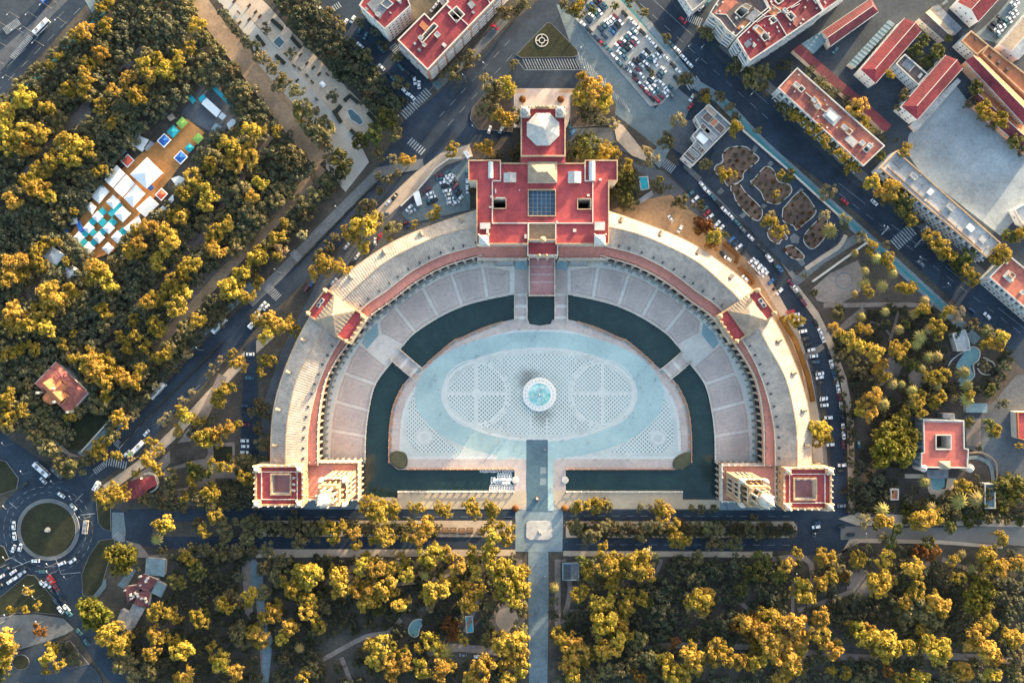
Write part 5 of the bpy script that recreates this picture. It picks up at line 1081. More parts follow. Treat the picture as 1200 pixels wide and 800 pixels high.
flat_building('apartment_block', 'long red roofed apartment block with two light wells and brick front', a2, 17, 'orange_wall', 'crimson_roof', 'cream_wall', 'square', 5, 3.0,
   holes=[T(1, 0, (905, 65), (940, 35), (975, 70), (940, 105)), T(1, 0, (780, 200), (850, 125), (835, 112), (768, 185))],
   boxes=[(T(1, 0, (850, 180), (865, 165), (850, 150), (835, 165)), 1.6, 'white_cap'), (T(1, 0, (760, 180), (775, 190), (785, 178), (770, 168)), 1.5, 'white_cap'), (T(1, 0, (780, 215), (790, 222), (800, 212), (790, 204)), 1.4, 'white_cap'), (T(1, 0, (870, 210), (885, 225), (895, 213), (880, 200)), .9, 'white_cap'), (T(1, 0, (738, 205), (745, 212), (752, 205), (745, 198)), .8, 'white_cap'), (T(1, 0, (765, 120), (800, 155), (815, 130), (780, 95)), .5, 'orange_tile'), (T(1, 0, (990, 20), (1010, 45), (1030, 25), (1010, 5)), 1.2, 'grey_roof')]+clutter(a2, 8, seed=5), lines=[T(1, 0, (893, 25), (1000, 125)), T(1, 0, (1075, -20), (1100, 22)), T(1, 0, (800, 75), (820, 97), (905, 10))], floors=4)
q8 = lambda *p: Z(810, 0, 6, *p)
a3 = q8((130, 95), (200, 150), (250, 215), (312, 262), (430, 150), (540, 60), (480, -60), (240, -60), (170, 30))
flat_building('apartment_block', 'older apartment block with brown patchwork roof at the boulevard corner', a3, 17, 'cream_wall', 'brown_roof', 'white_cap', 'square', 5, 2.8,
   holes=[q8((310, 90), (350, 125), (395, 85), (350, 50))], boxes=[(q8((160, 95), (240, 100), (330, 20), (260, -40)), .14, 'rust_roof'), (q8((380, 130), (430, 160), (480, 100), (450, 60)), 1.0, 'grey_roof'), (q8((320, 200), (345, 215), (410, 150), (390, 130)), .5, 'orange_tile'), (q8((350, 50), (400, 75), (420, 50), (380, 30)), 1.4, 'ochre_stone'), (q8((345, 195), (360, 205), (372, 190), (355, 180)), 1.2, 'white_cap')]+clutter(a3, 7, seed=8, m=('white_cap', 'pale_roof', 'rust_roof')), lines=[q8((170, 100), (245, 105), (315, 195)), q8((440, 60), (520, 120)), q8((410, 130), (440, 160))], floors=4)
a3b = q8((318, 275), (410, 432), (670, 258), (925, 82), (840, -60), (490, -60), (550, 70), (435, 165))
flat_building('apartment_block', 'big red roofed apartment block with many light wells at the top right', a3b, 17, 'white_wall', 'crimson_roof', 'white_cap', 'wide', 5, 2.8,
   holes=[q8((485, 255), (515, 290), (548, 265), (518, 232)), q8((670, 110), (700, 145), (728, 120), (698, 88)), q8((550, 140), (575, 165), (600, 145), (575, 120)), q8((590, 10), (610, 30), (640, 10), (620, -15))],
   boxes=[(q8((445, 215), (480, 250), (510, 222), (470, 185)), 1.8, 'orange_tile'), (q8((430, 200), (450, 218), (470, 190), (455, 180)), 1.6, 'white_cap'), (q8((640, 75), (665, 100), (680, 85), (655, 60)), 1.8, 'white_cap'), (q8((700, 150), (740, 195), (800, 140), (760, 100)), .4, 'rust_roof'), (q8((540, 90), (590, 120), (640, 60), (560, 20)), .3, 'orange_tile'), (q8((430, 325), (445, 335), (455, 320), (440, 310)), 1.5, 'white_cap'), (q8((515, 310), (530, 325), (545, 310), (530, 295)), 1.2, 'rust_roof'), (q8((400, 280), (430, 310), (390, 340), (370, 310)), .3, 'grey_roof')]+clutter(a3b, 26, seed=21, size=(1.6, 3.2)), lines=[q8((597, 130), (672, 257)), q8((460, 160), (520, 120), (600, 110)), q8((600, 100), (720, 40), (830, -40)), q8((640, 60), (690, 110)), q8((700, 60), (760, 30)), q8((560, 30), (640, 90))], floors=4)
a3c = q8((850, -60), (927, 80), (1045, 0), (1130, -60))
flat_building('apartment_block', 'red roofed apartment block end at the top edge above the narrow street', a3c, 17, 'white_wall', 'red_roof', 'white_cap', 'square', 5, 2.8, holes=[q8((860, 0), (875, 20), (895, 5), (880, -15))], boxes=clutter(a3c, 6, seed=4))
a4 = T(3, 0, (135, 320), (45, 415), (445, 780), (545, 685))
def hut(x, y): return [(quad(T(3, 0, (x, y))[0], (1, .95), 11, 8), 1.6, 'white_cap'), (quad(T(3, 0, (x-12, y-12))[0], (1, .95), 4, 6), 2.2, 'cream_wall')]
flat_building('residential_slab', 'long slab with rust patched flat roof and striped balconies by the boulevard', a4, 11, 'white_wall', 'rust_roof', 'white_cap', None, holes=[quad(T(3, 0, (x, y))[0], (1, .95), 5, 5) for x, y in ((155, 418), (228, 490), (378, 618), (460, 700))],
   boxes=[(quad(T(3, 0, (x, y))[0], (1, .95), 6, 4.5), 1.9, 'white_cap') for x, y in ((130, 400), (215, 470), (355, 598), (440, 672), (232, 500), (475, 685))]+[(quad(T(3, 0, (300, 547))[0], (1, .95), 19, 14), .35, 'pale_roof'), (quad(T(3, 0, (298, 545))[0], (1, .95), 12, 7), 1.0, 'zinc'), (quad(T(3, 0, (390, 660))[0], (1, .95), 14, 9), .25, 'pale_roof'), (quad(T(3, 0, (370, 600))[0], (1, .95), 17, 12), .3, 'orange_tile'), (quad(T(3, 0, (225, 482))[0], (1, .95), 14, 12), .3, 'orange_tile')]+clutter(a4, 10, seed=9, zs=(.3, .8), size=(1.5, 3)), lines=[T(3, 0, (175, 435), (215, 470)), T(3, 0, (245, 510), (285, 535))])
slab = [o for o in bpy.data.objects if o.name == 'residential_slab'][0]
def slab_balconies(r, px, i0, i1, h, n, floors=3):
    a, d = Vector(W(*px[i0], h)), Vector(W(*px[i1], h)); u = (d-a).normalized(); nrm = Vector((u.y, -u.x)); 
    if nrm.dot(-(a+d)/2) < 0: nrm = -nrm
    ang = math.atan2(u.y, u.x); L = (d-a).length/n
    for k in range(n):
        m_ = a+u*L*(k+.5); s = MB(); q = m_+nrm*.8; s.box(q.x, q.y, 0, .5, 1.6, h-.2, ang); q = m_+u*L*.5+nrm*.05; 
        s.build('fin_wall', 'white_wall', r)
        for f in range(floors):
            q = m_+u*L*.5+nrm*.7; s = MB(); s.box(q.x, q.y, f*h/floors+.1, L*.55, 1.4, .2, ang); q = q+nrm*.65; s.box(q.x, q.y, f*h/floors+.3, L*.55, .1, .8, ang); s.build('balcony', 'balcony', r)
            q = m_+u*L*.5+nrm*.03; s = MB(); s.box(q.x, q.y, f*h/floors+.5, L*.5, .1, 2.1, ang); s.build('window', 'glass', r)
slab_balconies(slab, a4, 1, 2, 11, 16)
a5 = [(1031, 197), (1050, 177), (1172, 285), (1156, 302)]
s5 = flat_building('residential_slab', 'long slab with pale grey flat roof beside the parade ground', a5, 11, 'white_wall', 'pale_roof', 'ochre_stone', None, holes=[], boxes=[(quad((1070, 207), (1, .9), 8, 5), 1.6, 'white_cap'), (quad((1090, 225), (1, .9), 6, 7), 1.2, 'zinc'), (quad((1113, 243), (1, .9), 8, 5), 1.5, 'white_cap'), (quad((1137, 267), (1, .9), 9, 7), .9, 'zinc'), (quad((1152, 280), (1, .9), 8, 9), .5, 'pale_roof'), (quad((1053, 190), (1, .9), 14, 9), .3, 'grey_roof')]+clutter(a5, 12, seed=3, size=(1.5, 4)), lines=[[(1040, 196), (1100, 249), (1150, 293)]])
slab_balconies(s5, a5, 0, 3, 11, 18)
a6 = T(3, 1, (1130, 400), (1035, 500), (1290, 720), (1290, 530))
s6 = flat_building('residential_slab', 'striped slab with rusty red flat roof at the right edge', a6, 10, 'white_wall', 'rust_roof', 'white_cap', None, boxes=[(quad(T(3, 1, (1130, 495))[0], (1, .9), 12, 10), .5, 'white_cap'), (quad(T(3, 1, (1140, 490))[0], (1, .9), 6, 5), 1.8, 'orange_tile'), (quad(T(3, 1, (1190, 570))[0], (1, .9), 4, 4), 1.4, 'white_cap')]+clutter(a6, 5, seed=6))
slab_balconies(s6, a6, 1, 2, 10, 11)
a7 = [(794, -12), (811, 14), (830, -2), (824, -14)]
flat_building('corner_house', 'small white walled house at the top edge by the side street', a7, 8, 'white_wall', 'grey_roof', 'white_cap', 'small', 2, 2.6)
# ---- pitched roofs
def pitched(name, label, px, h, hr, wall, roof, roof2=None, hip=0.0, win='small', rows=2, spacing=3.6, ribs=0, over=.35, cat='building', ridge_m='cream_wall', hip2=None, offc=.5):
    """px: the four eaves corners, ridge parallel to side 0-1"""
    q = WP(px, h); 
    if area(q) < 0: q = [q[1], q[0], q[3], q[2]]
    A, B, C, D = [Vector(v) for v in q]; c = centre(q); r = thing(name, label, cat, (*c, 0))
    m0 = D*offc+A*(1-offc); m1 = C*offc+B*(1-offc); u = m1-m0; hip2 = hip if hip2 is None else hip2
    r0 = m0+u*hip; r1 = m1-u*hip2
    s = MB(); s.walls([tuple(v) for v in (A, B, C, D)], 0, h)
    if hip == 0: s.add([(*D, h), (*A, h), (*m0, hr)], [[0, 1, 2]])
    if hip2 == 0: s.add([(*B, h), (*C, h), (*m1, hr)], [[0, 1, 2]])
    s.build('wall', wall, r); un = u.normalized()*over
    e = lambda p, sg: p+un*sg
    n = ribs or 6
    a_, b_, c_, d_ = e(A, -1), e(B, 1), e(C, 1), e(D, -1); rr0, rr1 = (e(r0, -1) if hip == 0 else r0), (e(r1, 1) if hip2 == 0 else r1)
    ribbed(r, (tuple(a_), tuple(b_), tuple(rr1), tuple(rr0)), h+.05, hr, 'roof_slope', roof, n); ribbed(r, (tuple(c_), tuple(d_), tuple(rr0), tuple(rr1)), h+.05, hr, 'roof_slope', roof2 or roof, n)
    if hip: ribbed(r, (tuple(d_), tuple(a_), tuple(rr0), tuple(rr0)), h+.05, hr, 'roof_slope', roof, 4)
    if hip2: ribbed(r, (tuple(b_), tuple(c_), tuple(rr1), tuple(rr1)), h+.05, hr, 'roof_slope', roof, 4)
    s = MB(); s.ribbon([tuple(rr0), tuple(rr1)], -.18, .18, hr-.1, z1=hr+.15); s.build('ridge_cap', ridge_m, r)
    s = MB(); s.ribbon([tuple(v) for v in (a_, b_)], -.25, .05, h-.15, z1=h+.2); s.ribbon([tuple(v) for v in (c_, d_)], -.25, .05, h-.15, z1=h+.2); s.build('gutter', 'white_cap', r)
    if win: place_windows(r, [tuple(v) for v in (A, B, C, D)], .5, h-.3, rows, spacing, win)
    return r
z7 = lambda *p: Z(1000, 0, 4.445, *p)
pitched('barrack', 'upper red roofed barrack with white gable and two rows of windows', z7((40, 360), (265, 98), (352, 165), (118, 432)), 10, 13, 'white_wall', 'crimson_roof', hip=0, hip2=.1, ribs=26, rows=3, spacing=3.0)
pitched('barrack', 'lower red roofed barrack with white gable beside the parade ground', z7((252, 552), (480, 290), (567, 357), (335, 622)), 10, 13, 'white_wall', 'crimson_roof', hip=0, hip2=.1, ribs=26, rows=3, spacing=3.0)
flat_building('link_block', 'white windowed block with brown terrace roof linking the two barracks', z7((265, 285), (384, 388), (335, 446), (218, 335)), 8.5, 'white_wall', 'brown_roof', 'white_cap', 'small', 3, 2.8, boxes=[(z7((280, 305), (320, 340), (290, 372), (250, 340)), .15, 'grey_roof'), (z7((335, 400), (352, 380), (360, 390), (345, 410)), 1.0, 'white_cap')], lines=[z7((290, 375), (320, 340))])
def shed(name, label, px, h, roof, wall='cream_wall', tilt=.5, n=6, cat='shed'):
    q = ccw(WP(px, h)); r = thing(name, label, cat, (*centre(q), 0)); s = MB(); s.walls(q, 0, h); s.build('wall', wall, r)
    N = len(q); s = MB(); e = offset(q, -.3); s.prism(e, h, h+.2); s.build('roof', roof, r)
    a, b_, c, d = [Vector(v) for v in (e[0], e[1], e[2], e[3])] if N == 4 else [Vector(e[i]) for i in (0, 1, N//2, N-1)]
    if N == 4:
        L0, L1 = (b_-a).length, (c-b_).length
        for k in range(1, n):
            t = k/n; p, w = (a+(b_-a)*t, d+(c-d)*t) if L0 > L1 else (b_+(c-b_)*t, a+(d-a)*t); s = MB(); s.ribbon([tuple(p), tuple(w)], -.1, .1, h+.2, z1=h+.32); s.build('roof_seam', roof, r)
    return r
shed('lean_to', 'long pale metal lean-to along the upper barrack', z7((185, 108), (212, 126), (8, 352), (-22, 332)), 4, 'metal_roof', n=14)
shed('porch_roof', 'narrow pale porch roof along the lower barrack', z7((542, 412), (556, 424), (328, 682), (300, 652)), 3.2, 'pale_roof', n=14)
pitched('storehouse', 'dark red gabled storehouse along the narrow street at the top right', T(3, 0, (295, 215), (515, 58), (480, -5), (255, 148)), 6.5, 8.5, 'cream_wall', 'dark_red_roof', ribs=22, hip2=0.06)
shed('annex', 'blue grey flat annex at the end of the dark red storehouse', T(3, 0, (160, 207), (213, 250), (268, 196), (250, 150)), 4, 'metal_roof', n=5)
shed('long_shed', 'very long thin dark red shed roof, upper half behind the rust roofed slab', T(3, 0, (118, 235), (150, 212), (400, 432), (370, 456)), 4.5, 'dark_red_roof', n=18); shed('long_shed', 'thin dark red shed roof nearest the parade ground corner', T(3, 0, (380, 460), (408, 436), (577, 590), (548, 618)), 4.5, 'dark_red_roof', n=10)
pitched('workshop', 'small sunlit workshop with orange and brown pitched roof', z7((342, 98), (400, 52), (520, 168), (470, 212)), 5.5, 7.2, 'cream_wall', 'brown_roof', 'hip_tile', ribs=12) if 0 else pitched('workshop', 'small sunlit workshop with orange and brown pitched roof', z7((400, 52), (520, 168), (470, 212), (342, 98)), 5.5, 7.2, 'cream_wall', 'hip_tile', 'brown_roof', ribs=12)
shed('canopy', 'pale flat canopy alongside the small workshop', z7((412, 38), (440, 28), (562, 148), (530, 180)), 3.5, 'grey_roof', n=6)
pitched('gabled_hall', 'red roofed hall with white gable at the top right corner', z7((545, 10), (652, 112), (790, -40), (680, -140)), 9, 12.5, 'white_wall', 'crimson_roof', ribs=14, rows=2) if 0 else pitched('gabled_hall', 'red roofed hall with white gable at the top right corner', z7((652, 112), (790, -40), (680, -140), (545, 10)), 9, 12.5, 'white_wall', 'crimson_roof', ribs=14, rows=2)
pitched('long_hall', 'pale brown roofed hall beside the right edge car park', z7((860, 308), (1010, 150), (915, 60), (768, 232)), 7, 9, 'white_wall', 'pale_roof', 'hip_tile', ribs=14, rows=2)
flat_building('sunlit_block', 'orange sunlit flat roofed block at the head of the long orange hall', z7((560, 215), (610, 163), (700, 238), (640, 288)), 9, 'white_wall', 'orange_tile', 'ochre_stone', 'small', 3, 2.4, boxes=[(z7((630, 205), (640, 212), (648, 203), (638, 196)), .8, 'brown_roof')])
pitched('long_hall', 'long hall with dark red left slope and glowing orange right slope', z7((640, 285), (935, 575), (880, 640), (585, 322)), 8, 11, 'brick_wall', 'orange_tile', 'crimson_roof', ribs=34, rows=2)  # lit and shaded slopes coloured apart: orange towards the sun, dark red away
flat_building('annex', 'orange flat annex with dormers behind the long orange hall', z7((700, 238), (960, 440), (960, 560), (665, 282)), 6.5, 'orange_wall', 'orange_tile', 'ochre_stone', None, boxes=[(z7((x, y), (x+14, y+12), (x+24, y), (x+10, y-12)), 1.2, 'brown_roof') for x, y in ((672, 240), (706, 290), (745, 325), (790, 360))])
pitched('garden_hall', 'low hall with orange lit slope below the tree at the parade ground', z7((672, 462), (985, 745), (925, 815), (600, 522)), 4, 6.0, 'orange_wall', 'orange_tile', 'dark_red_roof', ribs=30, rows=1)  # sunlight on the right slope is put into its orange colour
# ---- pavilion among the bands right of the car park
ca = T(2, 0, (922, 490), (1030, 590), (845, 780), (795, 735), (860, 662), (843, 637), (880, 597), (855, 550))
rb = flat_building('roof_terrace_pavilion', 'grey pavilion with white gridded roof panels between the two roads', ca, 6, 'white_wall', 'grey_roof', 'white_cap', 'wide', 1, 3)
for (c, a, b_, m) in (((930, 520), 15, 6, 'hip_tile'), ((918, 555), 12, 10, 'brown_roof'), ((970, 600), 12, 9, 'brown_roof'), ((945, 575), 9, 9, 'orange_tile'), ((925, 630), 16, 7, 'grey_roof'), ((890, 650), 13, 9, 'tent_white'), ((905, 605), 14, 6, 'brown_roof'), ((870, 690), 9, 7, 'grey_roof'), ((885, 705), 7, 6, 'brown_roof'), ((835, 735), 14, 5, 'brown_roof'), ((850, 715), 14, 4, 'grey_roof')):
    q = WP(quad(T(2, 0, c)[0], (1, .9), a, b_), 6); s = MB(); s.prism(ccw(q), 6.01, 6.5); e = s.build('roof_panel', m, rb); s = MB(); s.ring(offset(ccw(q), -.1), .3, 6.45, 6.75); s.build('panel_frame', 'white_cap', e)
# ---- villa with courtyard on the right
va = T(3, 2, (725, 365), (915, 370), (918, 500), (937, 503), (932, 592), (714, 590), (716, 522), (728, 518))
vl = flat_building('villa', 'salmon roofed villa with square dark courtyard in the right gardens', va, 9, 'blue_pavement', 'villa_roof', 'white_cap', 'small', 3, 2.6, holes=[T(3, 2, (787, 440), (853, 440), (853, 503), (787, 503))], boxes=[(T(3, 2, (735, 368), (910, 372), (910, 380), (735, 376)), .2, 'white_cap')], court=0, hole_m='lawn')
q = WP(T(3, 2, (800, 560), (855, 560), (855, 600), (800, 600)), 9); s = MB(); s.cone(ccw(q), 9.05, (*centre(q), 11.5)); s.build('porch_gable', 'hip_tile', vl)
for c in ((723, 590), (940, 592)):
    q = W(*T(3, 2, c)[0], 7); s = MB(); s.lathe([(2.2, 0), (2.2, 8.2), (2.5, 8.4), (1.2, 9.8), (.1, 10.8)], *q, 12); s.build('round_turret', 'cream_wall', vl)
q = WP(T(3, 2, (745, 600), (845, 600), (845, 640), (745, 640)), 3); s = MB(); s.prism(ccw(q), 0, 3.2); s.build('porch', 'grey_roof', vl); q = WP(T(3, 2, (818, 338), (875, 338), (875, 362), (818, 362)), 6); s = MB(); s.prism(ccw(q), 0, 6.2); s.build('rear_block', 'grey_roof', vl)
sheet('pool', T(3, 2, (760, 640), (826, 640), (826, 680), (795, 698), (770, 690)), 'pond_water')
flat_building('garden_pavilion', 'small red roofed house at the right edge by the villa yard', T(3, 2, (1165, 330), (1300, 330), (1300, 462), (1195, 460), (1170, 452)), 6, 'cream_wall', 'red_roof', 'orange_tile', None)
flat_building('gazebo', 'narrow orange lit gazebo roof left of the villa garden', T(3, 2, (572, 690), (610, 690), (608, 740), (572, 740)), 4, 'cream_wall', 'orange_tile', 'white_cap', None); flat_building('gazebo', 'white framed glass gazebo right of the villa garden', T(3, 2, (1012, 665), (1062, 665), (1062, 780), (1012, 780)), 3.5, 'white_wall', 'metal_roof', 'white_cap', None)
flat_building('kiosk', 'pale roofed kiosk at the head of the winding pond', T(3, 1, (862, 765), (920, 745), (940, 800), (945, 840), (885, 845)), 4, 'cream_wall', 'pale_roof', 'white_cap', None)
shed('greenhouse', 'pale green glazed roof above the villa yard', T(3, 2, (930, 300), (945, 292), (1025, 292), (1025, 330), (930, 330)), 3, 'metal_roof')
sheet('pond', smooth(T(3, 2, (905, 70), (945, 30), (990, 45), (985, 90), (950, 115), (962, 160), (925, 195), (880, 205), (905, 150), (880, 120))), 'pond_water')
for pts in ([(840, 140), (850, 100), (880, 70), (920, 45), (960, 25), (990, 45), (985, 85), (960, 110), (965, 160), (930, 195), (880, 210)], [(980, 110), (1010, 90), (1050, 95), (1062, 130), (1040, 155), (1000, 150), (980, 125)], [(1000, 75), (1030, 85), (1020, 105)]):
    q = smooth(WP(T(3, 2, *pts)), 4, False); s = MB(); s.ribbon(q, -.35, .35, .02, z1=.6); o = s.build('garden_wall', 'white_cap', loc=(*q[len(q)//2], 0)); tag(o, {840: 'long winding white kerb wall round the pond', 980: 'looping white garden wall right of the pond', 1000: 'short curved white wall above the loop beside the pond'}[pts[0][0]], 'wall')
# ---- house in the wood
hz = lambda *p: T(0, 2, *p)
hr_ = pitched('forest_house', 'red and orange hipped roof house in the wood above the roundabout', hz((255, 335), (165, 197), (262, 97), (412, 242)) if 0 else hz((165, 197), (262, 97), (412, 242), (325, 338)), 8, 11, 'cream_wall', 'rust_roof', 'rust_roof', hip=.28, ribs=12)
for rot, zz in ((0, 0), (1, .6)):  # crossed middle roofs, their sunlit look put into the orange colour
    q = WP(quad(hz((255, 235))[0], (1, 1) if rot else (1, -1), 30, 13), 12); q = ccw(q); A, B, C, D = [Vector(v) for v in q]
    s = MB(); s.walls([tuple(v) for v in q], 8, 11.2); s.build('upper_wall', 'orange_wall', hr_); ribbed(hr_, (tuple(A), tuple(B), tuple((B+C)/2), tuple((A+D)/2)), 11.2+zz, 13.6+zz, 'upper_roof', 'orange_tile', 10); ribbed(hr_, (tuple(C), tuple(D), tuple((A+D)/2), tuple((B+C)/2)), 11.2+zz, 13.6+zz, 'upper_roof', 'orange_tile', 10)
for c in ((255, 220), (258, 282), (320, 330), (180, 240)): q = W(*hz(c)[0], 13); s = MB(); s.box(*q, 8, 1.2, 1.2, 6.6); s.build('chimney', 'white_cap', hr_)
q = WP(hz((400, 290), (440, 245), (470, 225), (480, 240), (400, 320)), 1.2); s = MB(); s.prism(ccw(q), 0, 1.2); o = s.build('garden_wall', 'red_roof', loc=(*q[0], 0)); tag(o, 'low red capped wall at the right corner of the forest house', 'wall')
# ---- kiosk by the roundabout, restaurant, huts
kz = T
kr = shed('kiosk', 'dark red canvas kiosk roof right of the roundabout', hz((572, 672), (655, 640), (680, 715), (592, 748)), 3.6, 'dark_red_roof', n=5)
shed('kiosk', 'bright red canopy with white frames beside the dark red kiosk', hz((655, 650), (720, 630), (735, 670), (670, 705)), 3.2, 'red_roof', n=4)
q = ellipse(*hz((700, 660))[0], 11, 11, 30); s = MB(); s.ribbon(WP(q[20:]+q[:8]), -.5, .5, .02, z1=1.1); o = s.build('curved_wall', 'white_cap', loc=(*W(*hz((735, 650))[0]), 0)); tag(o, 'curved white wall round the red kiosk terrace', 'wall')
for lb, px, h, rf, n in (('glazed pale roof at the top of the restaurant cluster', T(0, 3, (688, 215), (775, 222), (768, 298), (683, 288)), 3.2, 'metal_roof', 6), ('dark red restaurant roof in the middle of the cluster', T(0, 3, (672, 290), (738, 318), (695, 372), (640, 345)), 4.2, 'maroon_roof', 4), ('dark red lower restaurant roof beside the glass lean-to', T(0, 3, (655, 375), (705, 372), (690, 442), (630, 428)), 3.8, 'maroon_roof', 4),
    ('grey green glazed roof right of the restaurant', T(0, 3, (735, 320), (775, 345), (755, 395), (712, 375)), 3.0, 'metal_roof', 5), ('small maroon roof with white skylights left in the cluster', T(0, 3, (590, 350), (650, 340), (640, 390), (600, 420)), 3.6, 'maroon_roof', 4), ('white ribbed roof below the restaurant cluster', T(0, 3, (625, 430), (675, 450), (655, 490), (608, 468)), 3.0, 'grey_roof', 6), ('long grey ribbed roof at the bottom of the restaurant cluster', T(0, 3, (570, 455), (650, 495), (615, 560), (548, 515)), 3.0, 'grey_roof', 9)):
    r = shed('restaurant_shed', lb, px, h, rf, n=n)
    if 'red' in lb or 'maroon' in lb:
        c = centre(WP(px, h)); qq = random.Random(len(lb))
        for k in range(5): s = MB(); s.box(c[0]+qq.uniform(-5, 5), c[1]+qq.uniform(-4, 4), h+.2, qq.uniform(.8, 1.8), qq.uniform(.8, 1.6), qq.uniform(.5, 1.2), .4); s.build('roof_unit', 'white_cap', r)
kz_ = flat_building('kiosk', 'square dark teal kiosk with ribbed roof beside the axis walk', T(2, 3, (236, 238), (314, 238), (314, 318), (236, 318)), 3.2, 'dark_metal', 'court_glass', 'metal_roof', None, ph=.3, boxes=[(T(2, 3, (245, 250), (270, 250), (270, 310), (245, 310)), .4, 'dark_metal')]+[(T(2, 3, (276+i*6, 245), (279+i*6, 245), (279+i*6, 312), (276+i*6, 312)), .3, 'grey_roof') for i in range(6)])
shed('site_cabin', 'white cabin roof at the left edge of the palace car park', Z(470, 170, 8.89, (130, 508), (182, 482), (215, 612), (170, 630)), 3, 'tent_white', n=3); shed('booth', 'small white gate booth above the palace car park', Z(470, 170, 8.89, (652, 72), (680, 60), (726, 112), (690, 138)), 2.8, 'tent_white', n=3)
shed('garden_shed', 'grey shed roof below the blue pool right of the palace', T(2, 1, (590, 140), (655, 95), (660, 115), (605, 150)), 2.6, 'grey_roof', n=4)
flat_building('garden_hut', 'tiny pale roofed hut at the right edge below the parade ground', [(1188, 246), (1202, 238), (1230, 256), (1230, 275), (1196, 262)], 5, 'white_wall', 'pale_roof', 'white_cap', 'small', 1)
# pools
def pool(name, label, px, m, z=.25):
    p = ccw(WP(px)); r = thing(name, label, 'pool', (*centre(p), 0)); s = MB(); s.ring(offset(p, -.5), .6, .02, z+.12); s.build('rim', 'white_cap', r); s = MB(); s.poly(p, z-.05); s.build('water', m, r); return r
pool('pool', 'bright turquoise rectangular basin in the lower gardens', T(1, 3, (984, 489), (1012, 487), (1017, 558), (990, 561)), 'pool_water'); pool('pool', 'pale green kidney shaped basin among dark trees in the lower gardens', smooth(T(1, 3, (718, 540), (740, 508), (775, 502), (780, 520), (765, 545), (758, 575), (738, 580), (720, 565))), 'pond_water')
pool('pool', 'small blue rectangular pool in the garden right of the palace', T(2, 1, (597, 32), (634, 30), (640, 84), (606, 90)), 'pool_water'); pool('pool', 'diamond shaped basin upper left on the promenade', T(1, 0, (80, 200), (108, 170), (135, 200), (110, 228)), 'basin_water'); pool('pool', 'longer pointed basin at the lower right end of the promenade', T(1, 0, (428, 520), (445, 512), (490, 550), (502, 575), (488, 588), (445, 560)), 'basin_water')
q = W(*T(2, 0, (140, 192))[0]); s = MB()
for r0 in (3.6, 1.6): s.ribbon(ellipse(*q, r0, r0, 28), -.2, .2, .2, z1=.75, closed=True)
for k in range(4): s.ribbon([(q[0]+1.6*math.cos(k*1.57), q[1]+1.6*math.sin(k*1.57)), (q[0]+3.6*math.cos(k*1.57), q[1]+3.6*math.sin(k*1.57))], -.16, .16, .2, z1=.7)
o = s.build('ring_fountain', 'pale_stone', loc=(*q, 0)); tag(o, 'white ringed fountain on the triangular grass island', 'fountain')
q = W(*T(0, 3, (228, 80))[0]); s = MB(); s.lathe([(1.6, .3), (1.6, .7), (1.2, .8), (.9, 2.2), (1.1, 2.4), (.6, 2.7)], *q, 10); o = s.build('monument', 'cream_stone', loc=(*q, 0)); tag(o, 'low stone monument at the centre of the roundabout lawn', 'monument')
q = W(*T(0, 3, (125, 370))[0]); s = MB(); s.lathe([(2.4, .2), (2.4, .7), (1.2, .8), (.9, 3.0), (.4, 3.6)], *q, 12); o = s.build('monument', 'ochre_stone', loc=(*q, 0)); tag(o, 'sunlit stone monument on the triangular lawn below the roundabout', 'monument')
# ================================================================ MARKET, LAMPS, BENCHES
zm = lambda *p: Z(60, 85, 3.137, *p)
sheet('market_deck', zm((60, 612), (190, 412), (330, 300), (500, 170), (565, 222), (440, 390), (330, 520), (230, 660), (130, 695)), 'market_deck')
sheet('market_paving', zm((480, 150), (560, 30), (720, 180), (600, 230), (500, 170)), 'yard_concrete'); sheet('market_path', zm((40, 620), (60, 612), (130, 690), (110, 705)), 'park_path')
TENTP = {}
def tent(label, px, colour, h=3.0, peak=1.1, group=None, flat=False):
    q = ccw(WP(px, h)); c = centre(q); r = thing('market_tent', label, 'tent', (*c, 0), group); s = MB()
    o = offset(q, .25); 
    if flat:
        s.prism(q, h, h+.18, bottom=True); s.build('roof', colour, r)
    elif len(q) == 4 and max(math.dist(q[0], q[1]), math.dist(q[1], q[2])) > 1.45*min(math.dist(q[0], q[1]), math.dist(q[1], q[2])):
        A, B, C, D = q
        if math.dist(A, B) < math.dist(B, C): A, B, C, D = B, C, D, A
        m0 = tuple((Vector(A)+Vector(D))/2); m1 = tuple((Vector(B)+Vector(C))/2)
        s.add([(*A, h), (*B, h), (*C, h), (*D, h), (*m0, h+peak), (*m1, h+peak)], [[0, 1, 5, 4], [2, 3, 4, 5], [1, 2, 5], [3, 0, 4]]); s.walls(q, h-.35, h); s.build('roof', colour, r)
    else:
        s.cone(q, h, (*c, h+peak)); s.walls(q, h-.35, h); s.build('roof', colour, r)
    for v in o[:4]:
        s = MB(); s.box(v[0], v[1], .02, .12, .12, h-.1); s.build('post', 'metal', r)
    return r
def trim(r, px, h=3.0, m='tent_white'):
    s = MB(); s.ring(offset(ccw(WP(px, h)), -.45), .5, h-.25, h+.05); s.build('trim', m, r)
uq = (1, .95)
def sq(c, a, b_=None): return quad(zm(c)[0], uq, a/3.137, (b_ or a)/3.137)
tent('largest white square marquee in the middle of the market', zm((352, 312), (411, 370), (350, 428), (290, 374)), 'tent_white', 4, 2.0)
for lb, q in (('upper left bay of the long striped white marquee', ((240, 340), (272, 372), (227, 424), (195, 394))), ('middle bay of the long striped white marquee', ((275, 375), (308, 408), (262, 458), (230, 427))), ('lower right bay of the long striped white marquee', ((311, 411), (346, 446), (300, 496), (266, 461)))): tent(lb, zm(*q), 'tent_white', 3.6, 1.0)
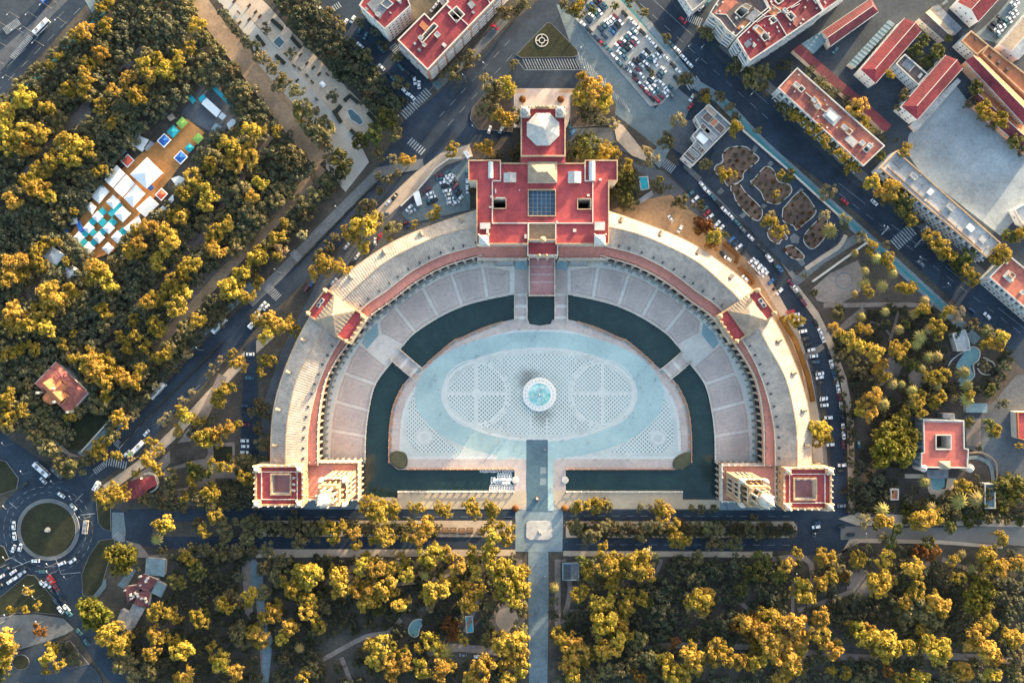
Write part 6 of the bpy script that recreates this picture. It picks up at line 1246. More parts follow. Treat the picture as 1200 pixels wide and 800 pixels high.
tent('white square tent below the left end of the striped marquee', zm((186, 408), (213, 438), (176, 482), (145, 455)), 'tent_white'); tent('ragged white tent beside the trees left of the checkered tents', zm((145, 475), (166, 495), (150, 522), (122, 490)), 'tent_white'); tent('white tent right of the striped marquee by the trees', zm((362, 455), (396, 485), (346, 532), (312, 500)), 'tent_white'); tent('white tent between the checkered tents and the right hand trees', zm((322, 525), (330, 552), (290, 590), (266, 572)), 'tent_white', 3, .8); tent('pale tent strip under the trees at the lower right market edge', zm((412, 488), (448, 447), (452, 470), (385, 535), (368, 530)), 'tent_white', 2.8, flat=True)
wl = [((228, 476), 38, 'white tent, topmost of the checkered cluster'), ((262, 520), 44, 'largest white tent at the upper right of the checkered cluster'), ((170, 530), 30, 'white tent, left tip of the upper rows in the checkered cluster'), ((211, 572), 32, 'white tent at the middle of the checkered cluster'), ((137, 571), 30, 'white tent beside the blue tarpaulin in the checkered cluster'), ((101, 606), 30, 'white tent, leftmost of the checkered cluster'), ((175, 607), 32, 'white tent below the middle of the checkered cluster'), ((137, 646), 34, 'white tent, lowest of the checkered cluster'), ((243, 605), 34, 'white tent, right tip of the lower rows in the checkered cluster'), ((209, 646), 32, 'white tent at the bottom right corner outside the teal canopies')]
for c, a, lb in wl: tent(lb, sq(c, a), 'tent_white', 3, 1.2)
tl = [((188, 513), 26, 26, 'teal canopy below the topmost white tent of the cluster'), ((236, 503), 22, 60, 'longest teal canopy between the two big white tents'), ((152, 550), 24, 24, 'teal canopy above the tent beside the blue tarpaulin'), ((190, 551), 24, 26, 'teal canopy at the heart of the checkered cluster'), ((226, 550), 26, 24, 'teal canopy below the largest checkered white tent'), ((126, 592), 22, 24, 'teal canopy right of the leftmost checkered tent'), ((153, 588), 22, 24, 'teal canopy between the middle left white tents'), ((189, 586), 22, 24, 'teal canopy right of centre in the lower checkered rows'), ((120, 626), 22, 26, 'teal canopy above the lowest checkered tent on its left'), ((156, 625), 22, 26, 'teal canopy above the lowest checkered tent on its right'), ((265, 586), 28, 26, 'teal canopy at the right tip of the checkered cluster')]
for c, a, b_, lb in tl: tent(lb, sq(c, a, b_), 'tent_teal', 2.7, flat=True)
tent('bright blue tarpaulin at the left edge of the checkered tents', zm((90, 550), (105, 545), (122, 585), (105, 590)), 'tent_blue', 2.7, flat=True)
for lb, c, m, a in (('lime green stall in the upper stall row', (481, 185), 'tent_green', 34), ('teal stall between green and blue in the upper row', (448, 217), 'tent_teal', 36), ('white rimmed blue stall in the upper row', (415, 250), 'tent_blue', 34), ('lime green stall in the lower stall row', (540, 242), 'tent_green', 32), ('teal stall between green and blue in the lower row', (508, 277), 'tent_teal', 28), ('white rimmed blue stall in the lower row', (476, 312), 'tent_blue', 34), ('red white rimmed stall left of the largest marquee', (281, 325), 'tent_red', 32), ('red and white stall at the right market edge', (405, 448), 'tent_red', 30), ('small blue stall at the corner of the largest marquee', (366, 423), 'tent_blue', 18)):
    px = sq(c, a*.9, a); r = tent(lb, px, m, 2.8, .9)
    if 'rimmed' in lb or 'white stall' in lb: trim(r, px, 2.8)
for lb, px, m in (('pale irregular awning above the red stall', zm((318, 210), (330, 235), (365, 250), (335, 292), (295, 265)), 'zinc'), ('dark slatted awning right of the pale irregular awning', zm((360, 248), (382, 262), (352, 290), (340, 280)), 'grey_roof'), ('long pale blue roof strip along the left market edge', zm((266, 278), (278, 290), (186, 380), (174, 368)), 'metal_roof'), ('short pale roof strip left of the white square tent', zm((160, 395), (176, 408), (110, 470), (95, 462)), 'zinc'), ('small pale blue umbrella roof above the stall rows', zm((400, 145), (412, 132), (428, 155), (412, 165)), 'metal_roof'), ('beige square awning beside the pale blue umbrella roof', zm((425, 165), (445, 150), (458, 168), (438, 180)), 'hip_tile'), ('white rectangular cafe roof at the top of the market', zm((570, 92), (625, 142), (608, 165), (552, 115)), 'tent_white'), ('small white roof end right of the cafe roof', zm((628, 146), (645, 160), (630, 176), (614, 164)), 'zinc'), ('teal roof strip along the upper right market fence', zm((592, 60), (605, 52), (690, 140), (680, 150)), 'tent_teal'), ('teal slatted roof left of the cafe roof', zm((540, 95), (560, 80), (572, 95), (550, 112)), 'tent_teal'), ('teal awning at the upper left corner of the market', zm((498, 92), (512, 80), (534, 104), (520, 115)), 'tent_teal'), ('pale roof at the right corner of the market top', zm((665, 170), (688, 178), (655, 212), (645, 190)), 'zinc'), ('pale blue roof below the cafe roof', zm((605, 185), (628, 200), (605, 225), (588, 208)), 'metal_roof'), ('grey square roof among trees right of the lower stalls', zm((580, 280), (600, 292), (580, 312), (562, 298)), 'zinc'), ('blue and white awning at the right edge of the market', zm((440, 390), (470, 380), (495, 390), (465, 422)), 'zinc'), ('small pale awning at the far left of the market', zm((62, 480), (85, 478), (92, 500), (70, 505)), 'metal_roof'), ('tiny blue awning below the far left pale one', zm((40, 580), (60, 570), (64, 585), (45, 598)), 'tent_blue'), ('white awning above the blue tarpaulin', zm((75, 535), (95, 532), (98, 555), (70, 560)), 'zinc')):
    tent(lb, px, m, 2.8, flat=True)
tent('white peaked tent, upper of the two at the lower market end', T(0, 1, (245, 355), (305, 395), (255, 455), (195, 395)), 'tent_white', 3.4, 1.8); tent('white peaked tent, lower of the two at the lower market end', T(0, 1, (330, 438), (388, 478), (335, 530), (278, 480)), 'tent_white', 3.4, 1.8)
sheet('green_carpet', T(0, 1, (300, 395), (335, 430), (275, 480), (250, 455)), 'awning_green'); sheet('yard', T(0, 1, (205, 470), (260, 505), (215, 560), (160, 530)), 'orange_earth')
for (a, c) in (((265, 345), (365, 440)), ((290, 320), (390, 420))):
    p = WP(T(0, 1, a, c)); s = MB(); s.ribbon(p, -.15, .15, .02, z1=1.2); o = s.build('rail_fence', 'white_cap', loc=(*p[0], 0)); tag(o, 'thin white fence at the market foot, %s of two' % ('left' if a[0] == 265 else 'right'), 'fence')
# tables with parasols near the market yard and on the central reserve
def parasol_proto(colour, nm):
    r = thing('parasol', None, 'parasol', (0, 0, 0)); s = MB(); s.cone(ellipse(0, 0, 1.6, 1.6, 8), 2.3, (0, 0, 3.0)); part(r, 'canopy', s.mesh('canopy', colour)); s = MB(); s.lathe([(.35, 0), (.35, .1), (.05, .12), (.05, 2.9)], 0, 0, 6); part(r, 'pole', s.mesh('pole', 'dark_metal'))
    KIDS[r.name] = list(r.children); return r
# ---- street lamps: tall pole, long arm, white head
def lamp_proto():
    r = thing('street_lamp', None, 'lamp post', (0, 0, 0), 'street lamps along the roads'); s = MB(); s.lathe([(.2, 0), (.18, .4), (.1, .5), (.07, 8.5)], 0, 0, 6); part(r, 'pole', s.mesh('pole', 'metal')); s = MB(); s.box(0, 1.0, 8.4, .1, 2.0, .1); part(r, 'arm', s.mesh('arm', 'metal')); s = MB(); s.box(0, 2.2, 8.35, .35, .8, .18); part(r, 'lamp_head', s.mesh('lamp_head', 'lamp_white')); KIDS[r.name] = list(r.children); return r
LP = lamp_proto(); lamp_first = True
def lamp(px, py, ang):
    global lamp_first
    o = LP if lamp_first else copy_tree(LP); lamp_first = False; o.location = (*W(px, py), 0); o.rotation_euler = (0, 0, R(ang)); auto(o, 'white street lamp', px, py)
for c, r_, ang, L in ((0, 0, 135, [(90, 85), (175, 85), (265, 15), (240, 40), (310, 110), (25, 215), (110, 155), (150, 150), (15, 300), (70, 375), (205, 215), (40, 130)]), (0, 3, 40, [(420, 20), (75, 470), (220, 500), (165, 335), (205, 385), (270, 270), (350, 295), (270, 235), (70, 205), (40, 240), (95, 790), (30, 505)]), (0, 2, 40, [(65, 480), (290, 655), (375, 725), (70, 770), (150, 610)]), (2, 0, 135, [(825, 230), (860, 295), (885, 235), (1115, 450), (330, 235), (345, 330)]), (3, 1, 45, [(540, 285), (525, 280), (690, 425), (820, 545), (700, 345)]), (1, 0, 45, [(1030, 620), (1080, 330), (985, 385), (760, 520), (690, 575)]), (3, 3, 0, [(430, 100), (195, 100), (110, 285)]), (1, 1, 45, [(400, 190), (250, 330), (120, 480)]), (0, 2, 45, [(960, 40), (760, 230), (600, 390)])):
    for p in L: lamp(*T(c, r_, p)[0], ang)
# ---- benches and planters on the promenade
def bench_proto():
    r = thing('park_bench', None, 'bench', (0, 0, 0), 'benches on the promenade'); s = MB(); s.box(0, 0, .4, 2.4, .6, .1); part(r, 'seat', s.mesh('seat', 'dark_wood')); s = MB(); s.box(0, .32, .5, 2.4, .08, .5); part(r, 'backrest', s.mesh('backrest', 'dark_wood'))
    for x in (-.95, .95): s = MB(); s.box(0, 0, 0, .1, .5, .4); part(r, 'leg', s.mesh('leg', 'dark_metal'), (x, 0, 0))
    KIDS[r.name] = list(r.children); return r
BN = bench_proto(); bf = True
for c, L in ((1, [(180, 310), (205, 325), (240, 355), (270, 320), (298, 350), (265, 385), (240, 300), (210, 260), (285, 465), (335, 350), (20, 80), (0, 60), (195, 380)]), (0, [(1040, 25), (1120, 60), (1170, 30), (1170, 95), (1125, 110), (1100, 10)])):
    for p in L:
        o = BN if bf else copy_tree(BN); bf = False; q = T(c, 0, p)[0]; o.location = (*W(*q), .02); o.rotation_euler = (0, 0, R(rnd.choice((45, 135)))); o.scale = (1.05, 1.3, 1.1); auto(o, 'dark bench', *q)
for lb, pts in (('upper right clipped hedge round the diamond basin', [(75, 95), (125, 140)]), ('right clipped hedge round the diamond basin', [(168, 178), (210, 225)]), ('left clipped hedge by the diamond basin', [(5, 170), (40, 215)]), ('lower clipped hedge below the diamond basin', [(95, 262), (135, 300)]), ('upper clipped hedge by the pointed basin', [(415, 475), (440, 450), (480, 485)]), ('right clipped hedge by the pointed basin', [(525, 530), (565, 575)]), ('left clipped hedge by the pointed basin', [(365, 520), (400, 575)]), ('upper left clipped hedge by the pointed basin', [(375, 525), (400, 497)]), ('lower clipped hedge by the pointed basin', [(445, 610), (475, 640)])):
    q = WP(T(1, 0, *pts)); s = MB(); s.ribbon(q, -1.1, 1.1, .02, z1=1.1); s.ribbon(q, -.7, .7, 1.1, z1=1.35); o = s.build('clipped_hedge', 'leaf_rust' if 0 else 'hedge_dark', loc=(*q[0], 0)); tag(o, lb, 'hedge')
# newsstands and kiosks on the promenade
q = T(1, 0, (312, 395))[0]; tent('small white square kiosk on the promenade sand', quad(q, (1, 1), 6.5, 5), 'tent_white', 2.8, .8)
# low walls round gardens
for lb, pts, w, h in (('grey wall along the garden path right of the ringed clearing', T(3, 1, (205, 520), (380, 395), (470, 330)), 1.0, 1.8), ('long pale wall beside the planted beds by the boulevard', Z(820, 110, 3.811, (190, 165), (420, 365), (635, 560)), .8, 1.6), ('curved dark wall above the palace car park', Z(470, 170, 8.89, (0, 640), (170, 480), (300, 330), (360, 250), (500, 150), (640, 140)), .8, 2.2), ('pale garden wall of the forest house along the avenue', hz((385, 515), (480, 410), (570, 310)), .7, 1.4), ('brown boundary hedge behind the right curve, upper piece', [(848, 285), (864, 300), (862, 309)], 2.0, 1.6), ('long brown boundary hedge behind the right curve', [(915, 371), (932, 400), (946, 440), (952, 470)], 2.6, 1.8), ('brown hedge round the parked car behind the right curve', [(866, 313), (880, 325), (882, 332), (876, 335)], 1.8, 1.6)):
    q = WP(pts); s = MB(); s.ribbon(q, -w/2, w/2, .02, z1=h); nm = 'hedge' if 'hedge' in lb else 'wall'; o = s.build('boundary_'+nm, 'leaf_rust' if nm == 'hedge' else 'cream_wall', loc=(*q[len(q)//2], 0)); tag(o, lb, nm)
# café tables on the central reserve
def table_proto():
    r = thing('picnic_table', None, 'table', (0, 0, 0), 'picnic tables on the central reserve'); s = MB(); s.box(0, 0, .7, 2.0, 1.0, .1); part(r, 'table_top', s.mesh('table_top', 'wood'))
    for y in (-.95, .95): s = MB(); s.box(0, 0, .4, 2.0, .4, .08); part(r, 'bench', s.mesh('bench', 'wood'), (0, y, 0))
    for x in (-.7, .7): s = MB(); s.box(0, 0, 0, .1, 1.9, .7); part(r, 'leg', s.mesh('leg', 'dark_metal'), (x, 0, 0))
    KIDS[r.name] = list(r.children); return r
TB = table_proto(); first_t = True
for i, q in enumerate(T(1, 3, (850, 82), (888, 85), (925, 85), (965, 88), (1003, 85), (1053, 90))+T(2, 3, (490, 90), (540, 88), (560, 90), (605, 88), (435, 90))):
    o = TB if first_t else copy_tree(TB); first_t = False; o.location = (*W(*q), .03); o.scale = (2.0, 1.7, 1.2)
    o['label'] = ('reddish picnic table on the reserve left of the axis, %s from the left' % ['first', 'second', 'third', 'fourth', 'fifth', 'sixth'][i]) if i < 6 else 'picnic table on the reserve right of the axis, %s' % ['second from left', 'third from left', 'fourth from left', 'rightmost', 'leftmost'][i-6]
# ================================================================ VEHICLES
def car_meshes():
    b = MB()
    def sec(x0, x1, w0, w1, z0, z1, mi=0): b.add([(x0, -w0, z0), (x0, w0, z0), (x1, w1, z0), (x1, -w1, z0), (x0, -w0*.96, z1), (x0, w0*.96, z1), (x1, w1*.96, z1), (x1, -w1*.96, z1)], [[4, 7, 6, 5], [0, 3, 7, 4], [3, 2, 6, 7], [2, 1, 5, 6], [1, 0, 4, 5]], mi)
    sec(-2.15, 2.1, .88, .84, .28, .82); sec(2.1, 2.25, .84, .7, .35, .72); sec(-2.28, -2.15, .74, .88, .35, .78)
    b.add([(-1.75, -.74, .82), (-1.75, .74, .82), (-1.35, .64, 1.42), (-1.35, -.64, 1.42), (.35, .64, 1.42), (.35, -.64, 1.42), (1.05, .76, .82), (1.05, -.76, .82)], [[3, 5, 4, 2]], 0)
    body = b
    ws = MB(); ws.add([(.35, -.62, 1.41), (1.06, -.74, .84), (1.06, .74, .84), (.35, .62, 1.41)], [[0, 1, 2, 3]])
    rw = MB(); rw.add([(-1.35, .62, 1.41), (-1.77, .72, .84), (-1.77, -.72, .84), (-1.35, -.62, 1.41)], [[0, 1, 2, 3]])
    sw = MB(); sw.add([(-1.75, -.75, .82), (1.05, -.77, .82), (.35, -.65, 1.415), (-1.35, -.65, 1.415)], [[0, 1, 2, 3]])
    sv = MB(); sv.add([(-1.75, .75, .82), (1.05, .77, .82), (.35, .65, 1.415), (-1.35, .65, 1.415)], [[3, 2, 1, 0]])
    wh = MB(); n = 8; 
    wh.add([(.31*math.cos(2*math.pi*i/n), s_, .31*math.sin(2*math.pi*i/n)) for s_ in (-.1, .1) for i in range(n)], [[i, (i+1) % n, n+(i+1) % n, n+i] for i in range(n)]+[list(range(n)), list(range(2*n-1, n-1, -1))])
    hl = MB(); hl.box(0, 0, 0, .12, .35, .16)
    return body, ws.mesh('windscreen', 'glass'), rw.mesh('rear_window', 'glass'), (sw.mesh('side_window', 'glass'), sv.mesh('side_window', 'glass')), wh.mesh('wheel', 'tyre'), hl.mesh('headlight', 'lamp_white')
CB, WS, RW, SW, WHL, HL = car_meshes(); CARP = {}
def car_proto(col):
    r = thing('parked_car', None, 'car', (0, 0, 0), 'cars parked and driving around the plaza'); part(r, 'body', CB.mesh('body', 'car_'+col)); part(r, 'windscreen', WS); part(r, 'rear_window', RW)
    for m in SW: part(r, 'side_window', m)
    for x in (-1.35, 1.35):
        for y in (-.8, .8): part(r, 'wheel', WHL, (x, y, .31))
    for y in (-.6, .6): part(r, 'headlight', HL, (2.16, y, .55))
    KIDS[r.name] = list(r.children); return r
KC = {'w': 'white', 's': 'silver', 'g': 'grey', 'k': 'black', 'r': 'red', 'b': 'blue', 't': 'teal', 'm': 'maroon', 'n': 'navy'}
cr = random.Random(5)
def car(px, py, ang, c=None):
    c = KC[c or cr.choice('wwwwssgknnttkbw')]
    new = c not in CARP
    if new: CARP[c] = car_proto(c)
    o = CARP[c] if new else copy_tree(CARP[c])
    o.location = (*W(px, py), ZC[0]+.02); o.rotation_euler = (0, 0, R(ang+cr.uniform(-4, 4)+(180 if cr.random() < .5 else 0))); k = cr.uniform(.98, 1.1); o.scale = (k, k*1.04, k)
    auto(o, c+' car', px, py); return o
def cars(f, ang, L):
    for q in L:
        p = f((q[0], q[1]))[0]; car(p[0], p[1], q[2] if len(q) > 2 and not isinstance(q[2], str) else ang, q[-1] if isinstance(q[-1], str) else None)
pk = lambda *p: Z(660, 0, 6.155, *p)
KA = -47
cars(pk, KA, [(185, 60), (210, 40), (235, 20), (255, 5, 'm'), (165, -10), (180, 150, 'n'), (205, 120, 'w'), (240, 108, 't'), (262, 90, 'w'), (275, 60, 'n'), (300, 45, 't'), (145, 182, 'w'), (170, 208, 'n'), (190, 228, 'k'), (206, 250, 'g'), (265, 215, 'n'), (293, 192, 't'), (315, 172, 'w'), (336, 160, 'w'), (356, 140), (377, 128, 'm'), (355, 235, 'b'), (372, 208, 'n'), (392, 186, 'k'), (411, 165, 'w'), (297, 265, 'n'), (240, 283, 'n'), (268, 308, 'r'), (292, 318, 't'),
  (330, 365, 't'), (345, 393), (365, 415, 'w'), (388, 436, 'w'), (405, 465, 't'), (432, 485, 'g'), (455, 500, 'n'), (390, 338, 'w'), (412, 320, 'm'), (436, 300, 'w'), (460, 280, 't'), (485, 258, 'w'), (515, 230, 'w'), (500, 235), (430, 372, 't'), (455, 352, 'k'), (482, 340, 's'), (503, 316, 'm'), (526, 296, 'w'), (405, 388, 'w'), (440, 415, 't'), (465, 330, 'k'),
  (492, 472, 'w'), (520, 450, 'k'), (545, 440, 'k'), (570, 418, 'n'), (590, 398, 'w'), (607, 375, 'k'), (505, 540, 'k'), (540, 508, 'm'), (566, 482, 's'), (596, 464, 'w'), (626, 436, 't'), (652, 418, 'w'), (684, 404, 'w'), (478, 520, 'w'), (520, 575, 'm'), (560, 545, 'w'), (612, 502, 'k'), (660, 460, 'w'),
  (545, 600, 'w'), (562, 626, 'm'), (590, 642, 'w'), (602, 672, 'm'), (622, 692, 'm'), (640, 715, 'k'), (605, 610, 'w'), (626, 588, 'n'), (648, 575, 'w'), (690, 555, 'n'), (705, 530, 't'), (722, 506, 'w'), (662, 630, 'w'), (700, 602, 'w'), (722, 622, 'w'), (680, 662, 't'), (675, 725, 'r'), (704, 700, 'm'), (735, 682, 'w'), (745, 655, 'w'), (775, 636, 't'), (780, 692, 'g'), (640, 655, 'w'),
  (440, 105, 'k'), (490, 150, 'w'), (525, 190, 'w'), (570, 240, 'k'), (615, 285, 'w'), (650, 325, 'w'), (690, 370, 'k'), (740, 420, 'w'), (790, 475, 'k'), (830, 520, 'w'), (815, 570, 'k'), (770, 320, 't'), (820, 365, 'w'), (865, 420, 'w'), (910, 470, 'w'), (990, 60, 48, 'w'), (1040, 25, 48, 't'), (862, 152, 'r'), (925, 710, 55, 'w'), (915, 772, 55, 'r')])
p2 = lambda *p: Z(470, 170, 8.89, *p)
cars(p2, 12, [(410, 322, 'm'), (410, 355, 't'), (442, 392, 'w'), (460, 430, 'k'), (480, 480, 'w'), (492, 520, 's'), (515, 562, 'w'), (520, 600, 'w'), (500, 322, 20, 'w'), (532, 350, 50, 'w'), (548, 395, 50, 'k'), (565, 435, 50, 'm'), (580, 475, 50, 'n'), (600, 510, 50, 'k'), (578, 548, 50, 't'), (610, 565, 50, 'w'), (574, 602, 30, 'w'), (482, 355, 'w'), (512, 385, 50, 'w'), (275, 465, 30, 'm'), (305, 508, 20, 'w'), (328, 545, 20, 'w'), (300, 580, 20, 't'), (345, 580, 20, 'k'), (310, 605, 10, 'k'), (480, 290, 40, 't'), (85, 660, 45, 'w'), (118, 692, 30, 's'), (690, 290, 90, 't'), (690, 400, 90, 'w'), (690, 468, 90, 'w')])
p5 = lambda *p: Z(880, 300, 4.446, *p)
cars(p5, 45, [(15, 40, 'w'), (35, 58, 'w'), (52, 76, 'w'), (72, 95, 'w'), (100, 135, 'b'), (125, 165, 'k'), (145, 185, 'w'), (205, 290, 10, 'r'), (230, 305, 10, 'w'), (240, 330, 10, 'w'), (250, 360, 10, 's'), (268, 392, 10), (280, 430, 10, 'k'), (296, 458, 10, 'k'), (312, 488, 15, 'w'), (322, 520, 15, 't'), (330, 548, 15, 'n'), (345, 602, 10, 'k'), (355, 632, 10, 'w'), (362, 665, 10, 'k'), (375, 745, 10, 'w'), (380, 775, 10, 'w')])
cars(p5, -52, [(90, 10, 'w'), (125, 40, 'k'), (148, 66, 'b'), (205, 140, 'm'), (230, 170, 'w'), (250, 205, 'k'), (272, 243, 'm'), (335, 350, -60, 'k'), (358, 395, -62, 'w'), (371, 430, -65, 'w'), (385, 467, -68, 'k'), (400, 512, -70, 'k'), (416, 560, -72, 'w'), (428, 600, -74, 't'), (441, 645, -76, 'w'), (451, 690, -78), (462, 740, -80, 'm'), (467, 778, -82, 'w')])
t32 = lambda *p: T(3, 2, *p)
cars(t32, 5, [(212, 68, 'w'), (220, 95, 't'), (240, 150, 'w'), (246, 190, 'k'), (260, 265, 'w'), (262, 298, 'w'), (280, 356, 'w'), (290, 482, 'w'), (344, 578, 'w'), (340, 602, 'k'), (344, 705, 'k'), (342, 768, 'g')])
cars(t32, -80, [(295, 105, 'w'), (308, 150), (318, 185, 'w'), (326, 222), (334, 264, 'm'), (340, 302, 'w'), (346, 362, 'k'), (350, 402, 'w'), (352, 440, 'w'), (350, 482, 'm'), (422, 480, -85, 't')])
p4 = lambda *p: Z(820, 110, 3.811, *p)
cars(p4, -48, [(10, 410, 'w'), (32, 436), (56, 462, 't'), (80, 490, 'k'), (108, 520, 'w'), (136, 546, 'w'), (162, 574, 't'), (190, 606, 'g'), (225, 642, 'w'), (262, 680, 'k'), (286, 704, 'k'), (310, 734, 'w'), (345, 775, 't')])
cars(p4, 42, [(20, 515, 't'), (30, 533, 'r'), (44, 550, 'w'), (57, 567, 'k'), (75, 582, 'w'), (93, 600, 'w'), (140, 652, 'b'), (155, 668, 'n'), (172, 684, 'w'), (195, 705, 'k'), (230, 745, 'w'), (246, 760, 'w'), (262, 776, 'w'), (280, 792, 'w')])
cars(lambda *p: T(2, 1, *p), -55, [(835, 110, 40, 't'), (857, 135, 40, 'w'), (742, 226, 'w'), (786, 275, 60, 'w'), (985, 395, 'k'), (1008, 412, -30, 'w'), (600, 145, 20, 'm'), (1090, 505, -50, 'w')])
p6 = lambda *p: Z(0, 540, 3.333, *p)
cars(p6, 90, [(58, 250, 'w'), (61, 291, 100, 'w'), (57, 340, 70, 'w'), (83, 335, 70, 'w'), (143, 388, 0, 'w'), (245, 398, 20, 'w'), (287, 388, 35, 'w'), (173, 75, -40, 's'), (243, 132, -35, 'w'), (290, 178, -50, 's'), (172, 430, 0, 't'), (170, 478, -50, 'w'), (190, 480, -50, 'w'), (222, 492, -50, 'm'), (208, 505, -50, 'k'), (232, 512, -50, 'n'), (240, 578, -50, 'w'), (263, 572, -50, 'w'), (272, 590, -50, 't'), (312, 665, -48, 't'), (341, 706, -48, 't'), (8, 450, 35, 'w'), (30, 420, 35, 'n'), (55, 432, 35, 'w'), (45, 467, 35, 'w'), (72, 450, 35, 'w'), (90, 435, 35, 's'), (5, 485, 35, 'k'), (100, 415, 30, 'k'), (445, 740, -48, 't'), (246, 540, -48, 'k'), (222, 545, -48, 'n'), (100, 90, 35, 'k')])
cars(lambda *p: T(1, 0, *p), -45, [(420, 108, 60, 'w'), (455, 95, 60, 'w'), (490, 140, 60, 't'), (515, 172, 60, 't'), (488, 216, 'w'), (462, 192, 'k'), (590, 318, 'w'), (620, 345, 'k'), (645, 375, 't'), (680, 320, 't'), (712, 345, 'k'), (730, 362, 'k'), (745, 382, -85, 'w'), (765, 400, -85, 'w'), (700, 432, 'w'), (730, 456, 'w'), (520, 365, 60, 't'), (600, 436, 60, 't'), (832, 45, 45, 's'), (856, 15, 45, 'w'), (300, 40, 'w'), (588, 236, 't'), (856, 396, -35, 't'), (1120, 130, -25, 'r')])
cars(lambda *p: T(3, 0, *p), -50, [(1040, 135, 'k'), (1055, 118, 'k'), (1080, 88, 'k'), (1068, 152, 'w'), (1083, 135, 'w'), (1070, 170, 't'), (1097, 120, 'w'), (1110, 105, 't'), (1127, 96, 'w'), (1140, 74, 'w'), (1157, 60, 'w'), (1146, 26, 'w'), (1160, 8, 'w'), (1085, 110, 'k'), (312, 240, 50, 't'), (820, 20, 40, 'g')])
cars(lambda *p: T(3, 1, *p), -42, [(495, 150, 'w'), (356, 146, 'r'), (712, 436, 'g'), (1022, 680, 'w'), (952, 655, 'n'), (730, 275, 45, 'w')])
cars(lambda *p: T(0, 2, *p), 0, [(1172, 170, 't'), (1175, 60, 'w'), (1155, 300, 'n'), (1150, 330, 'k'), (1155, 388, 'm'), (1150, 464, 'w'), (1152, 490, 'w'), (1148, 518, 'w'), (690, 428, 45, 'w'), (600, 522, 45, 'w'), (462, 680, 65, 'w')])
cars(lambda *p: T(1, 1, *p), 48, [(560, 332, 85, 'w'), (580, 310, 60, 'r'), (428, 354, 'w'), (476, 402, 'w'), (450, 430, 'k'), (368, 520, 'w'), (266, 526, 'b'), (240, 550, 'm'), (622, 150, 'w'), (650, 124, 'k'), (606, 206, 0, 'n'), (35, 628, 'w'), (50, 640, 'w'), (10, 660, 'w'), (1140-1140+700, 245, 20, 'm'), (712, 262, 20, 'n')])
cars(lambda *p: T(2, 0, *p), 90, [(272, 605, 100, 't'), (285, 625, 60, 'b')]); cars(lambda *p: T(1, 0, *p), 30, [(1095, 610, 70, 'w'), (1150, 610, 60, 's'), (1165, 612, 60, 'k')])
cars(lambda *p: T(3, 3, *p), 5, [(222, 66, 'w'), (224, 46, 'n'), (220, 95, 'k'), (340, 66, 'k'), (385, 103, 'k')]); cars(lambda *p: T(1, 3, *p), 0, [(1040, 672, 'w'), (970, 665, 'g')])
# buses and vans
def bus(label, px, py, ang, L=11.0, col='tent_white', band_m='glass', cat='bus', w=2.6, h=3.0, front=None, name='city_bus'):
    r = thing(name, label, cat, (*W(px, py), ZC[0]+.01)); s = MB(); s.box(0, 0, .35, L, w, h-.35); part(r, 'body', s.mesh('body', col)); s = MB(); s.box(0, 0, h, L*.97, w*.9, .12, 0, 0); part(r, 'roof', s.mesh('roof', col))
    for x in (-L*.25, L*.2): s = MB(); s.box(x, 0, h+.121, L*.16, w*.62, .28); part(r, 'roof_unit', s.mesh('roof_unit', 'grey_roof'))
    for y in (-1, 1): s = MB(); s.box(0, y*(w/2+.02), 1.3, L*.9, .04, h*.36); part(r, 'window_band', s.mesh('window_band', band_m))
    s = MB(); s.box(L/2+.02, 0, 1.1, .04, w*.85, h*.45); part(r, 'windscreen', s.mesh('windscreen', 'glass'))
    if front: s = MB(); s.box(-L*.36, 0, h+.13, L*.25, w*.92, .06); part(r, 'roof_panel', s.mesh('roof_panel', front))
    for x in (-L*.32, L*.32):
        for y in (-w/2+.1, w/2-.1): o = part(r, 'wheel', WHL, (x, y, .48)); o.scale = (1.5, 1.5, 1.5)
    r.rotation_euler = (0, 0, R(ang)); return r
bus('white bus on the diagonal avenue, upper of the two side by side', 300.5, 377, 47, 10); bus('white bus driving up the diagonal avenue below the wood', 258.5, 381.5, 47); bus('white bus with glazed roof on the lower diagonal avenue', 187, 457.5, 47, 11.5); bus('white bus with a green tail near the roundabout', 162, 525, 45, 11.5, front='tent_green'); bus('long white bus entering the roundabout from the upper left', 51, 549.5, -42, 11); bus('dark bus beside the long white bus above the roundabout', 70, 553, -42, 9, 'dark_metal'); bus('white bus on the wide road at the top left corner', 51, 33.5, 45, 11.5)
bus('beige open backed truck on the right of the roundabout', 102, 616.5, 82, 7.5, 'cream_stone', cat='truck', name='truck', w=2.3, h=2.4); bus('bright red van queueing below the roundabout', 61.5, 678, -50, 5.2, 'car_red', cat='van', name='van', w=2.1, h=2.2); bus('white van parked beside the crossing right of the roundabout', 114.5, 568.5, 60, 5.5, 'tent_white', cat='van', name='van', w=2.1, h=2.3); bus('blue kiosk van at the top left road edge', 55, 2, 45, 4.5, 'tent_blue', cat='van', name='van', w=2.4, h=2.4)
# horse carriage on the axis
cx_, cy_ = W(629.5, 584); r = thing('horse_carriage', 'small brown carriage crossing the dark axis walk', 'carriage', (cx_, cy_, .3)); s = MB(); s.box(cx_, cy_, .7, 1.5, 2.4, .7, .1); s.build('body', 'wood', r); s = MB(); s.box(cx_, cy_+.3, 1.4, 1.4, 1.1, .5, .1); s.build('seat', 'cream_stone', r)
for x in (-.8, .8):
    for y in (-.8, .9): s = MB(); part(r, 'wheel', WHL, (x, y, .45), math.pi/2, (1.8, 1.2, 1.8))
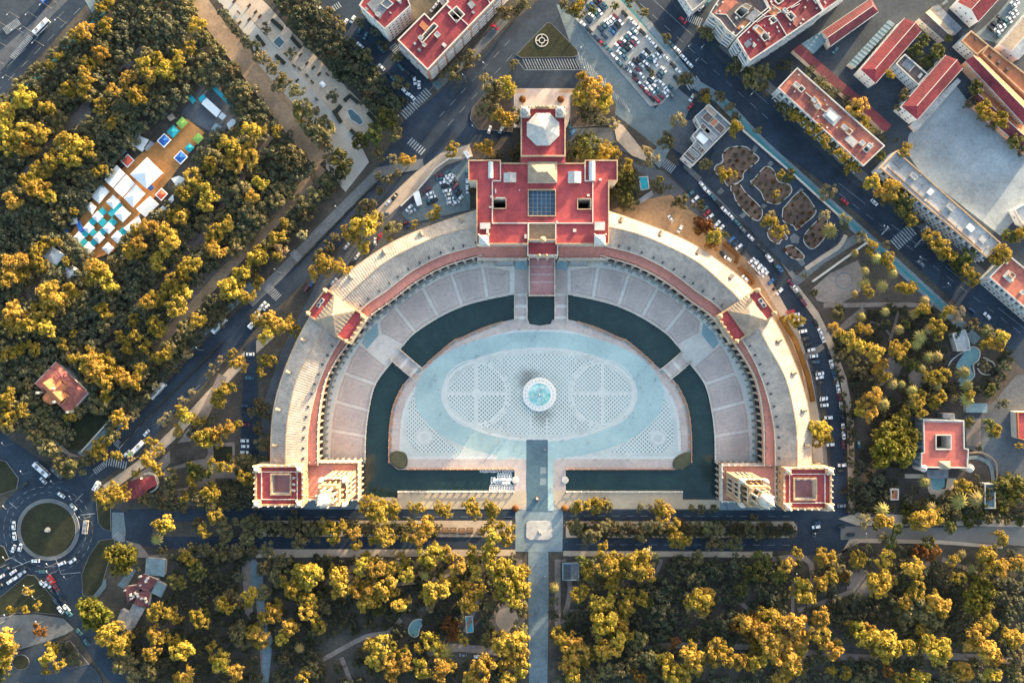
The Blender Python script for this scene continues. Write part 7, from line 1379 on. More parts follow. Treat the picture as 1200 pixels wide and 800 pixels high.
# ================================================================ TREES
import numpy as np
def crown_mesh(name, matn, seed, nclump=27, leaves=42, leaf=.095, clump=.255, flat=.66, gap=0.0, inner=True):
    """unit crown (radius 1): leaf faces on the shells of many clumps spread through an uneven dome"""
    g = np.random.default_rng(seed); V = []; F = []; n = 0; cl = []
    for k in range(nclump):
        a = g.uniform(0, 2*math.pi); r = math.sqrt(g.uniform(0, 1))*.78*(1+.22*math.sin(a*2+seed)+.16*math.sin(a*3+seed*2)); z = flat*(math.sqrt(max(0, 1-min(1, r)**2))*g.uniform(.35, 1.0))+g.uniform(-.06, .1)
        cl.append((r*math.cos(a), r*math.sin(a), z, clump*g.uniform(.6, 1.15)))
    for cx, cy, cz, cr_ in cl:
        m = int(leaves*(cr_/clump)**2)
        for i in range(m):
            d = g.normal(size=3); d /= np.linalg.norm(d)+1e-9
            if d[2] < -.35 and g.random() < .75: d[2] = -d[2]
            p = np.array((cx, cy, cz))+d*cr_*(g.uniform(.72, 1.05))*np.array((1, 1, .85))
            nn = d+g.normal(size=3)*.45; nn /= np.linalg.norm(nn); t = np.cross(nn, g.normal(size=3)); t /= np.linalg.norm(t)+1e-9; b_ = np.cross(nn, t); s_ = leaf*g.uniform(.6, 1.35)
            V += [tuple(p+t*s_), tuple(p+b_*s_*.7), tuple(p-t*s_), tuple(p-b_*s_*.7)]; F.append((n, n+1, n+2, n+3)); n += 4
    me = bpy.data.meshes.new(name); me.from_pydata(V, [], F); me.materials.append(M[matn]); me.update(); return me, len(F)
def trunk_mesh(seed):
    """unit tree 1 high: tapered trunk with four limbs"""
    q = random.Random(seed); s = MB(); s.lathe([(.045, 0), (.034, .06), (.028, .35), (.02, .55), (.008, .75)], 0, 0, 6)
    for k in range(4):
        a = k*1.57+q.uniform(-.5, .5); z0 = q.uniform(.32, .45); L = q.uniform(.2, .3); o = len(s.v)
        for t, r_ in ((0, .017), (1, .006)):
            for i in range(4): s.v.append((math.cos(a)*L*t+r_*math.cos(i*1.57), math.sin(a)*L*t+r_*math.sin(i*1.57), z0+.28*t))
        for i in range(4): s.f.append([o+i, o+(i+1) % 4, o+4+(i+1) % 4, o+4+i]); s.m.append(0)
    return s.mesh('trunk', 'bark')
def palm_mesh(seed, m='leaf_palm', n=16):
    g = random.Random(seed); V = []; F = []
    for k in range(n*2):
        ring = k % 2; a = 2*math.pi*k/(n*2)+g.uniform(-.1, .1); L = g.uniform(.85, 1.05)*(1 if ring else .72); segs = 5; base = len(V)
        for i in range(segs+1):
            t = i/segs; r = L*t; z = (.42 if not ring else .16)*t-(.75 if not ring else .62)*t*t+.12; w = .075*math.sin(math.pi*(.12+.86*t))+.008
            x, y = math.cos(a)*r, math.sin(a)*r; nx, ny = -math.sin(a)*w, math.cos(a)*w; V += [(x+nx, y+ny, z-.03), (x, y, z), (x-nx, y-ny, z-.03)]
        for i in range(segs):
            b_ = base+3*i; F += [(b_, b_+1, b_+4, b_+3), (b_+1, b_+2, b_+5, b_+4)]
    me = bpy.data.meshes.new('crown'); me.from_pydata(V, [], F); me.materials.append(M[m]); me.update(); return me
TRK = [trunk_mesh(i) for i in range(3)]
CR = {}
for k, mt, kw in (('g', 'leaf_gold', {}), ('o', 'leaf_olive', {}), ('n', 'leaf_green', {}), ('p', 'leaf_pale', dict(nclump=18, leaves=40, clump=.28)), ('r', 'leaf_rust', {}), ('f', 'leaf_ficus', dict(nclump=48, leaves=40, leaf=.075, clump=.22, flat=.55)), ('d', 'leaf_dark', dict(nclump=20, leaves=38))):
    CR[k] = [crown_mesh('crown', mt, 10*i+ord(k), **kw)[0] for i in range(5 if k in 'god' else 3)]
PALM = [palm_mesh(i) for i in range(3)]
LOOK = {'g': ('golden_tree', 'golden leaved tree'), 'o': ('olive_tree', 'olive brown tree'), 'n': ('green_tree', 'fresh green tree'), 'p': ('pale_tree', 'pale sparse tree'), 'r': ('rust_tree', 'rust orange tree'), 'f': ('ficus_tree', 'huge dense green tree'), 'd': ('dark_tree', 'dark green tree'), 'y': ('palm_tree', 'star shaped palm')}
tr_ = random.Random(17); PLACED = []
KEEP = [(550, 731, 12), (487, 735, 11), (594, 725, 13), (668.5, 669, 12), (1138, 418, 12), (327, 50, 7), (416, 137, 8), (754, 214, 8), (1105, 520, 22), (72, 455, 29), (163, 570, 12), (168, 690, 14), (100, 290, 15), (117, 265, 25), (138, 238, 26), (162, 212, 27), (186, 185, 24), (206, 165, 21), (225, 143, 18), (246, 122, 18), (145, 190, 8), (62, 300, 12), (82, 321, 12), (95, 262, 13), (120, 225, 13), (150, 190, 13), (168, 168, 13)]
KEEP += [(x, y, 5) for x, y in resample([(180, 410), (235, 350), (270, 312), (320, 262), (350, 226), (378, 196)], 22)]+[(x, y, 8) for x, y in resample([(228, -5), (255, 32), (295, 85), (335, 138), (372, 186)], 20)]
PATHS += [(resample([(180, 410), (235, 350), (270, 312), (320, 262), (350, 226), (378, 196)], 30), 10), (resample([(228, -5), (255, 32), (295, 85), (335, 138), (372, 186)], 30), 15)]
GMIN = 11.4; REST = []
KEEP += [(x, y, 2) for q in WP_ for x, y in resample(q, 16)]; PATHS += [(resample(q, 40), 7.5) for q in WP_]
def tree(px, py, rp, kind='g', hm=1.0, ranked=True):
    """px,py: crown centre in the photo, rp: crown radius in photo pixels"""
    for kx, ky, kr in KEEP:
        d = math.hypot(px-kx, py-ky); need = kr+rp*.75
        if d < need: f = need/max(d, 1); px = kx+(px-kx)*f; py = ky+(py-ky)*f
    if py > 648 and 608 < px < 652:
        px = min(px, 617-rp*.6) if px < 631 else max(px, 644+rp*.6)
    rad = rp*S*{'g': .86, 'o': .88, 'd': .86, 'f': 1, 'y': .82}.get(kind, .92)
    if px > 968 and 345 < py < 600 and kind in 'go': rad *= .82
    PLACED.append((px, py, rp))
    if ranked and kind == 'g' and rp < GMIN: REST.append((px, py, rp)); return
    h = {'g': 10+rad*1.0, 'o': 6+rad*.7, 'n': 7+rad*.7, 'p': 8+rad*.5, 'r': 6+rad*.8, 'f': 10+rad*.6, 'd': 4+rad*.7, 'y': 9.5}[kind]*hm*tr_.uniform(.9, 1.12)
    zc = h-rad*.45 if kind != 'y' else h
    x, y = W(px, py, zc); nm, look = LOOK[kind]; r = thing(nm, None, 'tree' if kind != 'y' else 'palm', (x, y, 0), 'trees of the parks and streets')
    t = part(r, 'trunk', tr_.choice(TRK), (0, 0, 0), tr_.uniform(0, 6.28), (h*.8, h*.8, h*.9) if kind != 'y' else (h*.35, h*.35, h*1.3)); rz = tr_.uniform(0, 6.28)
    if kind == 'y': part(r, 'crown', tr_.choice(PALM), (0, 0, h-.4), rz, (rad*1.15, rad*1.15, rad*1.1))
    else: k = tr_.uniform(.92, 1.08); part(r, 'crown', tr_.choice(CR[kind]), (0, 0, h-rad*.85), rz, (rad*k, rad/k, rad*tr_.uniform(.9, 1.2)))
    auto(r, look, px, py); return r
def trees(c, r, txt):
    for w in txt.split():
        k = 'g'
        if w[-1].isalpha(): k = w[-1]; w = w[:-1]
        x, y, rr = map(int, w.split(',')); q = T(c, r, (x, y))[0]; tree(q[0], q[1], rr/4, k)
trees(0, 0, "400,140,55 350,165,35 465,35,28 505,10,34 490,115,40 270,260,25 230,300,24 460,260,55 410,290,36 400,345,50 390,410,42 310,410,38 335,435,24 680,300,52 740,280,42 780,330,66 835,280,50 700,350,46 595,370,50 525,415,46 650,440,66 465,495,46 520,575,30 925,110,55 885,220,36 110,450,66 40,510,66 220,505,46 30,590,70 100,620,66 190,620,55 110,690,66 20,680,56 300,650,80 370,690,66 230,720,60 320,740,70 180,780,60 410,690,44 470,795,34 1080,690,70 1180,610,54 1170,740,64 1090,760,62 980,775,44 1110,300,44o 1030,80,40d 1070,110,34d 1100,155,34d 1150,190,40d 1195,225,44d 990,160,50o 1040,230,55o 900,60,50o 960,200,45d 1010,270,50d 1090,330,60d 1150,400,60d 1180,480,60d 880,300,45d 1170,360,60o")
trees(1, 0, "1110,410,76o 1100,500,85o 1165,555,64 1180,410,60 920,700,40 1090,695,46 1050,690,30 650,630,46o 705,750,46 640,745,30p 920,340,56o 985,290,50o 1010,260,40o 1165,60,50o 515,255,42o 660,270,36o 670,390,46o 345,70,50o 400,125,36o 615,550,66n 560,620,60n 495,665,54n 640,470,55d 570,720,40o 545,395,60d 455,320,60d 380,250,60d 290,150,60d 200,70,60d 210,110,55d 250,20,50d 330,200,55d 420,280,50d 500,360,50d 600,490,45d 120,20,50d 160,250,38d 360,450,42d 45,135,36d 25,270,48o 75,320,42o 130,370,46o 190,425,46o 280,520,26o 320,560,32o 60,440,75o 120,520,80o 30,390,50o 140,540,36 210,600,75o 290,690,50o 120,640,70d 40,520,70d 170,740,90o 70,720,80d 400,760,70n 350,750,45o 95,610,30 10,610,36 1210,300,30o 480,100,34d 585,90,30d 600,215,40d 560,150,36d 520,60,40d")
trees(0, 1, "40,120,56 90,50,46 180,80,66 220,115,50 160,20,50 350,200,22 210,345,38 260,345,26 450,10,25 900,40,64 970,110,64 960,160,50 860,110,44 850,220,54 820,200,40 1060,260,54 1010,290,44 980,320,34 1010,370,54 1180,120,46 640,270,44 700,260,54 780,290,64 800,340,64 650,340,54 620,380,54 740,420,54 430,430,54 470,470,64 500,510,64 420,500,44 50,440,64 110,420,54 170,390,44 30,510,54 90,490,44 180,440,34 230,570,84 270,610,64 200,650,64 80,680,74 130,720,64 220,740,54 40,720,44 330,545,44 890,430,64 850,470,44 790,520,54 770,560,44 690,610,54 720,590,44 840,570,30 1000,545,64 960,580,54 1130,470,54 1150,390,54 1190,370,44 1120,550,54 1150,590,44 870,650,64 900,690,54 830,700,54 720,705,36 480,650,44 560,780,34 630,770,34 740,760,44 620,700,34 340,765,22 300,425,22 1100,100,70o 1040,80,60o 1160,200,60o")
trees(1, 1, "20,60,46 115,240,26 80,300,44 30,290,50o 10,380,36 40,340,50o 120,180,55o 200,150,55o 260,100,55o 330,40,50o 60,220,55o 150,260,50o 230,200,50o 510,260,86 440,290,62 520,170,56o 560,240,54o 480,230,40o 500,350,46 640,280,58o 330,440,62 280,470,54 400,450,50 300,400,44o 340,360,44o 370,310,30o 835,200,40 740,250,22 620,40,34o 570,25,25o 580,95,28o 660,15,30o 110,720,70 60,690,48 50,770,50 180,740,40 220,300,30p 120,370,40p 100,400,26 10,520,34 10,700,45")
trees(2, 0, "385,430,84 340,380,50 430,480,64 320,440,60 370,540,64d 440,430,50 345,490,50d 370,680,80n 440,700,54 330,730,40o 480,710,36 650,730,56p 545,775,32 780,570,50p 730,660,46o 700,670,30o 900,450,48o 915,460,24 975,455,36o 1050,600,38 1050,580,24 1020,500,30o 905,770,38o 820,365,42o 790,380,30o 725,180,32o 620,60,30o 480,25,25n 300,50,54o 310,30,36 250,20,40o 910,160,48o 1040,310,54o 1130,370,72o 1170,340,50o 1110,345,30n 555,5,36o 20,50,34o 50,20,36o 655,345,20n 380,40,26n 475,580,36p 1180,410,40o 1155,610,24o 1050,545,30o 10,545,60d 410,560,40d 280,690,40d")
trees(3, 0, "725,190,40n 690,240,46n 790,240,46n 740,290,46n 640,460,54o 575,345,26 970,415,46n 425,500,62 450,580,40 405,520,36n 130,540,40 215,610,42 270,660,36 350,730,38 405,780,42 525,730,32n 655,683,24 640,715,30 170,560,30 240,600,24 1010,500,42 1040,540,36 1100,560,42 1165,660,42n 85,310,48d 10,350,30n 200,330,36d 250,390,40d 310,430,40d 370,470,34d 600,655,20d 500,620,32d 540,650,28d 490,610,24o 270,400,26o 845,180,24n 1130,660,24d 1190,700,36d 960,480,36d 1000,550,30d 1050,590,30d 300,690,36o 100,530,40o 60,500,36o 380,760,30o")
trees(2, 1, "540,50,64n 520,30,50d 530,120,54n 500,90,40d 690,40,24n 650,60,30d 700,80,36d 600,80,26d 740,80,26d 800,145,46o 880,160,36o 760,150,30d 900,260,46r 950,310,54 920,270,40r 880,240,36r 870,280,26r 1000,20,36 990,5,26 1035,15,26 1000,300,22n 940,345,40r 550,165,36d 690,95,26d 1190,245,24 570,40,40d")
trees(3, 1, "100,25,40n 60,20,26 285,95,46p 265,120,30p 490,55,54 550,100,64 640,140,74n 590,80,54 570,140,50o 680,225,36 770,310,54 810,350,54 850,390,44 940,400,54n 945,475,38 970,510,38 890,440,44n 1130,305,42n 1105,390,54 1070,420,32 40,110,22 295,280,50y 20,240,40 60,285,40 15,210,30p 265,210,34p 360,230,36p 360,260,30d 555,345,24p 490,355,38 515,410,32y 590,480,32y 460,470,30y 410,385,26y 570,420,44 540,410,30n 455,530,38y 540,540,38y 410,578,28y 475,565,32 655,550,40 630,545,30 680,550,32 740,610,32y 730,650,38 690,672,30y 555,660,30y 440,685,32y 800,730,44 805,770,30 620,745,30y 650,720,26n 465,745,46 430,735,26 320,750,54 380,780,60 720,780,44y 830,680,30y 850,655,30 880,660,56p 960,720,50o 1030,760,60o 1100,780,60 120,700,40 155,700,25 215,575,24n 330,670,54o 440,310,30p 1190,290,40 1090,405,36 340,655,34d 760,745,30y 1000,750,30o 430,300,26o 170,490,20o")
trees(0, 2, "430,130,84 400,110,50 460,160,54 500,200,50 340,80,32 390,110,40 510,120,44 590,170,66 560,160,44 630,190,40 650,130,34 740,50,44 730,80,30 690,30,34 590,30,34 480,75,38 415,35,22 495,265,28 30,260,44 10,290,40 30,365,44 100,320,34 325,355,28 565,370,54 540,350,34 610,350,32p 470,475,42 460,525,44 440,510,30 545,535,30 520,440,50o 410,545,54o 330,590,70o 280,570,50o 230,500,66o 160,440,54o 300,400,50d 240,380,50d 735,210,28p 690,260,22p 850,20,40o 880,60,30p 1040,85,30p 1000,130,30p 975,160,22p 1085,55,26 1130,110,46 1100,100,30 1040,230,40 1010,260,38 1030,290,32 1070,215,36 900,240,24p 860,280,30p 790,350,30p 760,380,32p 870,350,46 920,370,38 840,330,34 830,420,32 960,450,54 1000,430,54 1070,410,46 930,460,36 1010,470,34 700,550,50 735,500,38 680,540,30 720,580,30 690,465,22 615,550,20p 500,740,54 560,720,54 540,690,44 470,730,40 930,610,64n 900,590,36n 895,650,32 990,560,22 1050,590,38 1020,590,24 1150,640,44 1120,620,26n 995,675,22 980,720,44 1005,715,30 865,735,26 720,740,32d 640,635,24 740,610,26 800,640,56o 790,700,50o 1000,780,50o 1075,545,22n 1120,570,60o 1060,660,30d 1160,570,50o 960,380,50d 910,420,45d 30,60,40 80,40,40 150,30,40 290,15,30 600,60,30o 640,60,40o 680,110,34o 1180,330,30o 1110,390,26 1190,600,40o 640,330,22p")
trees(1, 2, "30,310,60o 40,480,54o 15,410,40o 60,90,38 30,80,30 20,140,26 10,550,40d 520,750,40 560,770,52 640,780,40 600,765,34 500,775,30 735,780,32 770,775,28 870,780,40 860,790,30 1015,775,42 990,770,26 1095,775,36 1110,780,30 40,560,34o")
trees(2, 2, "325,770,44 430,770,54o 405,760,36 385,775,40 290,785,26 700,780,38 650,780,26o 680,770,20 600,780,26o 845,780,24o 890,785,30o 945,785,30o 730,795,24")
trees(3, 2, "420,20,64 500,50,74 530,110,54 540,160,44 600,40,64 640,30,36 700,15,34y 760,75,38y 725,130,32y 800,70,32y 690,110,40n 590,200,36y 630,200,26y 500,250,64 460,280,64 430,320,54 480,340,54 545,295,48y 680,230,34y 700,280,54 720,260,32 715,330,38 690,290,36y 650,330,32 800,270,44 780,285,30 800,210,26y 820,160,44 780,165,44 760,170,30n 930,130,44y 940,210,38y 940,270,46y 950,255,30 1040,235,40n 600,450,120f 570,500,100f 640,520,70f 620,400,60f 250,410,62 240,460,44 270,440,44 215,400,30 1050,410,54n 1075,420,30 740,660,36y 920,680,44 900,750,54y 980,740,54y 1130,700,90n 1090,690,50n 1160,720,44 1180,700,44 945,375,32n 1080,20,54 1040,10,40 540,790,42y 770,780,34y 400,100,54o 440,150,50d 430,60,44o 350,60,36o 640,90,34n 870,270,30o 1180,490,20 990,500,24d 620,630,20d 980,640,24d 690,690,34d 660,740,30d 1000,720,26o 1000,110,40d 1100,120,50d 1060,200,50d 1120,60,50d 860,220,34o 1100,290,40d 480,720,40d 440,590,50d 460,700,50d 410,650,44d 540,720,40d 520,640,44d")
trees(0, 3, "780,60,60 740,60,34 730,130,34y 875,215,42 860,190,34o 560,220,86f 590,200,60f 440,480,92f 420,460,60f 930,280,60n 830,330,52n 720,470,50 740,450,30 810,485,42 780,480,30 930,490,54n 940,520,40 910,480,34 720,560,46 730,600,34 775,580,32 850,650,66 870,640,40 820,610,34 715,660,52 500,570,62 540,540,40 470,590,40 560,620,52 590,600,40 530,640,36 590,660,44o 1050,440,44 1040,420,54o 1090,400,60o 1050,60,60o 1000,20,40 1060,130,50o 950,90,34 930,50,40o 870,770,54 840,790,40 1040,710,64 1010,690,44 1100,760,54 1130,580,72o 1110,550,54o 20,590,64 40,610,40 30,690,52 20,650,40 60,650,26p 10,760,40n 225,680,50 240,640,36 270,720,34 210,740,30 290,630,50d 340,690,50d 310,650,50d 190,555,42r 125,370,26 50,460,24 115,455,22 170,440,22 1170,390,54 1160,430,30 1190,560,44 1170,600,40o 1160,50,50o 1160,120,50o 1110,180,50o 985,635,30 600,700,50o 620,760,55o 700,740,60o 750,720,50d 560,720,50o 1030,200,50o 960,170,44o 650,270,14d 1120,300,40d 1190,40,44o 1180,180,40o 900,160,30o")
trees(1, 3, "350,90,54 330,60,40 400,70,34 370,130,30 460,100,46 440,60,40o 470,160,28 595,115,56 630,105,36 560,130,34 780,70,64 800,50,40 770,120,54 710,120,34 600,5,60 650,0,36 540,5,40 890,0,32 1020,0,42 1110,10,42 1110,120,54 1170,80,44 1170,130,44 1100,170,54 1090,80,40 240,70,54o 200,130,54o 150,80,54o 280,100,44o 180,40,44o 100,60,40o 530,70,36o 230,310,90 200,290,50 270,280,54 170,350,54 150,370,34 200,400,34 260,420,48 230,410,34 400,320,76 380,280,44 390,370,46 500,250,54 560,270,64 530,220,40 660,220,54p 630,270,44 700,290,54 690,230,40 510,370,84 600,350,74 480,340,40 530,420,64 630,380,40 580,455,44n 670,435,46 700,420,30 820,200,74 850,180,44 800,230,44 905,200,52 950,260,54 1020,220,44 1030,280,48 1010,190,36 835,370,78 860,340,50 810,400,44 940,345,44 1000,350,48 1000,420,64 1040,380,44 1010,440,34 1120,250,74 1090,220,44 1170,310,84 1190,380,64 1140,380,44 60,480,66 90,450,40 40,490,40 150,550,52 170,530,34 120,590,48 240,480,52 290,530,44 280,500,34o 10,570,54 20,620,36 580,650,94 540,630,50 620,700,50 640,740,64 700,700,52 680,660,36 780,740,64 760,640,26 830,620,64 800,590,34 880,660,56y 870,740,62 900,720,40 920,540,62r 960,530,36r 1060,740,84 1080,700,50 1010,770,62 1170,620,74 1190,700,64 1150,590,44 1180,780,54 215,785,42 300,400,44o 270,560,30o 790,300,30y 265,740,50o 200,640,30y 130,690,30o 320,440,44o 120,240,60o 100,300,60o 50,180,50o 40,260,50o 130,330,30 820,450,26p 1080,490,44d 1050,520,40d 1080,600,40o 970,600,30 1100,430,40o 30,80,50o 30,380,54o")
trees(2, 3, "430,160,28 435,210,38 500,225,44 490,240,34 450,260,62 420,280,44o 490,290,44 345,280,42 330,240,40n 590,250,84 610,220,50 560,240,44 640,290,52 480,320,44 470,350,34 650,200,44p 650,260,30p 720,10,54 690,0,30 760,70,38 760,130,38 805,130,38 800,150,24 320,385,42 300,400,30 330,360,26 420,425,66 450,420,40 390,440,36 550,430,56 530,460,36 545,380,34 610,410,38 640,420,36n 430,520,84 400,500,46 500,540,52 480,490,40 520,520,36 870,410,80 920,390,54 860,460,54p 900,450,40 830,400,36p 215,580,44 230,600,30 290,600,52 300,660,74 260,640,40 260,720,54 290,740,44 450,640,74 420,660,44 500,600,52 480,580,40 540,580,32 590,600,62o 570,640,50o 640,690,60o 690,740,44o 560,700,54o 730,690,54 710,700,34 765,610,32r 850,690,84 830,650,44 870,730,50 960,660,74 940,680,44 980,640,44 1040,690,62 1090,700,54 1150,700,54 1150,640,44 1120,690,34 770,760,74 740,770,44 800,780,40 1120,540,94r 1090,520,54 1140,520,44 1180,560,64 1190,480,44 860,220,50o 880,200,30o 1140,80,60o 1110,70,40o 1160,100,36o 380,100,60o 340,120,40o 300,70,44o 440,60,36o 700,70,40o 640,70,34o 850,80,40o 910,70,44o 970,80,40o 930,140,50o 1040,140,54o 980,150,34o 610,120,30o 30,310,64 50,290,40 40,370,62 20,350,40 10,420,54 60,280,44 20,620,74 50,660,44 50,680,64 30,740,64 60,460,54o 90,440,40o 80,570,54o 60,540,40o 200,360,32y 330,490,40d 290,510,36d 185,580,24o 175,420,36d 180,480,36d 175,340,30d 290,780,50 350,690,44 370,650,40o 340,740,54o 440,740,60o 380,780,50o 510,740,50o 600,770,40r 1080,360,44n 930,520,24d 600,520,50d 690,440,80d 700,380,60d 670,500,60d 740,480,60d 740,330,70d 780,290,70d 850,320,60d 950,270,60d 1060,260,70d 1130,280,70n 1020,400,40d 1000,500,60d 850,570,40d 700,580,44d 1180,230,60n 1170,340,60d 640,360,44d 950,580,44d 380,270,40o 360,310,50o 400,340,50o")
trees(3, 3, "90,250,48 140,195,32 170,380,74 200,400,40 150,360,44 250,335,48 270,215,56 250,200,36 320,280,70o 300,310,44 350,300,36r 550,220,58 680,260,58 650,240,34n 700,280,34 520,330,84 500,310,54 550,350,50 580,320,32 710,340,42 690,440,90o 760,480,90o 640,480,70o 720,540,70o 640,420,50 690,380,44 720,560,34 800,430,66 780,400,36 820,460,40 1000,390,90f 970,420,70f 900,310,38 1050,240,74 1020,220,44 1100,260,62 1170,240,54 1040,180,44o 1100,125,40 570,140,42n 540,120,30o 750,140,42n 850,75,38n 605,75,36n 740,30,70 690,40,50 790,20,50 540,40,54 520,50,40n 450,40,40p 720,190,50r 780,190,42r 700,180,30r 430,230,42 410,210,26 1035,195,42 915,200,32y 540,620,108 520,590,50 570,640,54 560,600,50 500,650,40 430,560,50 400,540,34 480,560,52 660,630,52 690,620,34 790,640,90 760,620,50 820,650,44 250,490,62 240,570,62 300,650,62 320,620,30 120,520,74 130,590,74 150,640,50 40,510,62 20,490,40 40,620,84 80,680,84 20,650,50 60,780,62 100,720,74 150,740,54o 1030,520,62 1050,530,36 980,590,72 1020,650,84 1060,690,50 1000,620,44 1160,590,62 1130,580,36 920,750,62 900,730,40 1050,760,52 720,780,62 640,790,42 700,800,30 300,745,28 370,760,32 430,780,40o 1140,600,52 480,750,44o 560,740,40r 960,270,30y 870,230,34 400,170,40d 470,170,34d 330,430,50d 380,470,56d 440,440,50d 340,520,54d 500,470,50d 420,500,44d 580,500,50d 590,410,40d 840,330,50d 800,290,40d 880,370,50d 860,470,54d 880,530,44d 940,490,40d 1110,400,50d 1130,470,50d 1090,520,44d 1180,420,40d 1160,350,44d 940,320,40d 50,300,44n 20,340,40d 30,410,50d 30,460,40d 280,300,34d 620,180,36d 650,190,34d 600,260,40d 1140,190,34d 1080,330,40d 600,780,40o 830,760,44o 960,700,30o 870,620,34d 620,560,44d 1180,680,44o 1140,720,44o 1170,780,44o")
# ---- the rest of the woods: crowns nobody could tell apart, one object per wood
def join(name, pts, kinds, q, hts):
    VV = []; FF = []; base = 0; mi = []
    for x, y, r in pts:
        k = q.randrange(len(kinds)); me = CR[kinds[k]][q.randrange(3)]; n = len(me.vertices); co_ = np.empty(n*3, np.float32); me.vertices.foreach_get('co', co_); co_ = co_.reshape(-1, 3); a = q.uniform(0, 6.28); c, s_ = math.cos(a), math.sin(a); rad = r*S
        h = q.uniform(*hts); w = W(x, y, h); P = np.stack([(co_[:, 0]*c-co_[:, 1]*s_)*rad+w[0], (co_[:, 0]*s_+co_[:, 1]*c)*rad+w[1], co_[:, 2]*rad*1.1+h-rad*.6], 1)
        VV.append(P); FF.append(np.arange(n, dtype=np.int32).reshape(-1, 4)+base); base += n; mi.append(np.full(n//4, k, np.int32))
    if not VV: return
    VV = np.concatenate(VV); FF = np.concatenate(FF); me = bpy.data.meshes.new(name); me.vertices.add(len(VV)); me.vertices.foreach_set('co', VV.astype(np.float32).ravel()); me.loops.add(FF.size); me.loops.foreach_set('vertex_index', FF.ravel()); me.polygons.add(len(FF)); me.polygons.foreach_set('loop_start', np.arange(0, FF.size, 4, dtype=np.int32)); me.polygons.foreach_set('loop_total', np.full(len(FF), 4, np.int32))
    for k in kinds: me.materials.append(CR[k][0].materials[0])
    me.polygons.foreach_set('material_index', np.concatenate(mi)); me.update(calc_edges=True); me.validate()
    o = bpy.data.objects.new(name, me); COL.objects.link(o); o['kind'] = 'stuff'
join('golden_canopy', REST, 'g', random.Random(3), (10, 14))
def canopy(name, poly, spacing, rng, kinds, seed, hts, keep=()):
    q = random.Random(seed); xs_ = [p[0] for p in poly]; ys_ = [p[1] for p in poly]; pts = []
    for _ in range(9000):
        x, y = q.uniform(min(xs_), max(xs_)), q.uniform(min(ys_), max(ys_))
        if not inside((x, y), poly) or any(inside((x, y), k) for k in keep): continue
        if any((x-a)**2+(y-b_)**2 < w_*w_ for P_, w_ in PATHS for a, b_ in P_): continue
        if any((x-a)**2+(y-b_)**2 < spacing**2 for a, b_, _r in pts): continue
        if any((x-a)**2+(y-b_)**2 < (r_*.62)**2 for a, b_, r_ in PLACED): continue
        pts.append((x, y, q.uniform(*rng)))
    join(name, pts, kinds, q, hts)
market = Z(60, 85, 3.137, (30, 600), (190, 370), (330, 200), (470, 90), (560, 20), (730, 170), (600, 240), (480, 400), (440, 480), (300, 610), (190, 710))
keepW = [market, T(0, 0, (250, 570), (400, 480), (450, 520), (380, 610)), T(0, 1, (840, 300), (900, 260), (990, 330), (930, 410)), T(0, 1, (90, 560), (180, 490), (230, 530), (150, 620), (60, 690), (-20, 700), (-20, 690)), T(0, 1, (180, 400), (250, 340), (400, 480), (330, 540)), hz((150, 190), (262, 85), (440, 240), (330, 350), (180, 300)), T(0, 2, (330, 380), (480, 300), (590, 310), (480, 430), (380, 520)), T(0, 1, (700, 780), (830, 600), (1010, 430), (1130, 370), (1150, 400), (1000, 530), (840, 690))]
canopy('woodland', [(-30, 145), (110, 20), (125, -30), (205, -30), (245, 60), (300, 120), (345, 170), (360, 185), (388, 190), (276, 316), (230, 380), (145, 475), (105, 517), (88, 514), (40, 515), (-30, 480)], 9.5, (9.5, 14), 'ddod', 1, (5, 8.5), keepW)
gp = [ellipse(594, 725, 20, 20), ellipse(1008, 685, 14, 17), T(1, 3, (690, 500), (790, 480), (790, 600), (690, 600)), T(1, 3, (960, 470), (1040, 470), (1040, 580), (960, 580)), [(612, 640), (657, 640), (657, 860), (612, 860)], T(2, 3, (200, 200), (320, 200), (320, 340), (200, 600)), T(0, 3, (530, 200), (800, 200), (800, 330), (700, 560), (540, 560)), [(936, 650), (950, 650), (948, 740), (936, 740)], T(1, 3, (820, 620), (1160, 620), (1160, 720), (820, 720)), T(3, 3, (300, 630), (1260, 650), (1260, 700), (300, 690)), [(295, 655), (316, 655), (318, 800), (300, 800)], T(0, 3, (1120, 190), (1200, 190), (1200, 520), (1120, 520)), T(1, 3, (300, 600), (520, 540), (640, 560), (640, 600), (460, 640), (420, 720), (300, 720))]
canopy('garden_canopy', [(190, 655), (604, 656), (604, 820), (150, 820), (145, 790), (120, 760), (150, 735), (195, 690)], 12, (6.5, 11.5), 'dddd', 2, (2.5, 5), gp); canopy('garden_canopy', [(660, 656), (930, 657), (1230, 660), (1230, 820), (645, 820)], 12.5, (6.5, 11.5), 'dddd', 3, (2.5, 5), gp)
canopy('garden_canopy', [(975, 395), (1040, 355), (1100, 365), (1180, 415), (1180, 440), (1130, 470), (1060, 485), (1060, 560), (1045, 600), (997, 600), (992, 500)], 11, (5, 10), 'dddd', 4, (2.5, 5), [ellipse(1045, 432, 11, 14), ellipse(1075, 442, 10, 12), ellipse(1140, 420, 30, 32), T(3, 2, (400, 350), (470, 350), (470, 510), (400, 530))])
canopy('hedge_planting', [(310, 613), (515, 613), (515, 626), (310, 626)], 6, (4, 7), 'do', 5, (2, 5)); canopy('hedge_planting', [(668, 614), (930, 614), (930, 627), (668, 627)], 6, (4, 7), 'do', 6, (2, 5))
canopy('verge_shrubs', T(1, 0, (60, -40), (240, -40), (690, 490), (590, 545), (400, 370), (150, 110)), 7, (5, 10), 'dd', 7, (3, 7))
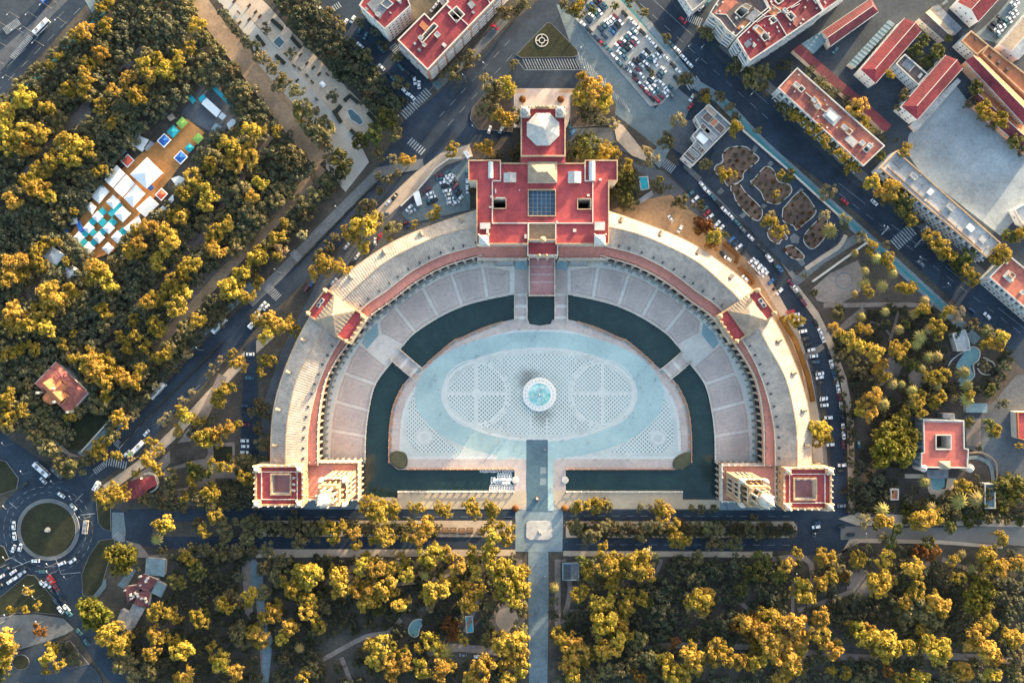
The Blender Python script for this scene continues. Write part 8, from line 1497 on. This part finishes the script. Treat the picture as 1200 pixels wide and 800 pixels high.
canopy('garden_canopy', [(1060, 590), (1200, 560), (1230, 600), (1200, 612), (1060, 612)], 8, (5, 9), 'dno', 8, (2, 5)); canopy('garden_canopy', [(160, 585), (300, 560), (300, 600), (200, 640), (300, 650), (190, 655), (185, 600)], 9, (6, 10), 'do', 9, (3, 6), [[(150, 593), (310, 593), (310, 645), (150, 645)]])
canopy('verge_shrubs', [(552, 225), (560, 190), (608, 170), (608, 190), (570, 190)], 9, (4, 7), 'do', 10, (2, 4)); canopy('hedge_planting', T(3, 1, (490, 20), (700, 220), (960, 500), (930, 510), (660, 240)), 9, (5, 8), 'do', 12, (2, 5))
canopy('verge_shrubs', [(725, 190), (745, 200), (748, 235), (735, 245), (722, 240)], 7, (5, 9), 'dd', 13, (2, 5)); canopy('verge_shrubs', T(2, 0, (280, 640), (500, 690), (490, 730), (280, 740)), 8, (5, 8), 'dn', 14, (2, 4))
for i, bp in enumerate(bed_pts): canopy('bed_planting', Z(820, 110, 3.811, *bp), 7, (1.6, 3.2), 'odr', 40+i, (.8, 1.6))
canopy('woodland', [(380, 205), (392, 196), (405, 200), (300, 322), (262, 366), (150, 486), (128, 500), (150, 460), (215, 388), (262, 340), (310, 285), (345, 245)], 7.5, (7, 11), 'ddo', 60, (5, 8))
# ================================================================ PEOPLE
def person_mesh(i, top, legs):
    """one continuous low body grown over a skeleton, with hair and clothing colours by face"""
    V = [(0, 0, .93), (0, 0, 1.15), (0, 0, 1.38), (0, 0, 1.5), (.02, 0, 1.62), (.02, 0, 1.74), (.0, .1, .9), (.14, .1, .48), (.02, .1, .05), (.12, .1, .03), (0, -.1, .9), (-.06, -.1, .48), (-.26, -.1, .07), (-.16, -.1, .03), (0, .19, 1.4), (-.07, .25, 1.12), (.05, .27, .86), (0, -.19, 1.4), (.08, -.25, 1.12), (.2, -.25, .9)]
    E = [(0, 1), (1, 2), (2, 3), (3, 4), (4, 5), (0, 6), (6, 7), (7, 8), (8, 9), (0, 10), (10, 11), (11, 12), (12, 13), (2, 14), (14, 15), (15, 16), (2, 17), (17, 18), (18, 19)]
    RD = [.15, .14, .17, .06, .1, .08, .1, .075, .05, .04, .1, .075, .05, .04, .07, .05, .04, .07, .05, .04]
    me = bpy.data.meshes.new('sk'); me.from_pydata(V, E, []); o = bpy.data.objects.new('sk', me); COL.objects.link(o); o.modifiers.new('s', 'SKIN')
    for k, v in enumerate(me.skin_vertices[0].data): v.radius = (RD[k], RD[k]); v.use_root = k == 0
    bpy.context.view_layer.update(); ev = o.evaluated_get(bpy.context.evaluated_depsgraph_get()); out = bpy.data.meshes.new_from_object(ev); bpy.data.objects.remove(o); out.name = 'body'
    out.materials.clear()
    for m in (top, legs, 'skin', 'hair'): out.materials.append(M[m])
    for p in out.polygons: z = p.center.z; p.material_index = 3 if z > 1.66 else 2 if z > 1.47 else 1 if z < .92 and abs(p.center.y) < .2 else 0
    return out
mat('skin', (.5, .31, .22), .6); mat('hair', (.03, .02, .015), .7); mat('cloth_dark', (.03, .035, .05), .9); mat('cloth_white', (.7, .7, .7), .9); mat('cloth_red', (.4, .05, .05), .9); mat('cloth_blue', (.05, .12, .3), .9)
PM = {k: person_mesh(0, *v) for k, v in {'dark clothes': ('cloth_dark', 'cloth_dark'), 'a white top': ('cloth_white', 'cloth_dark'), 'a red top': ('cloth_red', 'cloth_dark'), 'a blue top': ('cloth_blue', 'cloth_dark')}.items()}
pr = random.Random(9)
def person(px, py, z=None):
    k = pr.choice(['dark clothes']*5+['a white top', 'a red top', 'a blue top', 'a white top']); z = ZC[0] if z is None else z
    o = link('person', PM[k], None, (*W(px, py), z), pr.uniform(0, 6.28)); tag(o, None, 'person', 'visitors walking around the plaza'); auto(o, 'person in %s' % k, px, py)
for c, r, L in ((2, 3, [(75, 155), (160, 155), (210, 155), (270, 150), (245, 60), (690, 190), (420, 190), (60, 310)]), (2, 2, [(182, 680), (184, 690), (180, 705), (120, 740), (200, 745), (210, 780), (240, 550), (392, 550), (548, 552), (785, 408), (668, 182), (735, 245), (570, 220), (490, 225), (295, 362), (625, 116), (640, 100), (865, 603), (875, 598), (750, 175)]), (1, 2, [(920, 545), (1070, 545), (735, 230), (825, 205), (838, 180), (980, 12), (1045, 65), (515, 50), (455, 95), (455, 485), (690, 40), (870, 40), (1180, 440), (970, 500)]), (1, 1, [(1150, 488), (1160, 490), (1165, 486), (855, 540), (640, 655), (625, 665), (660, 775), (570, 780), (810, 25), (770, 75), (735, 90)]), (2, 1, [(300, 545), (312, 545), (395, 565), (625, 635), (45, 492), (30, 745), (40, 750), (330, 755), (120, 750)]), (1, 0, [(1105, 640), (380, 625), (285, 465), (240, 480), (195, 378)])):
    for q in L: p = T(c, r, q)[0]; person(p[0]+pr.uniform(-.8, .8), p[1]+pr.uniform(-.8, .8))
for i in range(26): person(pr.uniform(375, 420), pr.uniform(587, 595))
for i in range(16): person(pr.uniform(848, 905), pr.uniform(588, 596))
for i in range(40):
    a = pr.uniform(0, 6.28); k = pr.uniform(.72, 1.0); person(632+142*k*math.cos(a), 462+70*k*math.sin(a))
for i in range(14): person(pr.uniform(618, 642), pr.uniform(650, 800))
# ================================================================ LANDMARKS FOR THE LABELS
for t, x, y in (("the round fountain", 632, 462), ("the left tall tower", 395, 567), ("the right tall tower", 880, 570), ("the left end pavilion", 327, 568), ("the right end pavilion", 946, 572), ("the left gate pavilion", 395, 370), ("the right gate pavilion", 870, 372), ("the octagon roof", 636, 151), ("the glazed courtyard roof", 635, 238),
    ("the white island statue", 632, 621), ("the round roundabout lawn", 57, 620), ("the forest house", 72, 455), ("the red kiosk", 163, 571), ("the restaurant cluster", 168, 690), ("the largest white marquee", 171, 203), ("the checkered market tents", 117, 265), ("the lower peaked tents", 70, 310), ("the lime green stall", 213, 144), ("the cafe roof", 248, 125),
    ("the diamond basin", 327, 50), ("the pointed basin", 416, 137), ("the ringed grass fountain", 635, 48), ("the long brick block", 520, 40), ("the white apartment block", 455, 15), ("the gridded roof pavilion", 829, 158), ("the car park centre", 725, 62), ("the lower car park corner", 770, 110), ("the car park top", 695, 15), ("the palace car park", 527, 218), ("the small blue pool", 754, 214),
    ("the rust roofed slab", 973, 137), ("the upper barrack", 1043, 60), ("the lower barrack", 1092, 103), ("the pale grey slab", 1102, 240), ("the striped right slab", 1185, 335), ("the long orange hall", 1170, 105), ("the parade ground", 1130, 190), ("the right edge car park", 1172, 28), ("the corner patchwork block", 860, 30), ("the many welled block", 930, 30),
    ("the middle planted bed", 905, 217), ("the lower planted beds", 935, 285), ("the ringed clearing", 989, 329), ("the salmon villa", 1105, 520), ("the winding pond", 1138, 420), ("the villa garden path", 1100, 575), ("the right edge house", 1196, 498), ("the dark teal kiosk", 668, 669), ("the turquoise basin", 550, 731), ("the kidney shaped basin", 487, 735), ("the round stone circle", 594, 725),
    ("the round garden clearing", 1008, 685), ("the wood's left clearing", 88, 137), ("the wood's square clearing", 227, 282), ("the boulevard zebra crossing", 1058, 277), ("the right road bend", 965, 420), ("the right road's foot", 980, 560), ("the eastern road junction", 968, 625), ("the straight left footbridge", 610, 360), ("the left diagonal footbridge", 476, 426), ("the right diagonal footbridge", 791, 429), ("the boat dock", 590, 562), ("the right stone landing", 662, 562),
    ("the avenue's upper crossing", 487, 122), ("the hatched triangle road", 650, 75), ("the lower lawn monument", 31, 692), ("the top left bus", 51, 33), ("the wood's lower clearing", 35, 335), ("the axis walk foot", 632, 770), ("the lower left blue path", 305, 740), ("the long garden shed path", 450, 765), ("the shady garden heart", 790, 690), ("the lower garden cross path", 940, 750), ("the lower right edge path", 1110, 768), ("the left picnic tables", 530, 621), ("the right hedge reserve", 890, 621), ("the left hedge reserve", 380, 619), ("the left bank planting", 520, 592), ("the right bank planting", 740, 592), ("the small left parking bay", 288, 480), ("the avenue's middle zebra", 320, 342), ("the earth path's end", 380, 190)):
    landmark(t, x, y)
run_labels()
